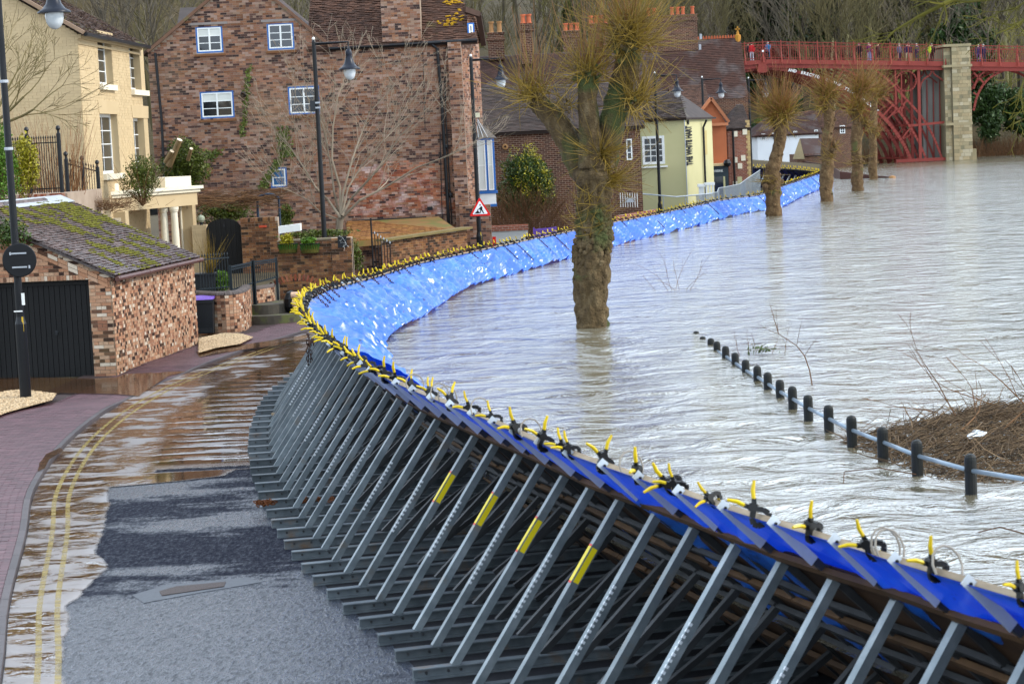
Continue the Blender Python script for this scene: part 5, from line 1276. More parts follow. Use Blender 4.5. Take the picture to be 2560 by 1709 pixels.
# railings on the garden wall
zf = Y(500, 738, 58.5).z
M_RAILG = mat('grey_green_ironwork', [(.018, .026, .03), (.04, .055, .062)], 4, .4, rnd=0)
a = Y(500, 735, 58.5); b = Y(577, 728, 59); railing('garden_railings', 'dark spear-topped railings before the black planter', (a.x, a.y, .27), (b.x, b.y, .27), .98, 11, (), True, M_RAILG, .012)
def flatrail(label, p0, p1, z0, z1, zt0, zt1, n, foot0=None, foot1=None):
    o = thing('garden_railings', (p0.x, p0.y, z0), label, 'railings')
    a0 = V(p0.x, p0.y, z0); b0 = V(p1.x, p1.y, z1); a1 = V(p0.x, p0.y, zt0); b1 = V(p1.x, p1.y, zt1)
    for nm, q, w in (('top_rail', (a1, b1), .05), ('bottom_rail', (a0, b0), .035), ('mid_rail', (a0.lerp(a1, .88), b0.lerp(b1, .88)), .03)):
        mb = MB(); mb.bar(q[0], q[1], .045, w); mb.build(nm, M_RAILG, o)
    for i in range(n):
        t = (i+.5)/n; mb = MB(); mb.tube([a0.lerp(b0, t), a1.lerp(b1, t)], .012, 5); mb.build('baluster', M_RAILG, o)
    for t, f in ((0, foot0), (1, foot1)):
        mb = MB(); q = a0.lerp(b0, t); mb.bar((q.x, q.y, f if f is not None else q.z), a1.lerp(b1, t)+V(0, 0, .05), .07, .07, (0, 1, 0)); mb.build('post', M_RAILG, o)
    return o
def zz(u, v, y): return Y(u, v, y).z
p0 = Y(577, 700, 59); p1 = Y(632, 690, 60.4); flatrail('dark flat-topped railings rising toward the steps, left bay', p0, p1, zz(577, 725, 59), zz(632, 707, 60.4), zz(577, 668, 59), zz(632, 656, 60.4), 10, None, ZR+.1)
p2 = Y(692, 690, 61.8); flatrail('dark railings above the stone steps, right bay with long posts', p1+V(.04, 0, 0), p2, zz(633, 707, 60.4), zz(692, 692, 61.8), zz(633, 655, 60.4), zz(692, 648, 61.8), 12, ZR+.5, ZR+.5)
c = Y(515, 712, 60.3); o = thing('planter', (c.x, c.y, .15), 'square black planter holding a sparse twiggy shrub behind the railings', 'planter')
mb = MB(); mb.obox((c.x-.33, c.y, .13), (.6, 0, 0), (0, .5, 0), (0, 0, .5)); mb.build('box', M_DKPLAS, o); mb = MB(); mb.obox((c.x-.37, c.y-.04, .62), (.68, 0, 0), (0, .58, 0), (0, 0, .05)); mb.build('rim', M_DKPLAS, o)
mb = MB(); rr = random.Random(8)
for i in range(70): twig(mb, (c.x+.1+rr.gauss(0, .06), c.y+.25, .65), V(rr.gauss(.05, .28), rr.gauss(0, .2), 1), rr.uniform(.5, 1.35), .008, rr, 5, .2)
mb.build('stems', M_SHOOT, o)
c = Y(556, 712, 60.6); bush('clipped_bush', (c.x, c.y, .42), (.32, .3, .42), 2200, .03, M_LEAFB, 'small bright green clipped bush beside the black planter', 'bush', 15, hole=.2)
# wheelie bin
bz = Z(515, 836, ZR+.05); o = thing('wheelie_bin', bz, 'dark grey wheelie bin with a purple lid beside the garage', 'wheelie bin')
mb = MB(); w0, w1, hh = .23, .28, .95
vs = [bz+V(x*w0, y*.26, .05) for x, y in ((-1, -1), (1, -1), (1, 1), (-1, 1))]+[bz+V(x*w1, y*.33, hh) for x, y in ((-1, -1), (1, -1), (1, 1), (-1, 1))]
mb.add(vs, [(3, 2, 1, 0), (4, 5, 6, 7), (0, 1, 5, 4), (1, 2, 6, 5), (2, 3, 7, 6), (3, 0, 4, 7)]); mb.box(bz+V(0, -.33, hh-.03), (.60, .04, .09)); mb.box(bz+V(0, -.27, .13), (.40, .03, .12)); mb.build('body', M_DKPLAS, o)
mb = MB(); mb.prism([bz+V(-.3, -.36, hh+.01), bz+V(-.3, .34, hh+.03), bz+V(-.3, .34, hh+.09), bz+V(-.3, -.30, hh+.06)], (.6, 0, 0)); mb.build('lid', M_PURPLE, o)
for sx in (-1, 1):
    mb = MB(); mb.lathe(bz+V(sx*.25, .26, .1), [(.001, -.03), (.1, -.03), (.1, .03), (.001, .03)], 12, (1, 0, 0)); mb.build('wheel', M_BLACK, o)
mb = MB(); mb.tube([bz+V(-.2, .38, hh), bz+V(.2, .38, hh)], .018, 6); mb.build('handle', M_BLACK, o)
# retaining wall with an arched recess, baskets and a slate
a = Y(697, 700, 64.3); b = Y(886, 700, 64.6); ztop = zz(770, 602, 64.4); rw = thing('retaining_wall', (a.x, 64.4, ZR), 'brick retaining wall with a filled arch, carrying two planted wall baskets', 'wall')
wd = b.x-a.x; mb = MB(); mb.obox((a.x, 64.4, ZR), (wd, 0, 0), (0, .5, 0), (0, 0, ztop-ZR-.0)); core = mb.build('core', M_MORTAR_D, rw)
brickwork(core, (a.x, 64.4, ZR), V(1, 0, 0), wd*.73, ztop-ZR, MBR_OLD, seed=19, nparts=230, pitch=.084, proud=.016)
mb = MB(); xp = a.x+wd*.73; mb.obox((xp, 64.25, ZR), (wd*.27, 0, 0), (0, .5, 0), (0, 0, ztop-ZR+.05)); pc = mb.build('pier', M_MORTAR_D, rw)
brickwork(pc, (xp, 64.25, ZR), V(1, 0, 0), wd*.27, ztop-ZR+.05, MBR_OLD, seed=20, nparts=60, pitch=.084, proud=.016)
mb = MB(); cx = a.x+wd*.22
for i in range(17):
    q = pi*(.22+.56*i/16); mb.tint = rng.random()*.98+.01; c_ = V(cx+1.05*cos(q), 64.4, zz(740, 708, 64.4)-.78+.86*sin(q)); r_ = V(cos(q), 0, sin(q)); t_ = V(-sin(q), 0, cos(q)); mb.obox(c_-t_*.035, t_*.07, r_*.2, V(0, -.035, 0))
mb.build('arch_bricks', MBR_RED[1], rw, 'stuff')
mb = MB(); mb.obox((a.x, 64.36, ztop), (wd*.73, 0, 0), (0, .6, 0), (0, 0, .05)); mb.build('coping', mat('worn_coping', [(.2, .15, .11), (.32, .25, .19)], 4, patch=((.1, .11, .03), 2, .5)), rw)
q = Y(856, 605, 64.2); sl_ = tag(MB().build('x', M_BLACK) if False else None, None) if False else thing('slate_plaque', q, 'dark slate plaque with white scribbled marks on the wall pier', 'plaque')
mb = MB(); mb.obox(q+V(-.14, -.02, -.17), (.27, 0, 0), (0, .02, 0), (0, 0, .34)); mb.build('slate', mat('black_slate', [(.012, .014, .016), (.03, .033, .036)], 4, .5, rnd=0), sl_)
mb = MB(); rr = random.Random(3)
for k in range(6):
    P = [q+V(-.09+.18*rr.random(), -.028, -.10+.22*rr.random())]
    for j in range(4): P.append(P[-1]+V(rr.gauss(0, .035), 0, rr.gauss(0, .045)))
    mb.tube(P, .003, 3)
mb.build('chalk_marks', M_WHITE, sl_)
for i, (u0, lab, sd) in enumerate(((717, 'left', 31), (772, 'right', 32))):
    c = Y(u0, 610, 64.0); zr = c.z; o = thing('wall_basket', (c.x, 64.3, zr-.25), ('left green wall basket with tall pale shoots' if i == 0 else 'right green wall basket with low grassy leaves')+' on the brick retaining wall', 'planter', 'wall baskets on the retaining wall')
    mb = MB(); P = []
    for q in np.linspace(pi, 2*pi, 13):
        mb.tube([V(c.x+.29*cos(q), 64.3+.3*sin(q), zr), V(c.x+.24*cos(q), 64.3+.22*sin(q), zr-.28)], .022, 4)
    mb.build('slats', mat('green_paint', [(.04, .10, .015), (.07, .15, .03)], 6, .5, rnd=0) if i == 0 else bpy.data.materials['green_paint'], o)
    mb = MB(); mb.prism([V(c.x+.27*cos(q), 64.3+.27*sin(q), zr-.27) for q in np.linspace(pi, 2*pi, 10)], (0, 0, .24)); mb.build('liner', M_MOSSTW, o)
    mb = MB(); mb.tube([V(c.x+.3*cos(q), 64.3+.31*sin(q), zr) for q in np.linspace(pi, 2*pi, 10)], .014, 5); mb.build('rim', M_BLACK, o)
    mb = MB(); leafmass(mb, (c.x, 64.12, zr+.1), (.28, .16, .26 if i == 0 else .14), 900, .035, sd, .15); mb.build('leaves', M_LEAFB if i else M_LEAFY, o)
# stacked chopped logs / mascot-free barrel seat by the wall: round dark tub with pale log slices
c = Z(745, 800, ZR+.08); o = thing('log_tub', c, 'black tub with pale sawn logs against the foot of the old wall', 'log pile')
mb = MB(); mb.lathe(c, [(.001, 0), (.26, 0), (.28, .22), (.24, .22), (.24, .2)], 16); mb.build('tub', M_BLACK, o)
M_LOG = mat('sawn_log_end', [(.55, .36, .24), (.68, .48, .34)], 8, .7, rnd=.1)
for dx, dz, r_, l in ((.05, .34, .11, .55), (0, .50, .10, .4), (-.02, .72, .09, .25)):
    mb = MB(); mb.tube([c+V(dx-.12, -.1, dz), c+V(dx-.12+l, -.12, dz)], r_, 10); mb.build('log', M_LOG, o)
mb = MB(); mb.blob(c+V(-.16, .08, .5), .32, 10, (.75, .6, 1.1)); mb.build('black_bag', M_BLACK, o)
# planting over the retaining wall, and gate
c = Y(880, 600, 66); bush('ivy', (c.x-.12, 65.6, zz(905, 640, 65.6)), (.55, .4, .75), 3600, .04, M_IVY, 'ivy and shrub spilling over the pier beside the iron garden gate', 'ivy', 44, hole=.3)
c = Y(820, 590, 66.5); bush('low_hedge', (c.x-.35, 66.6, zz(790, 580, 66.6)-.06), (1.5, .4, .16), 1800, .04, M_IVY, 'low ivy running along behind the wall baskets', 'hedge', 45)
a = Y(926, 560, 66); gt = thing('iron_gate', (a.x, 66, .0), 'tall dark iron garden gate set at an angle beside the ivy', 'gate')
for i in range(7):
    p = V(a.x+.02+i*.085, 66+i*.12, 0); zt_ = zz(926, 545, 66) if i == 0 else zz(935, 580, 66)-i*.07
    mb = MB(); mb.tube([(p.x, p.y, -.3), (p.x, p.y, zt_)], .016 if i else .028, 5); mb.build('bar' if i else 'post', M_BLACK, gt)
    if i: mb = MB(); mb.lathe((p.x, p.y, zt_), [(.012, 0), (.026, .03), (.001, .1)], 5); mb.build('spear', M_LEAD, gt)
for z_ in (.3, 1.35): mb = MB(); mb.bar((a.x, 66, z_), (a.x+.55, 66.8, z_-.05), .03, .03); mb.build('rail', M_BLACK, gt)
# mossy yard wall and brick slope before the house
a = Y(955, 620, 70); b = Y(1168, 600, 74); yd = thing('yard_wall', (a.x, 70, ZR), 'long weathered yard wall with a mossy top before the big brick house', 'wall')
z0 = zz(958, 603, 70); z1 = zz(1166, 572, 74); d = V(b.x-a.x, 4, 0); mb = MB(); A_ = V(a.x, 70, ZR); B_ = A_+d
mb.prism([A_, B_, V(B_.x, B_.y, z1), V(a.x, 70, z0)], (-.05, .35, 0)); core = mb.build('core', M_MORTAR_D, yd); dd = d.normalized()
brickwork(core, A_, dd, d.length, max(z0, z1)-ZR, MBR_OLD, outline=[(0, 0), (d.length, 0), (d.length, z1-ZR-.02), (0, z0-ZR-.02)], seed=23, pitch=.085)
mb = MB(); mb.bar(V(a.x, 70.1, z0+.03), V(B_.x, B_.y+.1, z1+.03), .5, .07); mb.build('coping', mat('mossy_coping', [(.12, .11, .03), (.3, .22, .12)], 3, .9, rnd=0), yd)
sp_ = thing('brick_slope', Y(1000, 560, 76), 'sloping orange brick lean-to top against the foot of the big house', 'lean-to')
P = [Y(862, 600, 73.5), Y(1180, 578, 74.5), Y(1140, 572, 75.5), Y(1096, 541, 79), Y(862, 556, 79)]
P = [Y(870, 604, 72), Y(1165, 580, 74.5), Y(1132, 566, 76), Y(1096, 541, 79.6), Y(866, 554, 79.6)]
mb = MB(); mb.prism(P, (0, 0, -.2)); s_o = mb.build('core', mat('mossy_orange_mortar', [(.24, .14, .06), (.34, .21, .09)], 2, patch=((.14, .13, .03), 1, .5)), sp_)
su = (P[1]-P[0]).normalized(); nn = (P[1]-P[0]).cross(P[4]-P[0]).normalized(); sv = nn.cross(su).normalized(); sv = sv if sv.z > 0 else -sv
brickwork(s_o, P[0], su, (P[1]-P[0]).length, 9, (mat_brick('orange_slope_piece', BR_RED, 'obj'), mat_brick('orange_slope_brick', [(.32, .16, .06), (.26, .13, .055), (.36, .19, .08), (.22, .11, .05)], 'attr', patch=((.16, .14, .02), .7, .55, .5))), outline=[((p-P[0]).dot(su), (p-P[0]).dot(sv)) for p in P], up=sv, seed=24, pitch=.2, bl=.235, proud=.03, joint=.02)
mb = MB(); a = Y(880, 553, 79.5); b = Y(1066, 543, 79.5); mb.tube([a, b], .035, 6); mb.build('pipe', M_BLACK, sp_)
q = Y(700, 572, 66.8); tag_ = MB(); tag_.obox(q+V(-.05, 0, -.15), (.68, 0, .06), (0, .5, 0), (0, 0, .22)); tag(tag_.build('white_bench_top', M_WHITE), 'white painted board seen over the wall beside the arched pergola', 'board')
# pergola
pg = thing('pergola', Y(640, 540, 71), 'blue-grey metal pergola arch draped with brown vine stems', 'pergola')
M_PERG = mat('blue_grey_metal', [(.03, .045, .07), (.06, .085, .12)], 4, .35, rnd=0)
a0 = Y(643, 500, 71); b0 = Y(697, 500, 71); zt_ = a0.z; mb = MB(); mb.tube([V(a0.x, 71, .6), a0], .045, 6); mb.build('post', M_PERG, pg)
mb = MB(); mb.tube([V(b0.x, 71, .2), V(b0.x, 71, zt_)], .04, 6); mb.build('post', M_PERG, pg)
cx = (a0.x+b0.x)/2; rx = (b0.x-a0.x)/2; mb = MB(); mb.tube([V(cx+rx*cos(q), 71, zt_+.18*sin(q)) for q in np.linspace(pi, 0, 9)], .04, 6); mb.build('arch', M_PERG, pg)
c0 = Y(488, 504, 71); mb = MB(); mb.tube([a0, V(c0.x, 71.3, c0.z)], .035, 6); mb.build('beam', M_PERG, pg)
mb = MB(); rr = random.Random(14)
for i in range(330):
    t = rr.random(); p = V(c0.x-.3+t*(b0.x-c0.x+.3), 71+rr.gauss(0, .25), zt_+.08+rr.gauss(0, .12)); twig(mb, p, V(rr.choice([-1, 1]), rr.gauss(0, .3), rr.gauss(.0, .14)), rr.uniform(.4, 1.3), .012, rr, 4, .25, -.05)
mb.build('vine_stems', M_TWIGB, pg)
c = Y(560, 525, 73); bush('vine_bush', (c.x, c.y, c.z-.1), (1.25, .5, .5), 3800, .045, M_IVY, 'green and yellow bush under the pergola vines', 'bush', 52, 20, hole=.38)
c = Y(715, 540, 74); bush('ivy', (c.x, c.y, c.z), (.3, .3, .55), 1300, .05, M_IVY, 'ivy clump at the foot of the house wall right of the pergola', 'ivy', 53)
# ---------------- the big brick house
HD = 80.; hx0 = Y(380, 300, HD).x; hx1 = Y(1152, 300, HD).x; HW = hx1-hx0; bh = thing('brick_house', (hx0, HD, ZR), 'large old brown brick house with blue and white windows and a stepped gable front', 'house')
def hp(u, v): p = Y(u, v, HD); return (p.x-hx0, p.z-ZR)
eL = hp(388, 132); ap = hp(605, -68); eR = hp(829, 108); eave = hp(1150, 106)
HOUT = [(0, 0), (HW, 0), (HW, eave[1]), (eR[0], eave[1]), ap, (0, eL[1])]
wins = []
def hw(u0, v0, u1, v1): a = hp(u0, v1); b = hp(u1, v0); return (a[0], a[1], b[0], b[1])
W1 = [hw(492, 64, 555, 134), hw(670, 56, 733, 126), hw(503, 226, 583, 298), hw(723, 214, 797, 288), hw(678, 418, 716, 470)]
mb = wallpanel((hx0, HD, ZR), V(1, 0, 0), HW, eave[1], V(0, -1, 0), .4, HOUT, W1); hwall = mb.build('front_wall', M_MORTAR_D, bh)
brickwork(hwall, (hx0, HD, ZR), V(1, 0, 0), HW, ap[1], MBR_HOUSE, outline=HOUT, holes=W1, pitch=.082, bl=.24, seed=31, nparts=290, vary=.004, proud=.014)
# blind white wash patch of red bricks low right
a = hw(885, 400, 1130, 545)
mb = MB(); rr = random.Random(6)
rw_ = 0; z = a[1]
while z < a[3]:
    x = a[0]-(.12 if rw_ % 2 else 0)
    while x < a[2]:
        if float(fbm(np.array(x*.9), np.array(z*1.3), 4, 77)) > .47-.12*min(1, (a[3]-z)/1.2): mb.tint = rr.random()*.98+.01; mb.obox((hx0+x, HD, ZR+z), (.228, 0, 0), (0, -.0165-.002*rr.random(), 0), (0, 0, .070))
        x += .24
    z += .082; rw_ += 1
mb.build('washed_bricks', mat_brick('washed_red_brick', BR_RED, 'attr', patch=((.62, .52, .48), 1.4, .5, .6)), hwall, 'stuff')
for i, q in enumerate(W1):
    w = window(hwall, (hx0+q[0], HD, ZR+q[1]), V(1, 0, 0), q[2]-q[0], q[3]-q[1], 2 if i < 4 else 1, 3 if i < 4 else 2, surround=M_BLUEP, blind=1 if i in (0, 2) else 0, glass=M_GLASSB if i == 4 else M_GLASS, fw=.05, centre=i < 4, arch=.10 if i in (2, 3) else 0, set_in=.02, sill=MBR_OLD[1])
    if i < 2:
        mb = MB(); mb.obox((hx0+q[0]-.2, HD, ZR+q[3]+.05), (q[2]-q[0]+.4, 0, 0), (0, -.03, 0), (0, 0, .09)); mb.build('lintel', mat('grey_lintel', [(.26, .22, .2), (.36, .32, .29)], 3), w)
# verge boards, gutter, pipes
mb = MB()
for p, q in (((0, eL[1]), ap), (ap, (eR[0], eave[1]))): mb.bar(V(hx0+p[0], HD-.06, ZR+p[1]+.04), V(hx0+q[0], HD-.06, ZR+q[1]+.04), .16, .11, (0, 0, 1))
mb.build('verge', mat('brown_verge', [(.16, .09, .06), (.26, .16, .11)], 4, patch=((.12, .12, .04), 2, .55)), bh)
mb = MB(); mb.tube([V(hx0+eR[0]-.1, HD-.13, ZR+eave[1]-.02), V(hx1+.75, HD-.13, ZR+eave[1]+.03)], .075, 8); mb.build('gutter', M_BLACK, bh)
def pipe(pts, r, nm='downpipe', par=bh, m=M_BLACK, y=HD-.12):
    mb = MB(); mb.tube([Y(u, v, y) for u, v in pts], r, 8); mb.build(nm, m, par)
pipe([(1080, 112), (1093, 122), (1104, 250), (1122, 562)], .06); pipe([(1112, 195), (1115, 300), (1130, 560)], .025, 'cable'); pipe([(1100, 330), (1106, 560)], .018, 'cable'); pipe([(1057, 130), (1063, 330)], .012, 'cable'); pipe([(388, 132), (404, 300), (412, 470)], .05)
mb = MB()
for v in (250, 370, 490): mb.lathe(Y(1080+v*.085+5, v, HD-.12), [(.075, 0), (.08, .02), (.08, .1), (.075, .12)], 10)
mb.build('pipe_collars', M_BLACK, bh, 'stuff')
q = Y(608, 236, HD-.12); mb = MB(); mb.lathe(q+V(0, .1, 0), [(.1, 0), (.1, -.18), (.07, -.2), (.07, -.12)], 12, (0, 1, 0)); mb.build('flue', M_BLACK, bh)
q = Y(1158, 505, 79.8); mb = MB(); mb.box(q, (.16, .16, .26)); mb.build('bulkhead_lamp', M_LEAD, bh)
q = Y(546, 15, HD-.02); mb = MB(); mb.box(q, (.09, .03, .12)); mb.build('vent', M_BLACK, bh)
q = Y(1075, 521, HD-.02); mb = MB(); mb.box(q, (.2, .04, .14)); mb.build('vent', M_BLACK, bh)
# roof right of the gable with chimney breast
ea = V(hx0+eR[0]-.9, HD-.15, ZR+eave[1]); rl_ = hx1+.75-ea.x; rs = V(0, 4.6, 3.7); rsn = rs.normalized()
mb = MB(); mb.prism([ea, ea+V(rl_, 0, .0), ea+V(rl_-1.1, 0, 0)+rs*1.0, ea+rs], (0, .05, -.1)); 
g0 = V(hx0+ap[0], HD, ZR+ap[1]); mb.prism([V(hx0-.2, HD-.1, ZR+eL[1]), g0+V(0, -.1, .05), g0+V(0, 8, .05), V(hx0-.2, HD+8, ZR+eL[1])], (0, 0, -.1)); mb.prism([g0+V(0, -.1, .05), V(hx0+eR[0]+.1, HD-.1, ZR+eave[1]), V(hx0+eR[0]+.1, HD+8, ZR+eave[1]), g0+V(0, 8, .05)], (0, 0, -.1))
hroof = mb.build('roof', M_TILEB, bh)
k = (eR[0]-ap[0])/(ap[1]-eave[1])
tiles(hroof, ea, V(1, 0, 0), rsn, rl_, rs.length, (M_TILEB, M_TILEB), tw=.19, tg=.115, outline=[(.9-.15, 0), (rl_, 0), (rl_-1.1, rs.length), (-3, rs.length)], seed=33, jitter=.02)
mb = MB(); r = np.random.RandomState(8)
for i in range(260):
    a = rl_*(.62+.3*r.rand()); b = 1.0+r.rand()*1.6
    if fbm(np.array(a*1.5), np.array(b*2.), 3, 5) < .5: continue
    mb.blob(ea+V(a, 0, 0)+rsn*b+V(0, -.03, .04), .03+.04*r.rand(), 5, (1.4, 1.2, .5))
mb.build('lichen', M_LICHEN, hroof, 'stuff')
a = Y(954, 60, HD); b = Y(1052, 60, HD); chm = MB(); chm.obox((a.x, HD-.01, ZR+eave[1]-.1), (b.x-a.x, 0, 0), (0, 1.2, 0), (0, 0, 5)); cc = chm.build('chimney', M_MORTAR_D, bh)
brickwork(cc, (a.x, HD-.01, ZR+eave[1]-.1), V(1, 0, 0), b.x-a.x, 5, MBR_HOUSE, seed=36, pitch=.082, bl=.24)
# skewed corner face
sk0 = V(hx1, HD, ZR); b = Y(1206, 300, 83.2); sku = V(b.x-hx1, 3.2, 0); skl = sku.length; sku.normalize(); mb = wallpanel(sk0, sku, skl, eave[1]+.05, V(sku.y, -sku.x, 0), .4); cf = mb.build('corner_wall', M_MORTAR_D, bh)
brickwork(cf, sk0, sku, skl, eave[1]+.05, MBR_HOUSE, seed=37, pitch=.082, bl=.24)
q = V(hx1-.35, HD-.3, ZR); mb = MB(); mb.obox(q, (.5, 0, 0), (0, .3, 0), (0, 0, eave[1])); cp_ = mb.build('corner_pier', M_MORTAR_D, bh); brickwork(cp_, q, V(1, 0, 0), .5, eave[1], MBR_HOUSE, seed=38, pitch=.082, bl=.24)
# small gablet at the corner
a = Y(1166, 100, 80.5); P = [Y(1163, 108, 80.4), Y(1207, 108, 82), Y(1196, 40, 81.4), Y(1170, 26, 80.6)]
mb = MB(); mb.prism(P, (0, .3, 0)); mb.build('gablet', MT_BR, bh)
window(bh, Y(1170, 100, 80.2), V(1, .3, 0), .26, .62, 1, 2, fw=.05, centre=False, surround=M_BLUEP)
mb = MB(); mb.bar(Y(1160, 24, 80.2), Y(1196, 36, 80.9), .16, .2); mb.bar(Y(1196, 36, 80.9), Y(1209, 112, 81.8), .16, .2, (1, 0, 0)); mb.build('gablet_verge', M_TILEB, bh)
# bay window
by = thing('bay_window', Y(1212, 480, 82), 'blue and white bay window with a slate hood on the corner of the big house', 'bay window')
y0 = 82.2; L0 = Y(1190, 470, y0); zt_ = zz(1210, 345, y0); zb_ = zz(1210, 478, y0); x0 = L0.x; x1 = Y(1237, 400, y0).x
mb = MB(); mb.obox((x0, y0, zb_), (x1-x0, 0, 0), (0, .9, 0), (0, 0, zt_-zb_)); mb.build('body', M_BLUEP, by)
window(by, (x0+.10, y0-.012, zb_+.03), V(1, 0, 0), .32, zt_-zb_-.12, 1, 2, fw=.05, centre=False, glass=M_BLIND)
window(by, (x0+.50, y0-.012, zb_+.03), V(1, 0, 0), .20, zt_-zb_-.12, 1, 2, fw=.04, centre=False, glass=M_BLIND)
mb = MB(); mb.prism([V(x0-.12, y0-.1, zt_), V(x1+.1, y0-.1, zt_), V(x0+.1, y0+.3, zt_+.75), V(x0-.12, y0+.3, zt_+.75)], (0, .25, -.05)); mb.build('hood', mat('grey_slate_hood', [(.16, .14, .12), (.28, .26, .24)], 4, .6, rnd=0), by)
for k in range(4): mb = MB(); mb.bar(V(x0+.02+k*.17, y0-.13, zt_+.02), V(x0+.10+k*.02, y0+.25, zt_+.76), .03, .03); mb.build('lead_roll', M_LEAD, by)
mb = MB(); mb.obox((x0, y0-.05, zb_-.10), (x1-x0+.05, 0, 0), (0, .9, 0), (0, 0, .09)); mb.build('sill', M_BLUEP, by)
mb = MB(); mb.obox((x0+.06, y0, zb_-.5), (x1-x0-.08, 0, 0), (0, .8, 0), (0, 0, .4)); mb.build('apron', M_WHITE, by); mb = MB(); mb.obox((x0, y0-.06, zb_-.60), (x1-x0, 0, 0), (0, .9, 0), (0, 0, .1)); mb.build('base', M_BLUEP, by)
q = Y(1193, 288, 80.2); mb = MB(); mb.box(q, (.2, .1, .17)); tag(mb.build('alarm_box', mat('cream_plastic', [(.68, .64, .45), (.72, .68, .5)], 2, .5)), 'cream alarm box high on the corner of the big house', 'alarm box')
# corner lower pier in front of the bay
a = Y(1152, 600, 79.5); b = Y(1230, 600, 79.5)
mb = MB(); mb.obox((a.x, 79.4, ZR), (b.x-a.x, 0, 0), (0, .5, 0), (0, 0, zz(1200, 512, 79.5)-ZR)); o = mb.build('core', M_MORTAR_D, bh); brickwork(o, (a.x, 79.4, ZR), V(1, 0, 0), b.x-a.x, zz(1200, 512, 79.5)-ZR, MBR_HOUSE, seed=39, pitch=.082, bl=.24)
# ivy strands on the wall
def strand(pts, w, n, label, sd, m=M_IVY):
    mb = MB(); rr = random.Random(sd)
    for i in range(n):
        t = rr.random()*(len(pts)-1); k = int(t); a = Y(*pts[k], HD-.06); b = Y(*pts[k+1], HD-.06); p = a.lerp(b, t-k)+V(rr.gauss(0, w), rr.uniform(-.08, .02), rr.gauss(0, .06)); mb.tint = rr.random()*.98+.01
        q = Vector((rr.gauss(0, 1), rr.gauss(0, .4), rr.gauss(0, 1))).normalized()*rr.uniform(.03, .06); s_ = q.cross(V(rr.gauss(0, .4), -1, rr.gauss(0, .4))).normalized()*q.length*.7; mb.add([p-q, p+s_, p+q, p-s_], [(0, 1, 2, 3)])
    tag(mb.build('ivy', m), label, 'ivy')
strand([(623, 170), (618, 230), (610, 300), (605, 340)], .06, 260, 'thin strand of ivy high on the big house beside the round flue', 61)
strand([(706, 320), (712, 370), (722, 390)], .14, 420, 'ivy patch on the big house below the right-hand casement', 62)
strand([(700, 400), (676, 430), (656, 468)], .08, 420, 'ivy arching to the small blue window of the big house', 63)
strand([(520, 380), (530, 395), (550, 375)], .09, 160, 'small ivy tuft on the big house above the cut stump', 64)
c = Y(458, 418, 76); o = bush('ivy_mass', (c.x, c.y, c.z-.05), (1.0, .6, 1.3), 9000, .05, M_IVY, 'ivy-clad stump mass between the cream house and the brick house', 'ivy', 71, 8, hole=.3)
for (u0, v0, u1, v1, r_) in ((422, 415, 449, 350, .10), (415, 405, 430, 378, .08), (470, 400, 478, 372, .06)):
    mb = MB(); a = Y(u0, v0, 75.4); b = Y(u1, v1, 75.1); mb.tube([a, b], [r_*1.2, r_], 10, cap=True); mb.build('cut_limb', mat('fresh_cut_limb', [(.20, .14, .07), (.32, .22, .12)], 4, .8) if 'fresh_cut_limb' not in bpy.data.materials else bpy.data.materials['fresh_cut_limb'], o)
    mb = MB(); dd = (b-a).normalized(); mb.lathe(b, [(r_*1.02, 0), (r_, .015), (.001, .016)], 10, dd); mb.build('cut_end', mat('pale_cut_wood', [(.66, .52, .36), (.76, .64, .48)], 5, .8) if 'pale_cut_wood' not in bpy.data.materials else bpy.data.materials['pale_cut_wood'], o)
# ---------------- the brick house behind the pollard, the white porch wall, the purple crate
def wallbox(name, label, cat, u0, u1, vt, y, zb, m, depth=4, par=None, y2=None):
    a = Y(u0, vt, y); b = Y(u1, vt, y2 or y); z1 = (a.z+b.z)/2
    mb = MB(); mb.prism([V(a.x, a.y, zb), V(b.x, b.y, zb), V(b.x, b.y, z1), V(a.x, a.y, z1)], (0, depth, 0))
    if par is None: par = thing(name, (a.x, a.y, zb), label, cat); mb.build('walls', m, par); return par, a, b, z1
    mb.build('walls', m, par); return par, a, b, z1
def gabroof(par, a, b, z1, vr, y, depth, m, ua=None, ub=None, ov=.2, hip=(0, 0), nm='roof'):
    """roof plane rising away from the eaves a-b to a ridge at photograph row vr"""
    zr = Y((ua or 1400), vr, y+depth).z; A = V(a.x-ov, a.y-ov, z1-.05); B = V(b.x+ov, b.y-ov, z1-.05); A2 = V(a.x-ov+hip[0], a.y+depth, zr); B2 = V(b.x+ov-hip[1], b.y+depth, zr)
    mb = MB(); mb.prism([A, B, B2, A2], (0, .06, -.12)); mb.prism([A2, B2, V(B2.x+hip[1], B2.y+depth, z1), V(A2.x-hip[0], A2.y+depth, z1)], (0, 0, -.12))
    if hip[0]: mb.prism([A, A2, V(A.x, A2.y+depth, z1)], (0, 0, -.12))
    if hip[1]: mb.prism([B, V(B.x, B2.y+depth, z1), B2], (0, 0, -.12))
    r = mb.build(nm, m, par)
    s = (A2-A); w = (B-A).length; P = [(0, 0), (w, 0), (w-hip[1], s.length), (hip[0], s.length)]
    u = (B-A).normalized(); sn = (s-u*s.dot(u)); L_ = sn.length; P = [(0, 0), (w, 0), (w-hip[1], L_), (hip[0], L_)]
    tiles(r, A, u, sn.normalized(), w, L_, (m, m), tw=.22, tg=.15, outline=P, seed=int(a.x*10) % 97, jitter=.010); return r
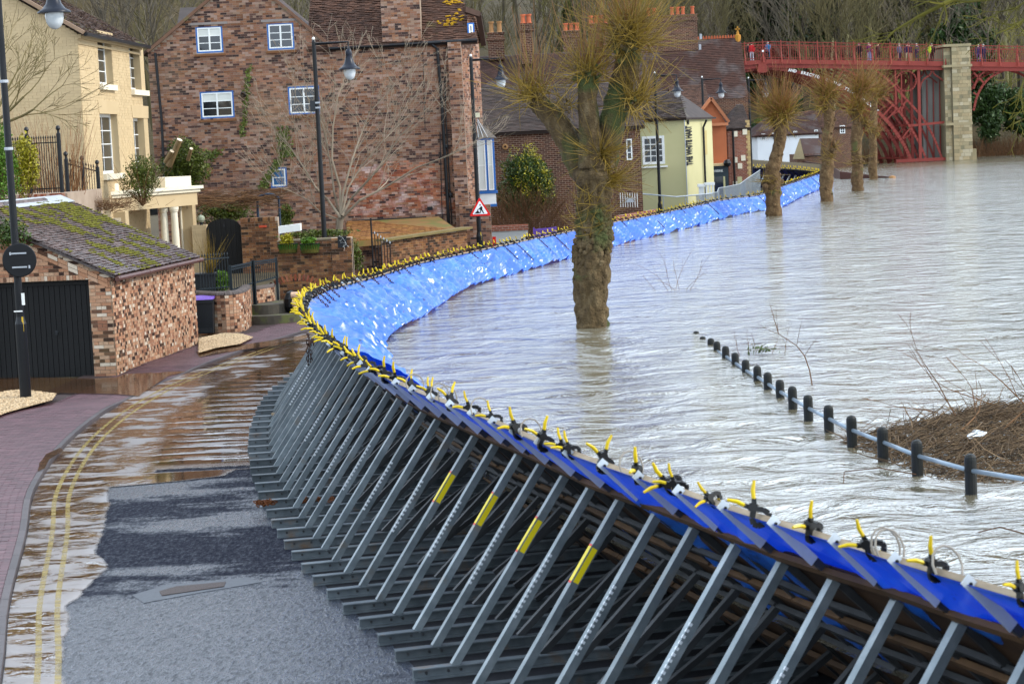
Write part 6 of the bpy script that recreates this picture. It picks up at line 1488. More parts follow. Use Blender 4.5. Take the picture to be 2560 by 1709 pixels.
def stack(label, u, v0, v1, w, y, pots, pot_h=.5, m=MT_BR, potm=None, pot_us=None):
    p = Y(u, v1, y); t = Y(u, v0, y); hw_ = w/2*y/5352; o = thing('chimney_stack', (p.x, y, p.z), label, 'chimney')
    mb = MB(); mb.obox((p.x-hw_, y, p.z), (2*hw_, 0, 0), (0, .9, 0), (0, 0, t.z-p.z)); mb.build('stack', m, o)
    mb = MB(); mb.obox((p.x-hw_-.07, y-.07, t.z-.32), (2*hw_+.14, 0, 0), (0, 1.04, 0), (0, 0, .12)); mb.obox((p.x-hw_-.04, y-.04, t.z), (2*hw_+.08, 0, 0), (0, .98, 0), (0, 0, .08)); mb.build('cap', m, o)
    for i in range(pots):
        x = p.x-hw_+2*hw_*(i+.5)/pots if pot_us is None else Y(pot_us[i], v0, y).x
        mb = MB(); mb.lathe((x, y+.4, t.z+.08), [(.15, 0), (.12, .08), (.105, pot_h-.1), (.14, pot_h-.08), (.14, pot_h), (.1, pot_h), (.09, .1)], 10); mb.build('chimney_pot', potm or M_POT, o)
M_POT = mat('terracotta_pot', [(.42, .12, .06), (.52, .17, .09)], 4, .8, rnd=.15)
M_POTB = mat('buff_pot', [(.32, .17, .08), (.42, .25, .12)], 4, .8, rnd=.15)
M_SLATE = mat('weathered_slate', [(.042, .032, .028), (.085, .062, .052), (.13, .10, .085)], 2, .7, rnd=.3, src='attr', patch=((.13, .115, .06), .8, .62))
M_ROOFR = mat('old_red_brown_roof', [(.06, .035, .028), (.11, .06, .046)], 1.5, .8, rnd=.2, src='attr', patch=((.07, .05, .045), .6, .5))
p, a, b, z1 = wallbox('brick_cottage', 'dark brick cottage with a low slate roof behind the big pollard', 'house', 1212, 1600, 322, 93, -1.3, MT_BR, 5)
gabroof(p, a, b, z1, 215, 93, 4.5, M_SLATE, 1350)
window(p, Y(1567, 400, 92.99), V(1, 0, 0), .25, .9, 1, 3, fw=.05, centre=False)
mb = MB(); mb.lathe(Y(1263, 367, 92.95), [(.13, 0), (.13, -.06), (.06, -.08), (.05, 0)], 12, (0, 1, 0)); mb.build('round_vent', M_POTB, p)
p, a, b, z1 = wallbox('brown_roofed_house', 'long low brick house behind the cottage with a brown ridge of tiles', 'house', 1205, 1560, 210, 104, 1, MT_BR, 4)
gabroof(p, a, b, z1, 138, 104, 4, M_ROOFR, 1300)
stack('short brick chimney with two buff pots at the left of the roofs', 1242, 85, 150, 40, 107, 2, .55, potm=M_POTB)
stack('tall slim brick chimney with a pair of red pots', 1320, 62, 160, 28, 106, 2, .45)
stack('wide low chimney with three red pots just left of the pollard', 1432, 80, 150, 42, 118, 3, .42)
stack('chimney with red pots showing between the pollard heads', 1500, 62, 120, 50, 120, 4, .45)
stack('broad brick chimney with a long row of eight red pots', 1650, 42, 130, 190, 138, 8, .5, pot_us=(1572, 1588, 1622, 1637, 1682, 1696, 1709, 1733))
# white porch wall and door by the bay
o = thing('white_porch', Y(1260, 580, 88), 'low white rendered porch with a brick coping and a red door edge', 'porch')
a = Y(1230, 590, 88); b = Y(1320, 590, 88); zt_ = zz(1275, 577, 88); mb = MB(); mb.obox((a.x, 88, -1), (b.x-a.x, 0, 0), (0, 1, 0), (0, 0, zt_+1)); mb.build('wall', mat('white_render', [(.55, .54, .5), (.68, .67, .62)], 2, .8), o)
mb = MB(); mb.obox((a.x, 87.96, zt_), (b.x-a.x+.03, 0, 0), (0, 1.1, 0), (0, 0, .21)); mb.build('coping', MT_RED, o)
q = Y(1231, 592, 87.97); mb = MB(); mb.obox(q+V(0, 0, -.5), (.14, 0, 0), (0, .02, 0), (0, 0, .5)); mb.build('door', M_REDS, o)
c = Y(1365, 583, 86); o = tag(MB().build('x', M_BLACK) if False else None) if False else thing('purple_crate', c, 'purple slatted planter box behind the barrier', 'planter')
x0 = Y(1333, 580, 86).x; x1 = Y(1392, 580, 86).x; zt_ = zz(1360, 571, 86)
for k in range(4): mb = MB(); mb.obox((x0, 86, zt_-.11-.12*k), (x1-x0, 0, .05), (0, .04, 0), (0, 0, .10)); mb.build('slat', M_PURPLE, o)
for x in (x0, x1-.06): mb = MB(); mb.obox((x, 85.97, zt_-.8), (.06, 0, 0), (0, .06, 0), (0, 0, .85)); mb.build('corner_post', M_PURPLE, o)
c = Y(1320, 450, 90); o = bush('holly_bush', (c.x-.05, c.y, c.z-.25), (1.5, 1., 1.75), 17000, .055, M_LEAF, 'tall rounded evergreen bush with yellow-green tips left of the big pollard', 'bush', 81, 0, hole=.3)
mb = MB(); leafmass(mb, (c.x, c.y-.1, c.z+.15), (1.5, 1., 1.65), 5000, .045, 82, .45); mb.build('tips', M_LEAFY, o)
mb = MB(); rr = random.Random(17)
for i in range(650):
    a = rr.uniform(-1, 1); p = V(c.x-.1+a*1.4+rr.gauss(0, .2), c.y-1.1, -.2+rr.random()*1.5); twig(mb, p, V(a*.6+rr.gauss(0, .35), -.1, 1), rr.uniform(.5, 1.3), .010, rr, 4, .3)
mb.build('bare_stems', M_TWIGB, o)
# ---------------- cream pub
M_PUB = mat('pale_olive_cream_wall', [(.46, .43, .24), (.54, .50, .29)], 1., .75, rnd=0, bmp=.2, bs=8)
PD = 112.; a = Y(1596, 300, PD); b = Y(1710, 300, PD); c = Y(1779, 290, PD+5.5); zE = zz(1650, 297, PD); pub = thing('cream_pub', (a.x, PD, -1), 'pale olive cream pub with a vertical name and a hipped slate roof', 'pub')
wq = hwn = (Y(1607, 412, PD), Y(1660, 339, PD)); hl = [(wq[0].x-a.x, wq[0].z+1, wq[1].x-a.x, wq[1].z+1)]
mb = wallpanel((a.x, PD, -1), V(1, 0, 0), b.x-a.x, zE+1, V(0, -1, 0), .3, holes=hl); mb.build('left_wall', M_PUB, pub)
mb = MB()
for i in range(70): mb.obox((a.x, PD, -1+i*.085), (b.x-a.x if not (hl[0][1]-.1 < i*.085 < hl[0][3]+.1) else hl[0][0]-.1, 0, 0), (0, -.006, 0), (0, 0, .078)) if i*.085 < zE+1 else None
mb.build('painted_courses', M_PUB, pub, 'stuff')
pu = V(c.x-b.x, 5.5, 0); pl_ = pu.length; pu.normalize(); pn = V(pu.y, -pu.x, 0)
mb = MB(); mb.obox((b.x, PD, -1), pu*pl_, -pn*.3, V(0, 0, zE+1)); mb.build('right_wall', M_PUB, pub)
w_ = window(pub, (wq[0].x, PD, wq[0].z), V(1, 0, 0), wq[1].x-wq[0].x, wq[1].z-wq[0].z, 3, 4, fw=.13, centre=False, bar=.045, set_in=-.04, sill=M_WHITE)
ap_ = Y(1700, 228, PD+4); A = V(a.x-.25, PD-.25, zE-.02); B = V(b.x+.1, PD-.3, zE-.02); C_ = V(c.x+.25, c.y, zE-.02); T1 = V(Y(1560, 228, PD+3.5).x, PD+4, ap_.z); T2 = V(ap_.x, PD+4.5, ap_.z)
mb = MB(); mb.prism([A, B, T2, T1], (0, .08, -.1)); mb.prism([B, C_, V(C_.x-.8, C_.y+2, zE), T2], (0, .08, -.1)); mb.obox(V(A.x, A.y+.15, zE-.14), V(B.x-A.x, 0, 0), (0, .2, 0), (0, 0, .1)); pr_ = mb.build('roof', M_SLATE, pub)
tiles(pr_, A, V(1, 0, 0), (T1-A-V((T1-A).x, 0, 0)).normalized(), B.x-A.x+.3, (V(0, (T1-A).y, (T1-A).z)).length, (M_SLATE, M_SLATE), tw=.25, tg=.17, outline=[(0, 0), (B.x-A.x, 0), (T2.x-A.x, 5.3), (max(0, T1.x-A.x), 5.3)], jitter=.02)
def ppl(u, v): return PLN(u, v, (b.x, PD, 0), pn)
me = text_mesh('THE WHITE HART', .40, .02, M_CLB, 'pub_name', .93, .012); q = ppl(1722, 364); M = Matrix((V(0, 0, 1), -pu, pn)).transposed().to_4x4(); M.translation = q+pn*.04-wloc(pub)
# fit length to the measured span
L_ = max(v.co.x for v in me.vertices)-min(v.co.x for v in me.vertices); span = ppl(1722, 314).z-ppl(1722, 413).z; sx = span/L_
Hh = max(v.co.y for v in me.vertices)-min(v.co.y for v in me.vertices); wid = (ppl(1731, 364)-ppl(1716, 364)).length; sy = wid/Hh
for v in me.vertices: v.co.x *= sx; v.co.y *= sy
place('name_lettering', me, M, pub)
q = ppl(1718, 306)+pn*.05; mb = MB(); mb.lathe(q, [(.001, .03), (.13, .03), (.13, 0)], 12, pn); mb.build('hart_emblem', M_CLB, pub)
q0 = ppl(1753, 300); q1 = ppl(1764, 470); mb = MB(); mb.tube([q0+pn*.3, q0+pn*.1-V(0, 0, .4), V(q0.x, q0.y, -.9)+pn*.1], .06, 6); mb.build('downpipe', M_BLACK, pub)
q0 = ppl(1708, 300); mb = MB(); mb.tube([q0+pn*.06, V(q0.x, q0.y, -.9)+pn*.06], .025, 5); mb.build('cable', M_LEAD, pub)
q0 = ppl(1762, 345); mb = MB(); mb.obox(q0-pu*.35-V(0, 0, .9), pu*.7, pn*.03, V(0, 0, 1.3)); mb.build('niche', mat('ochre_niche', [(.45, .36, .16), (.52, .42, .2)], 2), pub)
o = thing('white_gateposts', Y(1750, 480, PD-6), 'pair of white painted timber frames before the pub', 'gate')
for u0, u1, vt in ((1747, 1760, 465), (1764, 1784, 461)):
    a1 = Y(u0, vt, PD-6); b1 = Y(u1, vt, PD-6); mb = MB(); mb.obox((a1.x-.06, PD-6.05, a1.z-.05), (b1.x-a1.x+.12, 0, 0), (0, .2, 0), (0, 0, .14))
    for x in np.linspace(a1.x, b1.x-.08, 3): mb.obox((x, PD-6, -.9), (.08, 0, 0), (0, .1, 0), (0, 0, a1.z+.85))
    mb.build('frame', M_WHITE, o)
# ---------------- orange gabled shop and brick building with quoins
p, a, b, z1 = wallbox('orange_gable_house', 'orange rendered gabled building with a dark shopfront beside the pub', 'shop', 1768, 1815, 309, 120, -1, MT_ORG, 6)
ap_ = Y(1777, 250, 120); mb = MB(); mb.prism([V(a.x-.9, 120, z1), V(b.x, 120, z1), V(ap_.x, 120, ap_.z)], (0, .3, 0)); mb.build('gable', MT_ORG, p)
for q in ((V(a.x-.9, 119.9, z1+.05), V(ap_.x, 119.9, ap_.z+.1)), (V(ap_.x, 119.9, ap_.z+.1), V(b.x+.15, 119.9, z1+.05))): mb = MB(); mb.bar(q[0], q[1], .3, .16); mb.build('verge_board', mat('orange_board', [(.36, .15, .08), (.45, .2, .11)], 3) if 'orange_board' not in bpy.data.materials else bpy.data.materials['orange_board'], p)
mb = MB(); mb.bar(V(a.x-.9, 119.85, z1-.05), V(b.x+.1, 119.85, z1-.05), .2, .16); mb.build('string_course', bpy.data.materials['orange_board'], p)
q = Y(1782, 420, 119.2); a1 = Y(1768, 405, 119.2); b1 = Y(1820, 405, 119.2); M_SHOPF = mat('slate_grey_shopfront', [(.03, .045, .055), (.05, .07, .08)], 3, .4, rnd=0)
mb = MB(); mb.obox((a1.x, 119.2, -1), (b1.x-a1.x, 0, 0), (0, .8, 0), (0, 0, zz(1790, 415, 119.2)+1)); mb.build('shopfront', M_SHOPF, p)
mb = MB(); mb.obox((a1.x, 119.0, zz(1790, 415, 119.2)), (b1.x-a1.x, 0, 0), (0, 1, 0), (0, 0, .13)); mb.build('fascia_top', mat('tan_fascia', [(.5, .36, .2), (.58, .43, .26)], 3), p)
me = text_mesh('THAI CUISINE', .17, .01, M_WHITE, 'shop_name', 1., .004); L_ = max(v.co.x for v in me.vertices); M = Matrix(((1, 0, 0), (0, 0, -1), (0, 1, 0))).to_4x4(); q = Y(1807, 427, 119.15); M.translation = q-V(L_, .03, 0)-wloc(p); place('name_lettering', me, M, p)
a1 = Y(1786, 480, 119.15); mb = MB(); mb.obox((a1.x, 119.12, -1), (.5, 0, 0), (0, .04, 0), (0, 0, zz(1790, 442, 119.1)+1)); mb.build('door', M_GLASS, p); mb = MB(); mb.obox((a1.x+.52, 119.10, -1), (.1, 0, 0), (0, .06, 0), (0, 0, zz(1790, 442, 119.1)+1)); mb.build('door_jamb', M_PUB, p)
q = Y(1818, 408, 118.8); mb = MB(); mb.blob(q, .22, 8); mb.build('awning_lamp', M_BLACK, p)
p, a, b, z1 = wallbox('quoined_house', 'red brick house with pale quoins and white window blocks next to the bridge', 'house', 1818, 1873, 320, 134, -1, MT_RED, 8)
gabroof(p, a, b, z1, 262, 134, 4, M_SLATE, 1840, hip=(1.2, 0), ov=.1)
for k in range(34): mb = MB(); w_ = .26 if k % 2 else .17; mb.obox((b.x-w_+.03, 133.97, -1+k*.16), (w_, 0, 0), (0, .1, 0), (0, 0, .15)); mb.build('quoin', mat('ochre_quoin', [(.42, .30, .15), (.52, .39, .2)], 3, rnd=.2) if 'ochre_quoin' not in bpy.data.materials else bpy.data.materials['ochre_quoin'], p)
for u0, v0 in ((1838, 335), (1838, 400), (1838, 460), (1858, 395), (1862, 330), (1850, 415)):
    q = Y(u0, v0, 133.95); mb = MB(); mb.box(q, (.28, .06, .34)); mb.build('window_block', M_CREAMW, p)
mb = MB(); q = Y(1849, 450, 133.9); mb.obox(q-V(.13, 0, 2), (.28, 0, 0), (0, .08, 0), (0, 0, 2.2)); mb.build('door_jamb', M_PUB, p)
q0 = Y(1832, 325, 133.8); mb = MB(); mb.tube([q0, V(q0.x, 133.8, -1)], .07, 6); mb.build('downpipe', M_BLACK, p)
# big dark roofed building with crested ridge and finial
p, a, b, z1 = wallbox('tall_roofed_hall', 'tall dark tiled roof with a terracotta crested ridge and finial near the bridge', 'hall', 1560, 1871, 250, 141, 0, MT_BR, 8)
rf = gabroof(p, a, b, z1, 98, 141, 3.2, M_ROOFR, 1760, ov=.0)
zr = Y(1760, 98, 144.2).z; mb = MB()
for i in range(44): x = b.x-.15-i*.185; mb.prism([V(x, 144.1, zr-.02), V(x+.15, 144.1, zr-.02), V(x+.12, 144.1, zr+.16), V(x+.075, 144.1, zr+.2), V(x+.03, 144.1, zr+.16)], (0, .08, 0))
mb.build('ridge_crest', M_POT, rf, 'stuff')
x = b.x-.2; mb = MB(); mb.lathe((x, 144.1, zr), [(.2, -.3), (.2, .15), (.1, .2), (.07, .4)], 8); mb.box((x, 144.1, zr+.55), (.32, .1, .09)); mb.box((x, 144.1, zr+.55), (.09, .1, .36)); mb.build('finial', mat('lichened_finial', [(.45, .2, .06), (.6, .33, .05)], 3), rf)
for u0, v0 in ((1752, 92), (1750, 118)):
    q = Y(u0, v0, 142); mb = MB(); mb.box(q, (.14, .14, .35)); tag(mb.build('vent_cowl', M_LEAD), 'small metal vent cowl on the tall dark roof, '+('upper' if v0 < 100 else 'lower')+' of two', 'vent')
p, a, b, z1 = wallbox('low_shed', 'brown tiled lean-to between the pub and the tall roof', 'shed', 1690, 1768, 270, 131, -1, MT_BR, 5); gabroof(p, a, b, z1, 212, 131, 3, M_TILEB, 1730)
# temporary grey pedestrian barriers along the street behind the sheeting
M_PED = mat('grey_pedestrian_steel', [(.28, .31, .33), (.4, .43, .45)], 4, .4, metal=.3, rnd=0)
def ped(label, pts, bars, r=.025):
    a = Y(*pts[0]); o = thing('pedestrian_rail', a, label, 'railing'); P = [Y(*q) for q in pts]; mb = MB(); mb.tube(P, r*1.2, 6); mb.build('top_rail', M_PED, o)
    for i in range(len(P)-1):
        n = max(1, int((P[i+1]-P[i]).length/bars))
        for k in range(n):
            q = P[i].lerp(P[i+1], (k+.5)/n); mb = MB(); mb.tube([q, V(q.x, q.y, -.9)], r*.8, 5); mb.build('upright', M_PED, o)
ped('thin grey tube railing running left in front of the pub wall', [(1470, 478, 94), (1560, 481, 96), (1690, 492, 98), (1780, 484, 101)], 1.6)
ped('close-barred grey railing climbing the street beside the shop', [(1740, 489, 100), (1793, 480, 104), (1797, 470, 105), (1812, 468, 106), (1850, 460, 110), (1863, 450, 112), (1900, 425, 116)], .16, .018)
o = thing('window_grille', Y(1570, 505, 92.5), 'white window guard low on the cottage beside the pub', 'grille')
for i in range(8): mb = MB(); q = Y(1552+i*6, 518, 92.6); mb.tube([q, q+V(0, 0, .62)], .018, 4); mb.build('bar', M_WHITE, o)
mb = MB(); q = Y(1575, 500, 92.5); mb.box(q, (.32, .03, .2)); mb.build('notice', M_LEAD, o)
mb = MB(); a = Y(1540, 540, 90); b = Y(1640, 523, 92); 
o = thing('low_brick_wall', V(a.x, 90, -1), 'low red brick wall with a soldier course before the pub', 'wall'); mb.prism([V(a.x, 90, -1), V(b.x, 92, -1), V(b.x, 92, b.z), V(a.x, 90, a.z)], (0, .3, 0)); mb.build('wall', MT_RED, o)
# ================================================================= POLLARD TREES
def fit(pts, y): return [Y(u, v, y) for u, v in pts]
def dens(P, rad, k=6):
    """resample a limb for a knobbly surface"""
    out = []; rr_ = []
    for i in range(len(P)-1):
        for j in range(k): t = j/k; out.append(P[i].lerp(P[i+1], t)); rr_.append(rad[i]*(1-t)+rad[i+1]*t)
    return out+[P[-1]], rr_+[rad[-1]]
def shoots(mb, c, n, L, rr, spread=(1, .8, 1), up=.25, bias=(0, 0, .3), r0=.012, jit=.15, droop=-.05, n3=3, cluster=3):
    c = Vector(c)
    for i in range(n):
        if i % cluster == 0: base = c+Vector((rr.gauss(0, jit), rr.gauss(0, jit*.8), rr.gauss(0, jit*.8)))
        d = Vector((rr.gauss(0, 1)*spread[0], rr.gauss(0, 1)*spread[1], rr.gauss(0, 1)*spread[2]))+Vector(bias)
        if d.length < .1: continue
        d.normalize(); l = L*rr.uniform(.35, 1.15)*(1+.5*max(0, d.z))
        twig(mb, base, d, l, r0*rr.uniform(.6, 1.2), rr, 6, .30, up if d.z > -.2 else up*.6, n3)
def knuckle(mb, c, r, rr, n=16):
    for i in range(n): mb.blob(Vector(c)+Vector((rr.gauss(0, r*.6), rr.gauss(0, r*.6), rr.gauss(0, r*.5))), r*rr.uniform(.25, .62), 7, (1, 1, rr.uniform(.8, 1.2)))
TY = 45.3; rr = random.Random(40)
t1 = thing('pollard_tree', Z(1480, 822, 0)-V(0, 0, .6), 'largest pollard, a thick knobbly trunk with three shooting heads, standing in the flood', 'tree', 'pollard trees in the flood water')
mb = MB()
TR = [((1482, 835), 43), ((1481, 800), 41), ((1478, 740), 43), ((1478, 690), 45), ((1480, 640), 46), ((1484, 600), 47), ((1483, 570), 43), ((1484, 530), 43), ((1484, 480), 44), ((1482, 440), 46), ((1484, 415), 40), ((1484, 400), 26)]
P, r = dens([Y(u, v, TY) for (u, v), _ in TR], [q*TY/5352 for _, q in TR], 7); mb.tube(P, r, 64, True, 3, .30, 7.5); TP, TRr = P, r
mb.build('trunk', M_BARK, t1, smooth=True)
limbs = [([(1478, 440), (1445, 400), (1420, 350), (1395, 310), (1362, 275), (1335, 248)], [42, 36, 31, 29, 26, 24], 5), ([(1478, 420), (1475, 360), (1472, 300), (1468, 240), (1470, 190)], [36, 29, 25, 24, 26], 6), ([(1505, 420), (1522, 340), (1540, 270), (1556, 210), (1572, 150), (1574, 105)], [36, 35, 33, 30, 32, 30], 7)]
for pts, rd, sd in limbs:
    mb = MB(); P, r = dens([Y(u, v, TY+(.25 if sd == 5 else -.1 if sd == 6 else .15)) for u, v in pts], [q*TY/5352 for q in rd], 7); mb.tube(P, r, 44, True, sd, .26, 5.5)
    mb.build('limb', M_BARK, t1, smooth=True)
mb = MB()
for i in range(230):
    k = min(len(TP)-1, max(0, int(rr.gauss(.50, .12)*len(TP)) if i < 150 else rr.randint(0, len(TP)-1))); a = rr.uniform(pi*1.05, pi*1.95); q = rr.uniform(.03, .10)*(1 if i < 150 else .7); mb.blob(TP[k]+V(cos(a), sin(a), 0)*TRr[k]*.96+V(0, 0, rr.uniform(-.05, .05)), q, 7, (1, .8, rr.uniform(.7, 1.1)))
for (u, v, r_, n) in ((1338, 245, .12, 22), (1470, 190, .14, 26), (1570, 105, .20, 40), (1560, 85, .15, 20), (1495, 385, .12, 18), (1505, 440, .08, 10), (1412, 262, .10, 12), (1590, 250, .10, 14)):
    for i in range(n):
        c = Y(u, v, TY-.25)+V(rr.gauss(0, r_*.75), rr.uniform(-.12, .12), rr.gauss(0, r_*.7)); mb.blob(c, r_*rr.uniform(.16, .42), 7)
mb.build('burrs', M_BARK, t1, 'stuff', smooth=True)
HEADS = [((1335, 240), 190, 1.05, (1, .8, .75), (-.35, 0, .35), .14), ((1412, 262), 60, .5, (1, .8, .8), (.2, 0, .1), .1), ((1468, 185), 220, 1.05, (1, .8, .8), (-.15, 0, .5), .15), ((1570, 95), 430, 1.4, (1, .8, .8), (.25, 0, .45), .22), ((1590, 250), 240, .95, (.9, .8, 1), (.35, 0, .3), .16), ((1500, 385), 170, .85, (1, .8, .5), (.3, -.3, .05), .07), ((1520, 450), 130, .9, (1, .8, .45), (.75, -.2, .0), .10), ((1480, 560), 90, .7, (1, .8, .4), (.3, -.4, .2), .18), ((1470, 500), 70, .5, (1, .6, .4), (0, -.5, .1), .16)]
for (uv, n, L_, sp, bi, jt) in HEADS:
    mb = MB(); c = Y(uv[0], uv[1], TY-.15); shoots(mb, c, n, L_, rr, sp, .35, bi, .0105, jt); mb.build('shoots', M_SHOOT, t1)
mb = MB()
for (uv, n) in (((1335, 235), 26), ((1468, 180), 34), ((1565, 90), 60), ((1500, 170), 16)):
    c = Y(uv[0], uv[1], TY-.1)
    for i in range(n): twig(mb, c+V(rr.gauss(0, .15), 0, rr.gauss(0, .08)), V(rr.gauss(0, .28), rr.gauss(0, .2), 1), rr.uniform(1.1, 2.1), .009, rr, 6, .12, .1)
mb.build('tall_shoots', M_SHOOTR, t1)
def pollard(label, pts, rads, y, heads, sd, low=()):
    b = Y(pts[0][0], pts[0][1], y); rr = random.Random(sd); o = thing('pollard_tree', (b.x, b.y, -.5), label, 'tree', 'pollard trees in the flood water')
    mb = MB(); P, r = dens([Y(u, v, y) for u, v in pts], [q*y/5352 for q in rads], 6); mb.tube(P, r, 32, True, sd, .30, 3.4); mb.build('trunk', M_BARKF, o, smooth=True)
    mb = MB()
    for (u, v, r_) in [(h[0], h[1], .22) for h in heads]+list(low): knuckle(mb, Y(u, v, y-.1), r_, rr, 18)
    for i in range(26): t = rr.random(); k = int(t*(len(P)-1)); a = rr.uniform(-1, 1); mb.blob(P[k]+V(r[k]*a*.95, -r[k]*sqrt(1-a*a)*.95, 0), rr.uniform(.04, .11), 6)
    mb.build('burrs', M_BARKF, o, 'stuff', smooth=True)
    for (u, v, n, L_, bi) in heads:
        mb = MB(); shoots(mb, Y(u, v, y-.1), n, L_, rr, (1, .8, .75), .3, bi, .017, .22); mb.build('shoots', M_SHOOT, o)
        mb = MB(); shoots(mb, Y(u, v, y-.1), n//2, L_*1.35, rr, (.8, .8, .6), .35, (bi[0], bi[1], bi[2]+.6), .014, .22); mb.build('outer_shoots', M_SHOOTR, o)
    for (u, v, r_) in low:
        mb = MB(); shoots(mb, Y(u, v, y-.2), 70, .65, rr, (1, .7, .4), .2, (0, -.3, .1), .014, .25); mb.build('low_shoots', M_SHOOT, o)
pollard('second pollard from the big one, with a round bristling head before the white cottage', [(1934, 548), (1934, 535), (1932, 500), (1932, 470), (1930, 430), (1938, 400), (1948, 360), (1952, 330), (1945, 300), (1946, 285)], [23, 20, 19, 21, 19, 17, 15, 15, 18, 16], 96.5, [(1948, 285, 620, 1.15, (0, 0, .15))], 101, ((1924, 455, .3),))
pollard('third pollard, its trunk crossing the end of the blue sheeting', [(2068, 512), (2068, 500), (2064, 470), (2066, 440), (2070, 410), (2066, 380), (2068, 340), (2074, 300), (2072, 262), (2068, 240)], [17, 16, 17, 16, 15, 14, 13, 14, 15, 15], 110.9, [(2066, 235, 330, 1.0, (0, 0, .3)), (2060, 262, 120, .8, (-.3, 0, 0)), (2080, 370, 60, .6, (.5, 0, 0))], 102, ((2070, 400, .2),))
pollard('fourth pollard with a tall brown head before the bridge arch', [(2145, 488), (2145, 478), (2142, 450), (2144, 420), (2142, 390), (2140, 350), (2145, 310), (2142, 280), (2140, 260)], [16, 15, 15, 14, 13, 14, 13, 14, 14], 125.1, [(2140, 270, 300, 1.1, (.1, 0, .3)), (2150, 225, 340, 1.25, (.2, 0, .3)), (2160, 310, 120, .8, (.3, 0, 0))], 103, ((2140, 405, .2),))
pollard('farthest and slimmest pollard, nearest to the iron bridge', [(2184, 458), (2184, 446), (2182, 420), (2184, 380), (2182, 340), (2184, 290), (2188, 240)], [12, 11, 11, 10.5, 10, 9, 8], 148.3, [(2190, 235, 300, 1.3, (.1, 0, .3)), (2186, 330, 100, .8, (0, 0, 0))], 104)
# quay wall end in the water
mb = MB(); P = [Y(1985, 408, 176), Y(2080, 424, 160), Y(2100, 440, 152), Y(2170, 440, 151), Y(2232, 447, 149)]
ow = thing('submerged_wall', V(P[3].x, P[3].y, -.5), 'low dark red-brown quay wall with a rounded end, nearly drowned by the river', 'wall')
for i in range(len(P)-1):
    a, b = P[i], P[i+1]; mb.prism([V(a.x, a.y, -.4), V(b.x, b.y, -.4), V(b.x, b.y, max(.06, 1.15-.3*(i+1))), V(a.x, a.y, 1.15-.3*i)], (.1, .5, 0))
mb.build('wall', mat('wet_brown_wall', [(.07, .035, .028), (.13, .07, .055)], 1, .6, rnd=0), ow)
mb = MB(); mb.blob(P[-1]+V(0, .2, -.05), .3, 8); mb.build('end_cap', M_POTB, ow)
# bare ornamental tree before the big house
rr = random.Random(55); b = Y(846, 592, 71.5); o = thing('bare_tree', (b.x, b.y, b.z-.3), 'spreading leafless tree with pale grey branches before the big brick house', 'tree')
mb = MB(); P, r = dens(fit([(846, 600), (848, 575), (850, 552), (855, 535)], 71.5), [.15, .12, .12, .10], 4); mb.tube(P, r, 12, True, 7, .1); mb.build('trunk', M_TWIG, o, smooth=True)
def limb(mb, pts, r0, r1, y, sub, depth=3, L_=1.1):
    P, r = dens([Y(u, v, y+rr.uniform(-.25, .25)) for u, v in pts], list(np.linspace(r0, r1, len(pts))), 3); mb.tint = rr.random()*.98+.01; mb.tube(P, r, 7, cap=False)
    for k in range(sub):
        i = rr.randint(len(P)//3, len(P)-1); d = (P[min(i+1, len(P)-1)]-P[max(0, i-1)]).normalized(); sde = V(rr.gauss(0, 1), rr.gauss(0, .6), rr.gauss(0, .6)); d = (d+sde*.55+V(0, 0, .15)).normalized()
        grow(mb, P[i], d, L_*rr.uniform(.6, 1.1), r[i]*.6, depth, rr, 2, .12, .55, .72, 4, 4, minr=.005)
    grow(mb, P[-1], (P[-1]-P[-2]).normalized(), L_*.8, r[-1], depth, rr, 2, .12, .5, .7, 4, 4, minr=.005)
mb = MB()
for pts, r0 in (([(852, 545), (820, 500), (790, 470), (760, 420), (720, 360), (690, 330)], .07), ([(850, 545), (835, 480), (828, 420), (815, 350), (800, 290), (760, 230)], .06), ([(852, 540), (850, 470), (830, 400), (832, 320), (845, 240), (860, 200)], .07), ([(855, 540), (875, 500), (930, 440), (960, 400), (1000, 340), (1060, 280)], .07), ([(855, 545), (900, 500), (960, 470), (1040, 420), (1120, 390), (1160, 370)], .065), ([(852, 540), (858, 480), (880, 400), (905, 330), (925, 280), (985, 215)], .06), ([(850, 550), (800, 530), (770, 500), (730, 480), (700, 470)], .04), ([(853, 545), (870, 470), (900, 420), (960, 350), (1010, 300)], .05)):
    limb(mb, pts, r0*.72, .011, 71.5, 13)
mb.build('branches', M_TWIG, o)
# ================================================================= IRON BRIDGE
BY = 197.; br = thing('iron_bridge', Y(2350, 400, BY), 'tall red cast iron arch bridge with a railed deck over the flooded river', 'bridge')
def lineY(p, q, u, y=BY): return Y(u, p[1]+(q[1]-p[1])*(u-p[0])/(q[0]-p[0]), y)
cx_ = Y(1908, 150, BY).x
xe = Y(2366, 150, BY).x
def deck_z(x, key):       # heights read at crown and at the pier
    za, zb = {'rail': (Y(1962, 105, BY).z, Y(2320, 112, BY).z), 'top': (Y(1962, 149, BY).z, Y(2320, 153, BY).z), 'bot': (Y(1962, 160, BY).z, Y(2320, 165, BY).z), 'low': (Y(1962, 170, BY).z, Y(2320, 175, BY).z)}[key]
    x0 = Y(1962, 150, BY).x; x1 = Y(2320, 150, BY).x; t = (abs(x-cx_)-(x0-cx_))/(x1-x0); return za+(zb-za)*t
XL = cx_-17; XR = 62.
xs = list(np.arange(XL, XR, 1.6))
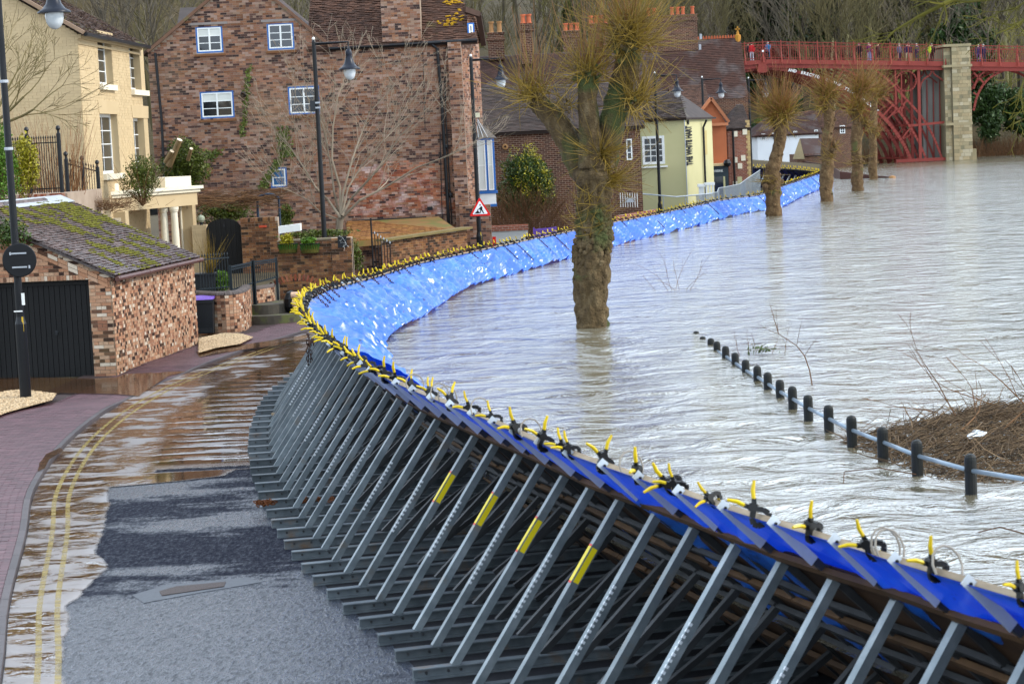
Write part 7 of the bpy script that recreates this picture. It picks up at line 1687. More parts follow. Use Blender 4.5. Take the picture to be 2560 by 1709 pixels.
def dband(k0, k1, y0, y1, nm, m, x0=XL, x1=XR):
    mb = MB(); X = [x0]+[x for x in xs if x0 < x < x1]+[x1]
    for a, b in zip(X[:-1], X[1:]):
        mb.prism([V(a, y0, deck_z(a, k0)), V(b, y0, deck_z(b, k0)), V(b, y0, deck_z(b, k1)), V(a, y0, deck_z(a, k1))], (0, y1-y0, 0))
    return mb.build(nm, m, br)
dband('bot', 'top', BY, BY+.15, 'fascia_girder', M_IRON); dband('low', 'bot', BY+.18, BY+.4, 'lower_girder', M_IRONR)
dband('bot', 'bot', BY-.12, BY, 'flange', M_IRON) if False else None
mb = MB()
for a, b in zip(xs[:-1], xs[1:]): mb.prism([V(a, BY+.16, deck_z(a, 'top')-.25), V(b, BY+.16, deck_z(b, 'top')-.25), V(b, BY+.16, deck_z(b, 'top')-.1), V(a, BY+.16, deck_z(a, 'top')-.1)], (0, 7.3, 0))
mb.build('deck', mat('bridge_deck', [(.1, .06, .05), (.16, .1, .08)], 2), br)
for yy in (BY+.0, BY+7.4):
    rl = bpy.data.objects.new('railing', MB().mesh('railing', M_IRON)); mb = MB()
    for a, b in zip(xs[:-1], xs[1:]):
        mb.bar(V(a, yy+.05, deck_z(a, 'rail')), V(b, yy+.05, deck_z(b, 'rail')), .08, .07); mb.bar(V(a, yy+.05, deck_z(a, 'top')+.16), V(b, yy+.05, deck_z(b, 'top')+.16), .05, .05); mb.bar(V(a, yy+.05, deck_z(a, 'rail')-.22), V(b, yy+.05, deck_z(b, 'rail')-.22), .04, .035)
    ro = mb.build('railing', M_IRON, br)
    mb = MB()
    for x in np.arange(XL, XR, .21): mb.bar(V(x, yy+.05, deck_z(x, 'top')), V(x, yy+.05, deck_z(x, 'rail')-.2 if int(x/.21) % 2 else deck_z(x, 'rail')), .028, .028, (0, 1, 0))
    mb.build('balusters', M_IRON, ro, 'stuff')
    for k, x in enumerate(np.arange(cx_-16.6, XR, 1.66)):
        mb = MB(); mb.tube([V(x, yy+.02, deck_z(x, 'rail')+.16), V(x, yy+.02, deck_z(x, 'top')+.7), V(x, yy-(.22 if yy < BY+1 else 0), deck_z(x, 'top')+.15), V(x, yy-(.25 if yy < BY+1 else 0), deck_z(x, 'bot')+.1)], [.04, .05, .06, .09], 6); mb.build('post', M_IRON, ro)
# inscription arc + ribs
ARC = {'a': [(1921, 170), (1973, 176), (2026, 188), (2076, 204), (2114, 222), (2150, 245), (2187, 273), (2222, 308), (2249, 345), (2268, 378), (2279, 408)],
       'b': [(2100, 171), (2142, 189), (2203, 237), (2244, 275), (2276, 319), (2300, 362), (2318, 405)],
       'c': [(2185, 172), (2226, 206), (2265, 248), (2295, 281), (2318, 313), (2338, 352), (2357, 402)]}
def sp(P, k=5):
    P = [Vector(p) for p in P]; out = []
    for i in range(len(P)-1):
        p0 = P[max(0, i-1)]; p1 = P[i]; p2 = P[i+1]; p3 = P[min(len(P)-1, i+2)]
        for j in range(k): t = j/k; out.append(.5*((2*p1)+(-p0+p2)*t+(2*p0-5*p1+4*p2-p3)*t*t+(-p0+3*p1-3*p2+p3)*t**3))
    return out+[P[-1]]
def barpath(mb, P, w, h):
    for a, b in zip(P[:-1], P[1:]): d = (b-a).normalized()*.02; mb.bar(a-d, b+d, w, h, (0, 1, 0))
ap3 = {k: sp([Y(u, v, BY+.5) for u, v in v_]) for k, v_ in ARC.items()}
for row in range(5):
    off = V(-.42*row, 1.5*row, 0); rb = None
    for side in (0, 1):
        def S_(p): return V(2*cx_-p.x, p.y, p.z) if side else p
        mt = M_IRON if row == 0 else M_IRONR
        mb = MB(); barpath(mb, [S_(p)+off for p in ap3['a']], .30, .14); mb.build('main_rib', mt, br)
        mb = MB(); barpath(mb, [S_(p)+off for p in ap3['b']], .2, .12); mb.build('middle_rib', mt, br)
        mb = MB(); barpath(mb, [S_(p)+off for p in ap3['c']], .2, .12); mb.build('outer_rib', mt, br)
        for u, w in ((2296, .26), (2238, .14), (2253, .10)):
            a = Y(u, 174, BY+.5); b = Y(u+5, 405, BY+.5)
            if u != 2296: b = Y(u+2, 262 if u == 2238 else 285, BY+.5)
            mb = MB(); mb.bar(S_(a)+off, S_(b)+off, w, w, (0, 1, 0)); mb.build('upright', mt, br)
        c = S_(Y(2266, 203, BY+.45))+off; R0_ = 24.5*BY/5352
        mb = MB(); barpath(mb, [c+V(R0_*cos(q), 0, R0_*sin(q)) for q in np.linspace(0, 2*pi, 25)], .13, .10); mb.build('ring', mt, br)
        for (pq) in (((2328, 174), (2326, 186), (2310, 198), (2303, 210), (2300, 224)), ((2332, 174), (2336, 186), (2350, 196), (2362, 206))):
            mb = MB(); barpath(mb, [S_(p)+off for p in sp([Y(u, v, BY+.5) for u, v in pq], 3)], .13, .10); mb.build('ogee', mt, br)
        for p_, q_ in (((2108, 172), (2092, 205)), ((2040, 172), (2030, 186)), ((2240, 275), (2216, 300)), ((2232, 262), (2205, 292)), ((2276, 320), (2256, 345)), ((2266, 253), (2246, 275)), ((2276, 313), (2300, 311))):
            mb = MB(); mb.bar(S_(Y(*p_, BY+.5))+off, S_(Y(*q_, BY+.5))+off, .13, .10, (0, 1, 0)); mb.build('tie', mt, br)
        mb = MB(); barpath(mb, [S_(p)+off for p in sp([Y(u, v, BY+.5) for u, v in ((2262, 256), (2256, 272), (2240, 282), (2225, 290), (2218, 300))], 3)], .10, .08); barpath(mb, [S_(p)+off for p in sp([Y(u, v, BY+.5) for u, v in ((2278, 322), (2274, 338), (2262, 345), (2248, 350))], 3)], .10, .08); mb.build('curved_tie', mt, br)
for side in (0, 1):
    for (u, v) in ((2276, 313), (2240, 270), (2282, 172), (2140, 190), (2270, 395)):
        a = Y(u, v, BY+.5); a = V(2*cx_-a.x, a.y, a.z) if side else a; mb = MB(); mb.bar(a, a+V(-1.68, 6., 0), .14, .14); mb.build('cross_tie', M_IRONR, br)
mb = MB(); mb.bar(Y(2270, 315, BY+.6), Y(2368, 305, BY+.4), .22, .22); mb.build('abutment_beam', M_IRON, br)
mb = MB(); mb.bar(Y(2240, 403, BY+.4), Y(2370, 397, BY+.4), .35, .3); mb.build('sole_plate', M_IRON, br)
mb = MB(); a = Y(2372, 305, BY+.5); b = Y(2373, 398, BY+.5); mb.bar(a, b, .14, .14, (0, 1, 0)); mb.build('upright', M_IRON, br)
# crown keystone plate and medallion
a = Y(1900, 160, BY-.05); mb = MB(); mb.prism([Y(1897, 160, BY-.1), Y(1916, 160, BY-.1), Y(1920, 178, BY-.1), Y(1914, 182, BY-.1), Y(1897, 182, BY-.1), Y(1893, 178, BY-.1)], (0, .3, 0)); mb.build('crown_plate', M_IRON, br)
c = Y(1907, 128, BY-.1); mb = MB(); R1 = .46
for k in range(8):
    q = 2*pi*k/8; e = c+V(R1*cos(q), 0, R1*1.1*sin(q)); mb.tube([c+V(.16*cos(q), 0, .16*sin(q)), e], .03, 4); mb.tube([e+V(.12*cos(w), 0, .12*sin(w)) for w in np.linspace(0, 2*pi, 8)], .025, 4)
mb.tube([c+V(.16*cos(w), 0, .16*sin(w)) for w in np.linspace(0, 2*pi, 10)], .04, 4); mb.prism([Y(1900, 150, BY-.1), Y(1916, 150, BY-.1), Y(1911, 141, BY-.1), Y(1904, 141, BY-.1)], (0, .1, 0)); mb.build('medallion', M_IRON, br)
mb = MB(); mb.lathe(c+V(0, -.04, 0), [(.001, .03), (.10, .03), (.10, 0)], 10, (0, -1, 0)); mb.build('medallion_boss', M_WHITE, br)
# lettering along the main rib
pts = [Vector(p) for p in ap3['a']]; cum = [0]
for a, b in zip(pts[:-1], pts[1:]): cum.append(cum[-1]+(b-a).length)
def along(s):
    i = max(0, min(len(cum)-2, int(np.searchsorted(cum, s)-1))); t = (s-cum[i])/(cum[i+1]-cum[i]); return pts[i].lerp(pts[i+1], t), (pts[i+1]-pts[i]).normalized()
phrase = 'AND  ERECTED  IN  THE  YEAR  MDCCLXXIX'; s0 = cum[5]; s = [q for q in range(len(pts)) if pts[q].x > Y(1971, 176, BY+.5).x][0]; s = cum[s]; adv = .26; glyph = {}
lt = bpy.data.objects.new('inscription', MB().mesh('x', M_WHITE)); bpy.data.objects.remove(lt)
mbL = None
for chh in phrase:
    if chh != ' ':
        if chh not in glyph: glyph[chh] = text_mesh(chh, .36, .012, M_WHITE, 'letter', 1., .014)
        p, d = along(s); M = Matrix((d, V(d.z, 0, -d.x)*-1, V(0, -1, 0))).transposed().to_4x4(); up = V(-d.z, 0, d.x); M = Matrix((d, up, V(0, -1, 0))).transposed().to_4x4(); M.translation = p+V(0, -.24, 0)-wloc(br)
        place('letter', glyph[chh], M, br); s += adv
    else: s += adv*.75
# stone pier
pb1 = Y(2386, 400, BY-.6); pb2 = Y(2432, 400, BY-.6); tp = Y(2400, 116, BY-.6).z; pier = thing('stone_pier', V(pb1.x, BY-.6, -1), 'tall pale sandstone bridge pier between the red arches', 'pier')
pl = Y(2364, 400, BY+.2)
mb = MB(); mb.obox((pb1.x, BY-.6, -1), (pb2.x-pb1.x, 0, 0), (0, 8.6, 0), (0, 0, tp+1)); mb.obox((pl.x, BY-.2, -1), (pb1.x-pl.x, 0, 0), (0, 8., 0), (0, 0, tp+.9)); co = mb.build('core', mat('pier_joint', [(.14, .12, .08), (.24, .21, .14)], 2), pier)
brickwork(co, (pb1.x, BY-.6, -.95), V(1, 0, 0), pb2.x-pb1.x, tp+.95, MST, pitch=.33, bl=.62, joint=.02, proud=.03, vary=.012, seed=61, nparts=150, name='stone', flem=True)
brickwork(co, (pl.x, BY-.2, -.95), V(1, 0, 0), pb1.x-pl.x-.05, tp+.85, MST, pitch=.33, bl=.5, joint=.02, proud=.03, vary=.012, seed=62, nparts=80, name='stone')
brickwork(co, (pb2.x, BY-.6, -.95), V(0, 1, 0), 8, tp+.95, MST, pitch=.33, bl=.62, joint=.02, proud=.03, seed=63, name='stone')
for z0, z1, ov in ((tp+.0, tp+.22, .10), (Y(2400, 168, BY).z, Y(2400, 162, BY).z, .14), (Y(2400, 310, BY).z-.1, Y(2400, 306, BY).z, .07)):
    mb = MB(); mb.obox((pl.x-ov, BY-.6-ov, z0), (pb2.x-pl.x+2*ov, 0, 0), (0, 8.8, 0), (0, 0, z1-z0)); mb.build('string_course', MST[1], pier)
mb = MB(); q = Y(2436, 390, BY); mb.obox((pb2.x, BY, -.5), (.5, 0, 0), (0, 1, 0), (0, 0, 1.5)); mb.build('plinth', MST[1], pier)
# grey abutment wall with vertical iron lines
ab = thing('abutment_wall', Y(2330, 400, BY+2), 'grey boarded abutment wall behind the red ironwork', 'wall')
a = Y(2303, 178, BY+2); b = Y(2366, 178, BY+1.8); mb = MB(); mb.obox((a.x, BY+2, -1), (b.x-a.x+.5, 0, 0), (0, 6, 0), (0, 0, a.z+1)); mb.build('wall', mat('streaky_grey_stone', [(.10, .095, .085), (.2, .19, .17), (.27, .26, .24)], 1.5, .9, rnd=0, sc=(2.2, 1, .25)), ab)
for u in (2317, 2333, 2349):
    mb = MB(); mb.bar(Y(u, 200, BY+1.9), Y(u+2, 398, BY+1.9), .10, .1, (0, 1, 0)); mb.build('iron_strip', M_IRONR, ab)
# small side arch right of the pier
for row in range(3):
    off = V(-.4*row, 2.2*row, 0); mt = M_IRON if row == 0 else M_IRONR
    for pq, w in ((((2434, 276), (2443, 240), (2462, 207), (2490, 185), (2530, 171), (2560, 170), (2610, 185), (2650, 230), (2660, 290)), .2), (((2434, 222), (2447, 192), (2475, 169)), .16), (((2434, 182), (2460, 208)), .16), (((2478, 169), (2487, 186)), .16), (((2434, 232), (2446, 240)), .14)):
        mb = MB(); barpath(mb, [p+off for p in (sp([Y(u, v, BY+.6) for u, v in pq], 4) if len(pq) > 2 else [Y(u, v, BY+.6) for u, v in pq])], w, .14); mb.build('side_rib', mt, br)
# ================================================================= PEOPLE ON THE DECK
M_SKIN = mat('skin', [(.50, .30, .22), (.56, .35, .26)], 4, .6, rnd=0, bmp=0)
def pmat(n, c): return bpy.data.materials.get(n) or mat(n, [tuple(x*.85 for x in c), c], 6, .85, rnd=0, bmp=.2)
def person(x, y, z, coat, trous, hair, label, pose=0, face=pi, hat=None, sc=1., bag=None):
    me = bpy.data.meshes.new('body'); st = .11 if pose == 1 else .07; ar = .0
    J = [(0, 0, .98), (0, 0, 1.22), (0, 0, 1.42), (0, 0, 1.50), (0, .01, 1.62),
         (-.10, 0, .92), (-.12, -st*.3, .50), (-.12, 0+st*.6, .09), (-.12, -.12+st*.6, .03), (.10, 0, .92), (.12, st*.3, .50), (.12, -st*.6, .09), (.12, -.12-st*.6, .03),
         (-.19, 0, 1.40), (-.25, .03, 1.13), (-.22, -.10-ar, .90), (-.21, -.15, .84), (.19, 0, 1.40), (.25, .03, 1.13), (.22, -.10, .90), (.21, -.15, .84)]
    if pose == 2: J[15] = (-.10, -.24, 1.10); J[19] = (.10, -.24, 1.10); J[16] = (-.05, -.30, 1.10); J[20] = (.05, -.30, 1.10); J[14] = (-.27, -.03, 1.15); J[18] = (.27, -.03, 1.15)
    if pose == 3: J[15] = (-.12, -.20, 1.42); J[16] = (-.07, -.2, 1.53); J[14] = (-.30, -.08, 1.22)
    E = [(0, 1), (1, 2), (2, 3), (3, 4), (0, 5), (5, 6), (6, 7), (7, 8), (0, 9), (9, 10), (10, 11), (11, 12), (2, 13), (13, 14), (14, 15), (15, 16), (2, 17), (17, 18), (18, 19), (19, 20)]
    Rr = [(.17, .12), (.17, .12), (.17, .11), (.06, .06), (.095, .11), (.10, .10), (.07, .07), (.045, .05), (.045, .03), (.10, .10), (.07, .07), (.045, .05), (.045, .03), (.08, .08), (.055, .055), (.04, .04), (.035, .04), (.08, .08), (.055, .055), (.04, .04), (.035, .04)]
    me.from_pydata(J, E, []); o = bpy.data.objects.new('body', me); COL.objects.link(o)
    md = o.modifiers.new('s', 'SKIN'); md.use_smooth_shade = True; o.modifiers.new('u', 'SUBSURF').levels = 1
    for i, v in enumerate(me.skin_vertices[0].data): v.radius = Rr[i]; v.use_root = (i == 0)
    dg = bpy.context.evaluated_depsgraph_get(); bm = bpy.data.meshes.new_from_object(o.evaluated_get(dg)); bpy.data.objects.remove(o)
    bm.name = 'body'; bm.materials.clear()
    for q in (M_SKIN, coat, trous, hair, M_BLACK): bm.materials.append(q)
    for p in bm.polygons:
        c = p.center; p.material_index = 4 if c.z < .09 else 2 if c.z < .88 and abs(c.x) < .17 else (0 if (c.z > 1.47 or (pose < 2 and c.z < .87) or (pose == 2 and c.y < -.27) or (pose == 3 and c.y < -.17 and c.z > 1.44)) else 1)
        if c.z > 1.47: p.material_index = 3 if (c.z > 1.68 or (c.y > .04 and c.z > 1.54)) else (0 if c.z > 1.50 else 1)
    r = thing('person', (x, y, z), label, 'person', None); b = bpy.data.objects.new('body', bm); COL.objects.link(b); b.parent = r
    mb = MB(); mb.lathe((0, .0, 1.60), [(.085, 0), (.10, .05), (.09, .11), (.05, .14), (.001, .15)], 10) if hat else mb.blob((0, .03, 1.66), .105, 8, (1, 1, .95)); q = mb.mesh('hat' if hat else 'hair', hat or hair); place('hat' if hat else 'hair', q, Matrix(), r)
    mb = MB(); mb.blob((0, -.115, 1.60), .018, 5); 
    for sx in (-1, 1): mb.blob((sx*.035, -.095, 1.635), .011, 5); mb.blob((sx*.10, .01, 1.62), .022, 5)
    place('face_features', mb.mesh('face_features', M_SKIN), Matrix(), r)
    if bag: mb = MB(); mb.box((0, .17, 1.2), (.28, .14, .42)); place('backpack', mb.mesh('backpack', bag), Matrix(), r)
    r.rotation_euler = (0, 0, face); r.scale = (sc, sc, sc); return r
HB = pmat('brown_hair', (.08, .045, .025)); HG = pmat('grey_hair', (.38, .36, .33)); JD = pmat('dark_jeans', (.03, .05, .10)); BK = pmat('black_cloth', (.02, .02, .025)); NV = pmat('navy_cloth', (.03, .035, .09))
PPL = [(1874, BK, BK, HB, None, 'person in black half hidden behind the red coat on the bridge', 0), (1881, pmat('red_coat', (.50, .03, .04)), pmat('pale_trousers', (.5, .5, .55)), HB, None, 'person in a bright red coat and pale trousers on the bridge', 1), (1922, pmat('teal_coat', (.04, .18, .32)), BK, HG, None, 'person in a teal blue coat beside the bridge medallion', 2),
 (2150, BK, BK, HB, pmat('purple_hat', (.12, .05, .16)), 'person in dark clothes with a red backpack on the bridge', 1), (2173, pmat('plum_coat', (.13, .02, .10)), pmat('light_jeans', (.20, .27, .45)), HG, None, 'left of two people in plum coats and light jeans', 0), (2179, pmat('plum_coat', (.13, .02, .10)), pmat('light_jeans', (.20, .27, .45)), HB, None, 'right of two people in plum coats and light jeans', 2),
 (2197, pmat('brown_coat', (.07, .04, .035)), BK, HB, None, 'person in a dark brown coat taking a picture on the bridge', 3), (2252, pmat('grey_blue_coat', (.12, .12, .17)), NV, HG, None, 'person in a grey blue coat standing apart on the bridge', 0), (2270, NV, pmat('beige_trousers', (.5, .4, .26)), HB, None, 'person in a navy coat and beige trousers', 1), (2278, pmat('dark_plum', (.07, .03, .07)), pmat('beige_trousers', (.5, .4, .26)), HB, None, 'person in a dark plum coat beside the navy coat', 0),
 (2293, NV, JD, HG, None, 'tall white-haired person in a navy jacket and jeans', 2), (2332, BK, BK, HG, None, 'person in black beside the yellow waistcoat', 0), (2328, pmat('hi_vis_yellow', (.55, .75, .05)), BK, HB, None, 'person wearing a bright yellow hi-vis top', 1), (2450, pmat('blue_purple_coat', (.06, .06, .16)), pmat('violet_trousers', (.14, .12, .28)), HG, None, 'left of two people in blue behind the side span railing', 1), (2461, NV, NV, HG, None, 'right of two people in blue behind the side span railing', 0)]
for (u, ct, trs, hr, ht, lab, ps) in PPL:
    x = Y(u, 150, BY+1.2).x; yy = BY+1.2+rng.uniform(0, .8); person(x, yy, deck_z(x, 'top')-.1, ct, trs, hr, lab, ps, rng.uniform(-.6, .6)+(pi if ps == 0 and u > 2400 else 0), ht, 1.0, pmat('red_backpack', (.5, .06, .06)) if u == 2150 else None)
# ================================================================= HILL, WOOD, FAR HOUSES
def hz(x, y):
    left = 1/(1+np.exp((x-32)/6.)); start = 212-left*0
    base = np.clip((y-start)*.42, 0, None); base = base/(1+base/54.)
    return -.25+base+1.8*(fbm(x*.05+3, y*.05, 3, 2)-.45)*np.clip(base/6, 0, 1)
gx = np.linspace(-160, 260, 85); gy = np.concatenate([np.linspace(209, 300, 32), np.linspace(310, 620, 22)])
GX, GY = np.meshgrid(gx, gy); GZ = hz(GX, GY); mb = MB(); mb.v = np.stack([GX, GY, GZ], -1).reshape(-1, 3).tolist(); n = len(gx)
mb.f = [(j*n+i, j*n+i+1, (j+1)*n+i+1, (j+1)*n+i) for j in range(len(gy)-1) for i in range(n-1)]; mb.t = [.5]*len(mb.f); mb.m = [0]*len(mb.f)
mb.build('hillside', mat('leaf_litter_slope', [(.05, .045, .02), (.10, .08, .045), (.14, .115, .07)], .25, .95, rnd=0, bmp=1, bs=2, bdist=.3), None, 'structure', smooth=True)
# tree kinds
def bare_kind(sd, H, m, trunkm=None, fine=3, conif=False):
    rr = random.Random(sd); mb = MB(); mb.tube([(0, 0, -.5), (rr.gauss(0, .2), 0, H*.3), (rr.gauss(0, .3), 0, H*.62)], [H*.018, H*.014, H*.008], 6); tm = mb.mesh('trunk', trunkm or m)
    mb = MB()
    for k in range(13):
        z = H*(.28+.045*k); a = rr.uniform(0, 2*pi); grow(mb, (0, 0, z), V(cos(a)*.7, sin(a)*.7, rr.uniform(.7, 1.3)), H*rr.uniform(.20, .30), H*.0055, fine, rr, 3, .18, .55, .66, 3, 4, minr=.022)
    return tm, mb.mesh('branches', m)
def conif_kind(sd, H, m, w=.24, dens_=5200):
    rr = random.Random(sd); mb = MB(); mb.tube([(0, 0, -.5), (0, 0, H*.6)], [H*.02, H*.008], 6); tm = mb.mesh('trunk', M_FARTW)
    mb = MB(); g = np.random.RandomState(sd)
    for i in range(dens_):
        t = g.rand()**.8; z = H*(.10+.9*t); R = H*w*(1-t)**.75*(.65+.5*float(fbm(np.array(z*.6), np.array(g.rand()*6), 2, sd)))+.2; a = g.rand()*2*pi; q = R*g.rand()**.35; p = Vector((q*cos(a), q*sin(a), z-q*.25)); s_ = .16+.2*g.rand(); u = Vector((cos(a), sin(a), -.3))*s_; v = Vector((-sin(a), cos(a), g.normal()*.3))*s_*.6; mb.tint = float(min(.99, .05+.9*g.rand())); mb.add([p-u, p+v, p+u, p-v], [(0, 1, 2, 3)])
    return tm, mb.mesh('crown', m)
def round_kind(sd, H, m, n=5200):
    mb = MB(); mb.tube([(0, 0, -.5), (0, 0, H*.5)], [H*.02, H*.012], 6); tm = mb.mesh('trunk', M_FARTW)
    mb = MB(); g = random.Random(sd)
    for k in range(7): leafmass(mb, (g.gauss(0, H*.15), g.gauss(0, H*.12), H*(.35+.09*k)), (H*.2, H*.2, H*.16), n//7, .26, sd+k, .3)
    return tm, mb.mesh('crown', m)
KB = [bare_kind(1, 13, M_FARTW), bare_kind(2, 15, M_FARTW2), bare_kind(3, 12, M_FARTW), bare_kind(4, 16, M_FARTW2), bare_kind(5, 11, mat('yellow_green_far_twigs', [(.15, .14, .045), (.26, .24, .09)], .2, .9, rnd=.3, src='attr', bmp=0))]
M_PALEB = mat('pale_far_trunk', [(.30, .27, .14), (.42, .37, .22)], 1, .9, rnd=0)  # paler trunk colour than the other far trees
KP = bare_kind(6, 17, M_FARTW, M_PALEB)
KC = [conif_kind(11, 14, M_LEAFD), conif_kind(12, 12, leafmat('mid_far_leaf', [(.03, .06, .012), (.07, .11, .03)]), .3)]
KR = [round_kind(21, 9, bpy.data.materials['mid_far_leaf']), round_kind(22, 7, leafmat('light_far_leaf', [(.08, .12, .015), (.15, .19, .04)]))]
def ftree(kind, x, y, z, s, label, group=None, nm='bare_tree', rot=None):
    r = thing(nm, (x, y, z), label, 'tree', group); r.rotation_euler = (rng.gauss(0, .04), rng.gauss(0, .04), rng.uniform(0, 6.3) if rot is None else rot); r.scale = (s, s, s*rng.uniform(.9, 1.15))
    place('trunk', kind[0], Matrix(), r); place(kind[1].name.split('.')[0], kind[1], Matrix(), r); return r
def hzs(x, y): return float(hz(np.array(float(x)), np.array(float(y))))
cnt = 0
for y in np.arange(222, 330, 7.5):
    hw_ = (y*.255); x = -y*.22-4
    while x < hw_+4:
        xx = x+rng.uniform(-1.3, 1.3); yy = y+rng.uniform(-3, 3); k = rng.choice(KB)
        u_ = 1280+xx/yy*5352
        if float(fbm(np.array(xx*.05+3), np.array(yy*.04), 2, 9)) > .30:
            ftree(k, xx, yy, hzs(xx, yy), rng.uniform(.65, 1.1), 'leafless tree in the grey-brown wood on the far hillside', 'bare trees on the far hillside'); cnt += 1
        x += (3.2 if y < 245 else 4.8 if y < 280 else 8.5)*rng.uniform(.8, 1.2)
for (u, y, s, k, lab) in ((1860, 232, .95, 0, 'dark tall conifer left on the hillside just above the bridge crown'), (1935, 236, 1.15, 0, 'broad dark conifer behind the bridge railing left of the pale trunks'), (1965, 240, 1.0, 1, 'mid green conifer behind the bridge railing'), (2215, 238, 1.2, 0, 'tall blackish conifer behind the middle of the bridge'), (2250, 243, 1.1, 0, 'second blackish conifer on the hillside'), (1430, 255, .7, 1, 'small green conifer above the left roofs'), (2060, 246, .9, 1, 'thin green conifer between bare trees'), (2300, 250, 1., 0, 'dark conifer right of the middle of the bridge')):
    p = Y(u, 200, y); ftree(KC[k], p.x, y, hzs(p.x, y)-.5, s, lab, None, 'conifer')
for (u, y, s, k, lab) in ((2400, 226, 1., 0, 'bushy evergreen behind the bridge right of the pier top'), (2440, 228, 1.05, 0, 'rounded evergreen above the side span railing'), (2385, 223, .8, 1, 'light green bush just left of the pier top'), (1830, 228, .9, 0, 'green tree beside the tall roof finial'), (1700, 230, 1., 0, 'green tree behind the row of red pots'), (1930, 214, .55, 1, 'green bank bush under the bridge crown'), (1975, 216, .6, 0, 'dark green bush under the bridge arch'), (1880, 206, .6, 0, 'dark bush beside the quoined house under the bridge'), (2455, 215, .95, 0, 'dark evergreen at the foot of the pier'), (2475, 213, .7, 0, 'dark ivy thicket right of the pier by the water'), (2540, 214, .7, 0, 'dark shrub at the right bank edge'), (2030, 212, .6, 1, 'light green shrub behind the white cottage')):
    p = Y(u, 200, y); ftree(KR[k], p.x, y, hzs(p.x, y)-.3, s, lab, None, 'evergreen_tree')
for (u, y, s, lab) in ((2085, 222, .85, 'tall pale-trunked tree behind the bridge railing, left of a pair'), (2112, 224, .8, 'tall pale-trunked tree behind the railing, right of a pair'), (2200, 230, .9, 'slim pale trunk leaning before the dark conifers'), (2520, 232, .9, 'slim grey trunk above the side span')):
    p = Y(u, 200, y); ftree(KP, p.x, y, hzs(p.x, y)-.3, s, lab, None, 'pale_trunk_tree')
# yellow-green willow scrub behind the deck near the pier
rr = random.Random(77); mb = MB()
for i in range(520):
    u = rr.uniform(2235, 2410) if rr.random() < .7 else rr.uniform(2000, 2560); p = Y(u, 150, 214); twig(mb, (p.x, 214+rr.uniform(0, 4), hzs(p.x, 216)+rr.uniform(4, 7)), V(rr.gauss(0, .25), 0, 1), rr.uniform(2.2, 4.2), .035, rr, 4, .2)
tag(mb.build('willow_scrub', mat('yellow_willow_stems', [(.22, .19, .07), (.34, .3, .12)], .5, .8, rnd=.3, src='attr', bmp=0), None, 'stuff'), 'pale yellow willow scrub rising behind the bridge deck', 'scrub')
mb = MB()
for i in range(1500):
    u = rr.uniform(2436, 2640) if i < 900 else rr.uniform(1985, 2240); y = rr.uniform(208.5, 214); p = Y(u, 390, y); twig(mb, (p.x, y, -.2), V(rr.gauss(0, .35), 0, 1), rr.uniform(.7, 2.4), .03, rr, 4, .3)
tag(mb.build('bank_scrub', M_TWIGB, None, 'stuff'), 'brown scrub along the far water edge', 'scrub')
# trees and scrub on the near slope left, behind the houses
for (u, y, s, k) in ((330, 118, .62, 1), (400, 110, .5, 3), (450, 125, .6, 0), (300, 130, .7, 3), (520, 135, .6, 1), (370, 140, .8, 0), (480, 150, .8, 3), (240, 150, .9, 1)):
    p = Y(u, 100, y); ftree(KB[k], p.x, y, 4.5+(y-110)*.05, s, 'dark bare tree crowding the gap between the cream and brick houses', 'trees between the two left houses')
gz = MB(); a = Y(230, 100, 160); gz.prism([Y(150, 200, 158), Y(640, 200, 158), Y(640, -120, 166), Y(150, -120, 166)], (0, 3, 0)); tag(gz.build('wooded_bank', bpy.data.materials['leaf_litter_slope'], None, 'structure'))
p = Y(435, 60, 100); o = thing('old_roof', p, 'corner of a dark slate roof between the two left houses', 'roof'); mb = MB(); mb.prism([Y(442, 70, 98), Y(500, 70, 98), Y(500, 18, 101), Y(450, 20, 101)], (0, .3, -.1)); mb.build('slates', M_SLATE, o)
# ---- white cottage and outbuildings by the bridge foot
CY = 186.; M_WHR = mat('white_limewash', [(.62, .63, .63), (.74, .75, .76)], 1, .8, rnd=0)
p, a, b, z1 = wallbox('white_cottage', 'whitewashed long cottage with a red-brown tiled roof below the bridge', 'cottage', 1893, 2046, 335, CY, -1, M_WHR, 5)
a.z = b.z
hl = [(1908, 342), (1934, 340), (1988, 335), (2040, 332)]
for (u, v) in hl: window(p, Y(u-4, v+9, CY-.02), V(1, 0, 0), 9*CY/5352, 16*CY/5352, 2, 2, fw=.05, bar=.03, centre=False, set_in=-.03)
gabroof(p, a, b, z1, 280, CY, 4.5, M_ROOFR, 1980, ov=.3, hip=(2.2, 0))
p, a, b, z1 = wallbox('brick_cottage', 'small brown cottage end with one white window right of the white cottage', 'cottage', 2048, 2130, 318, CY+4, -1, MT_BR, 5); gabroof(p, a, b, z1, 275, CY+4, 4, M_TILEB, 2090)
window(p, Y(2100, 334, CY+3.95), V(1, 0, 0), .45, .7, 2, 3, fw=.06, centre=False, set_in=-.03)
p, a, b, z1 = wallbox('stone_outhouse', 'stone-gabled outhouse with a brown tiled roof in front of the white cottage', 'outhouse', 1990, 2070, 385, CY-14, -1, MT_BR, 4)
mb = MB(); mb.prism([Y(1983, 398, CY-14.1), Y(2012, 398, CY-14.1), Y(2000, 347, CY-14.1)], (0, .3, 0)); mb.build('stone_gable', MST[1], p)
mb = MB(); mb.prism([Y(2012, 390, CY-14.2), Y(2080, 386, CY-14.2), Y(2078, 345, CY-11), Y(2000, 346, CY-11)], (0, .2, -.1)); mb.build('roof', M_ROOFR, p)
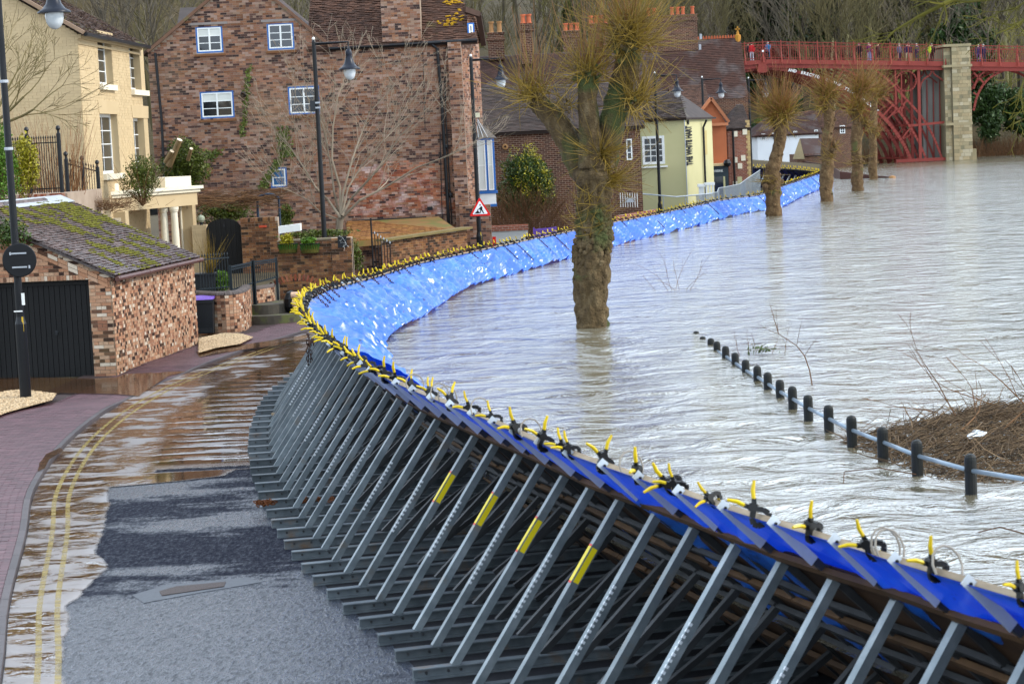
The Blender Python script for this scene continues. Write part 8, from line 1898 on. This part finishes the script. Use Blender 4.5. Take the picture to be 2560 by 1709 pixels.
mb = MB(); mb.prism([Y(1880, 400, CY-20), Y(2070, 412, CY-22), Y(2075, 440, CY-26), Y(1880, 440, CY-26)], (0, 8, 0)); tag(mb.build('river_bank', M_EARTH, None, 'structure'))
# river bank cottage right
p, a, b, z1 = wallbox('brick_cottage', 'brown cottage with a white-framed window beyond the side arch', 'cottage', 2462, 2515, 280, 226, 2, MT_BR, 5)
window(p, Y(2482, 308, 225.95), V(1, 0, 0), 20*226/5352, 26*226/5352, 2, 2, fw=.13, bar=.05, centre=True, set_in=-.05)
p, a, b, z1 = wallbox('stone_cottage', 'grey stone gable at the right edge beyond the river', 'cottage', 2545, 2620, 300, 222, 0, bpy.data.materials['streaky_grey_stone'], 5)
# ================================================================= OVERHANGING MOSSY BRANCHES (upper right, a tree outside the frame)
o = thing('overhanging_tree', (17.5, 50, 0), 'mossy bare branches hanging in from a tree beyond the upper right corner', 'tree'); rr = random.Random(91)
mb = MB(); mb.tube([(17.5, 50, -1), (17.0, 50, 5), (16.2, 50, 10)], [.35, .3, .25], 10); mb.build('trunk', M_MOSSTW, o)
mb = MB(); OY = 50.
def ob(pts, r0, r1, sub=4, L_=.5, dep=2):
    P, r = dens([Y(u, v, OY+rr.uniform(-.3, .3)) for u, v in pts], list(np.linspace(r0, r1, len(pts))), 3); mb.tube(P, r, 6, cap=False)
    for k in range(sub): i = rr.randint(2, len(P)-1); d = (P[min(i+1, len(P)-1)]-P[i-1]).normalized(); grow(mb, P[i], (d+V(rr.gauss(0, .5), rr.gauss(0, .4), rr.gauss(-.1, .5))).normalized(), L_*rr.uniform(.5, 1), max(.008, r[i]*.6), dep, rr, 2, -.02, .6, .7, 3, 4, minr=.007)
ob([(2700, -260), (2560, -90), (2420, -20), (2360, 10), (2300, 40), (2240, 75), (2220, 90)], .10, .014, 5)
ob([(2700, -260), (2600, -60), (2560, -10), (2500, -5), (2420, 5), (2330, 0), (2280, 20)], .07, .012, 4)
ob([(2360, 10), (2350, 50), (2335, 85), (2320, 115)], .025, .008, 3, .4)
ob([(2240, 75), (2215, 100), (2180, 106)], .016, .007, 3, .3)
ob([(2700, -200), (2640, -40), (2600, 10), (2560, 50), (2530, 70), (2490, 85)], .07, .012, 6)
ob([(2600, -20), (2540, 20), (2500, 30), (2470, 50)], .03, .01, 5)
ob([(2700, 100), (2620, 160), (2580, 190), (2560, 200), (2545, 240), (2520, 250)], .05, .010, 7, .5)
ob([(2700, 180), (2620, 260), (2580, 290), (2555, 300), (2535, 310)], .04, .010, 6, .45)
ob([(2700, 60), (2620, 110), (2570, 90), (2540, 60)], .03, .01, 5, .5)
mb.build('branches', M_MOSSTW, o)
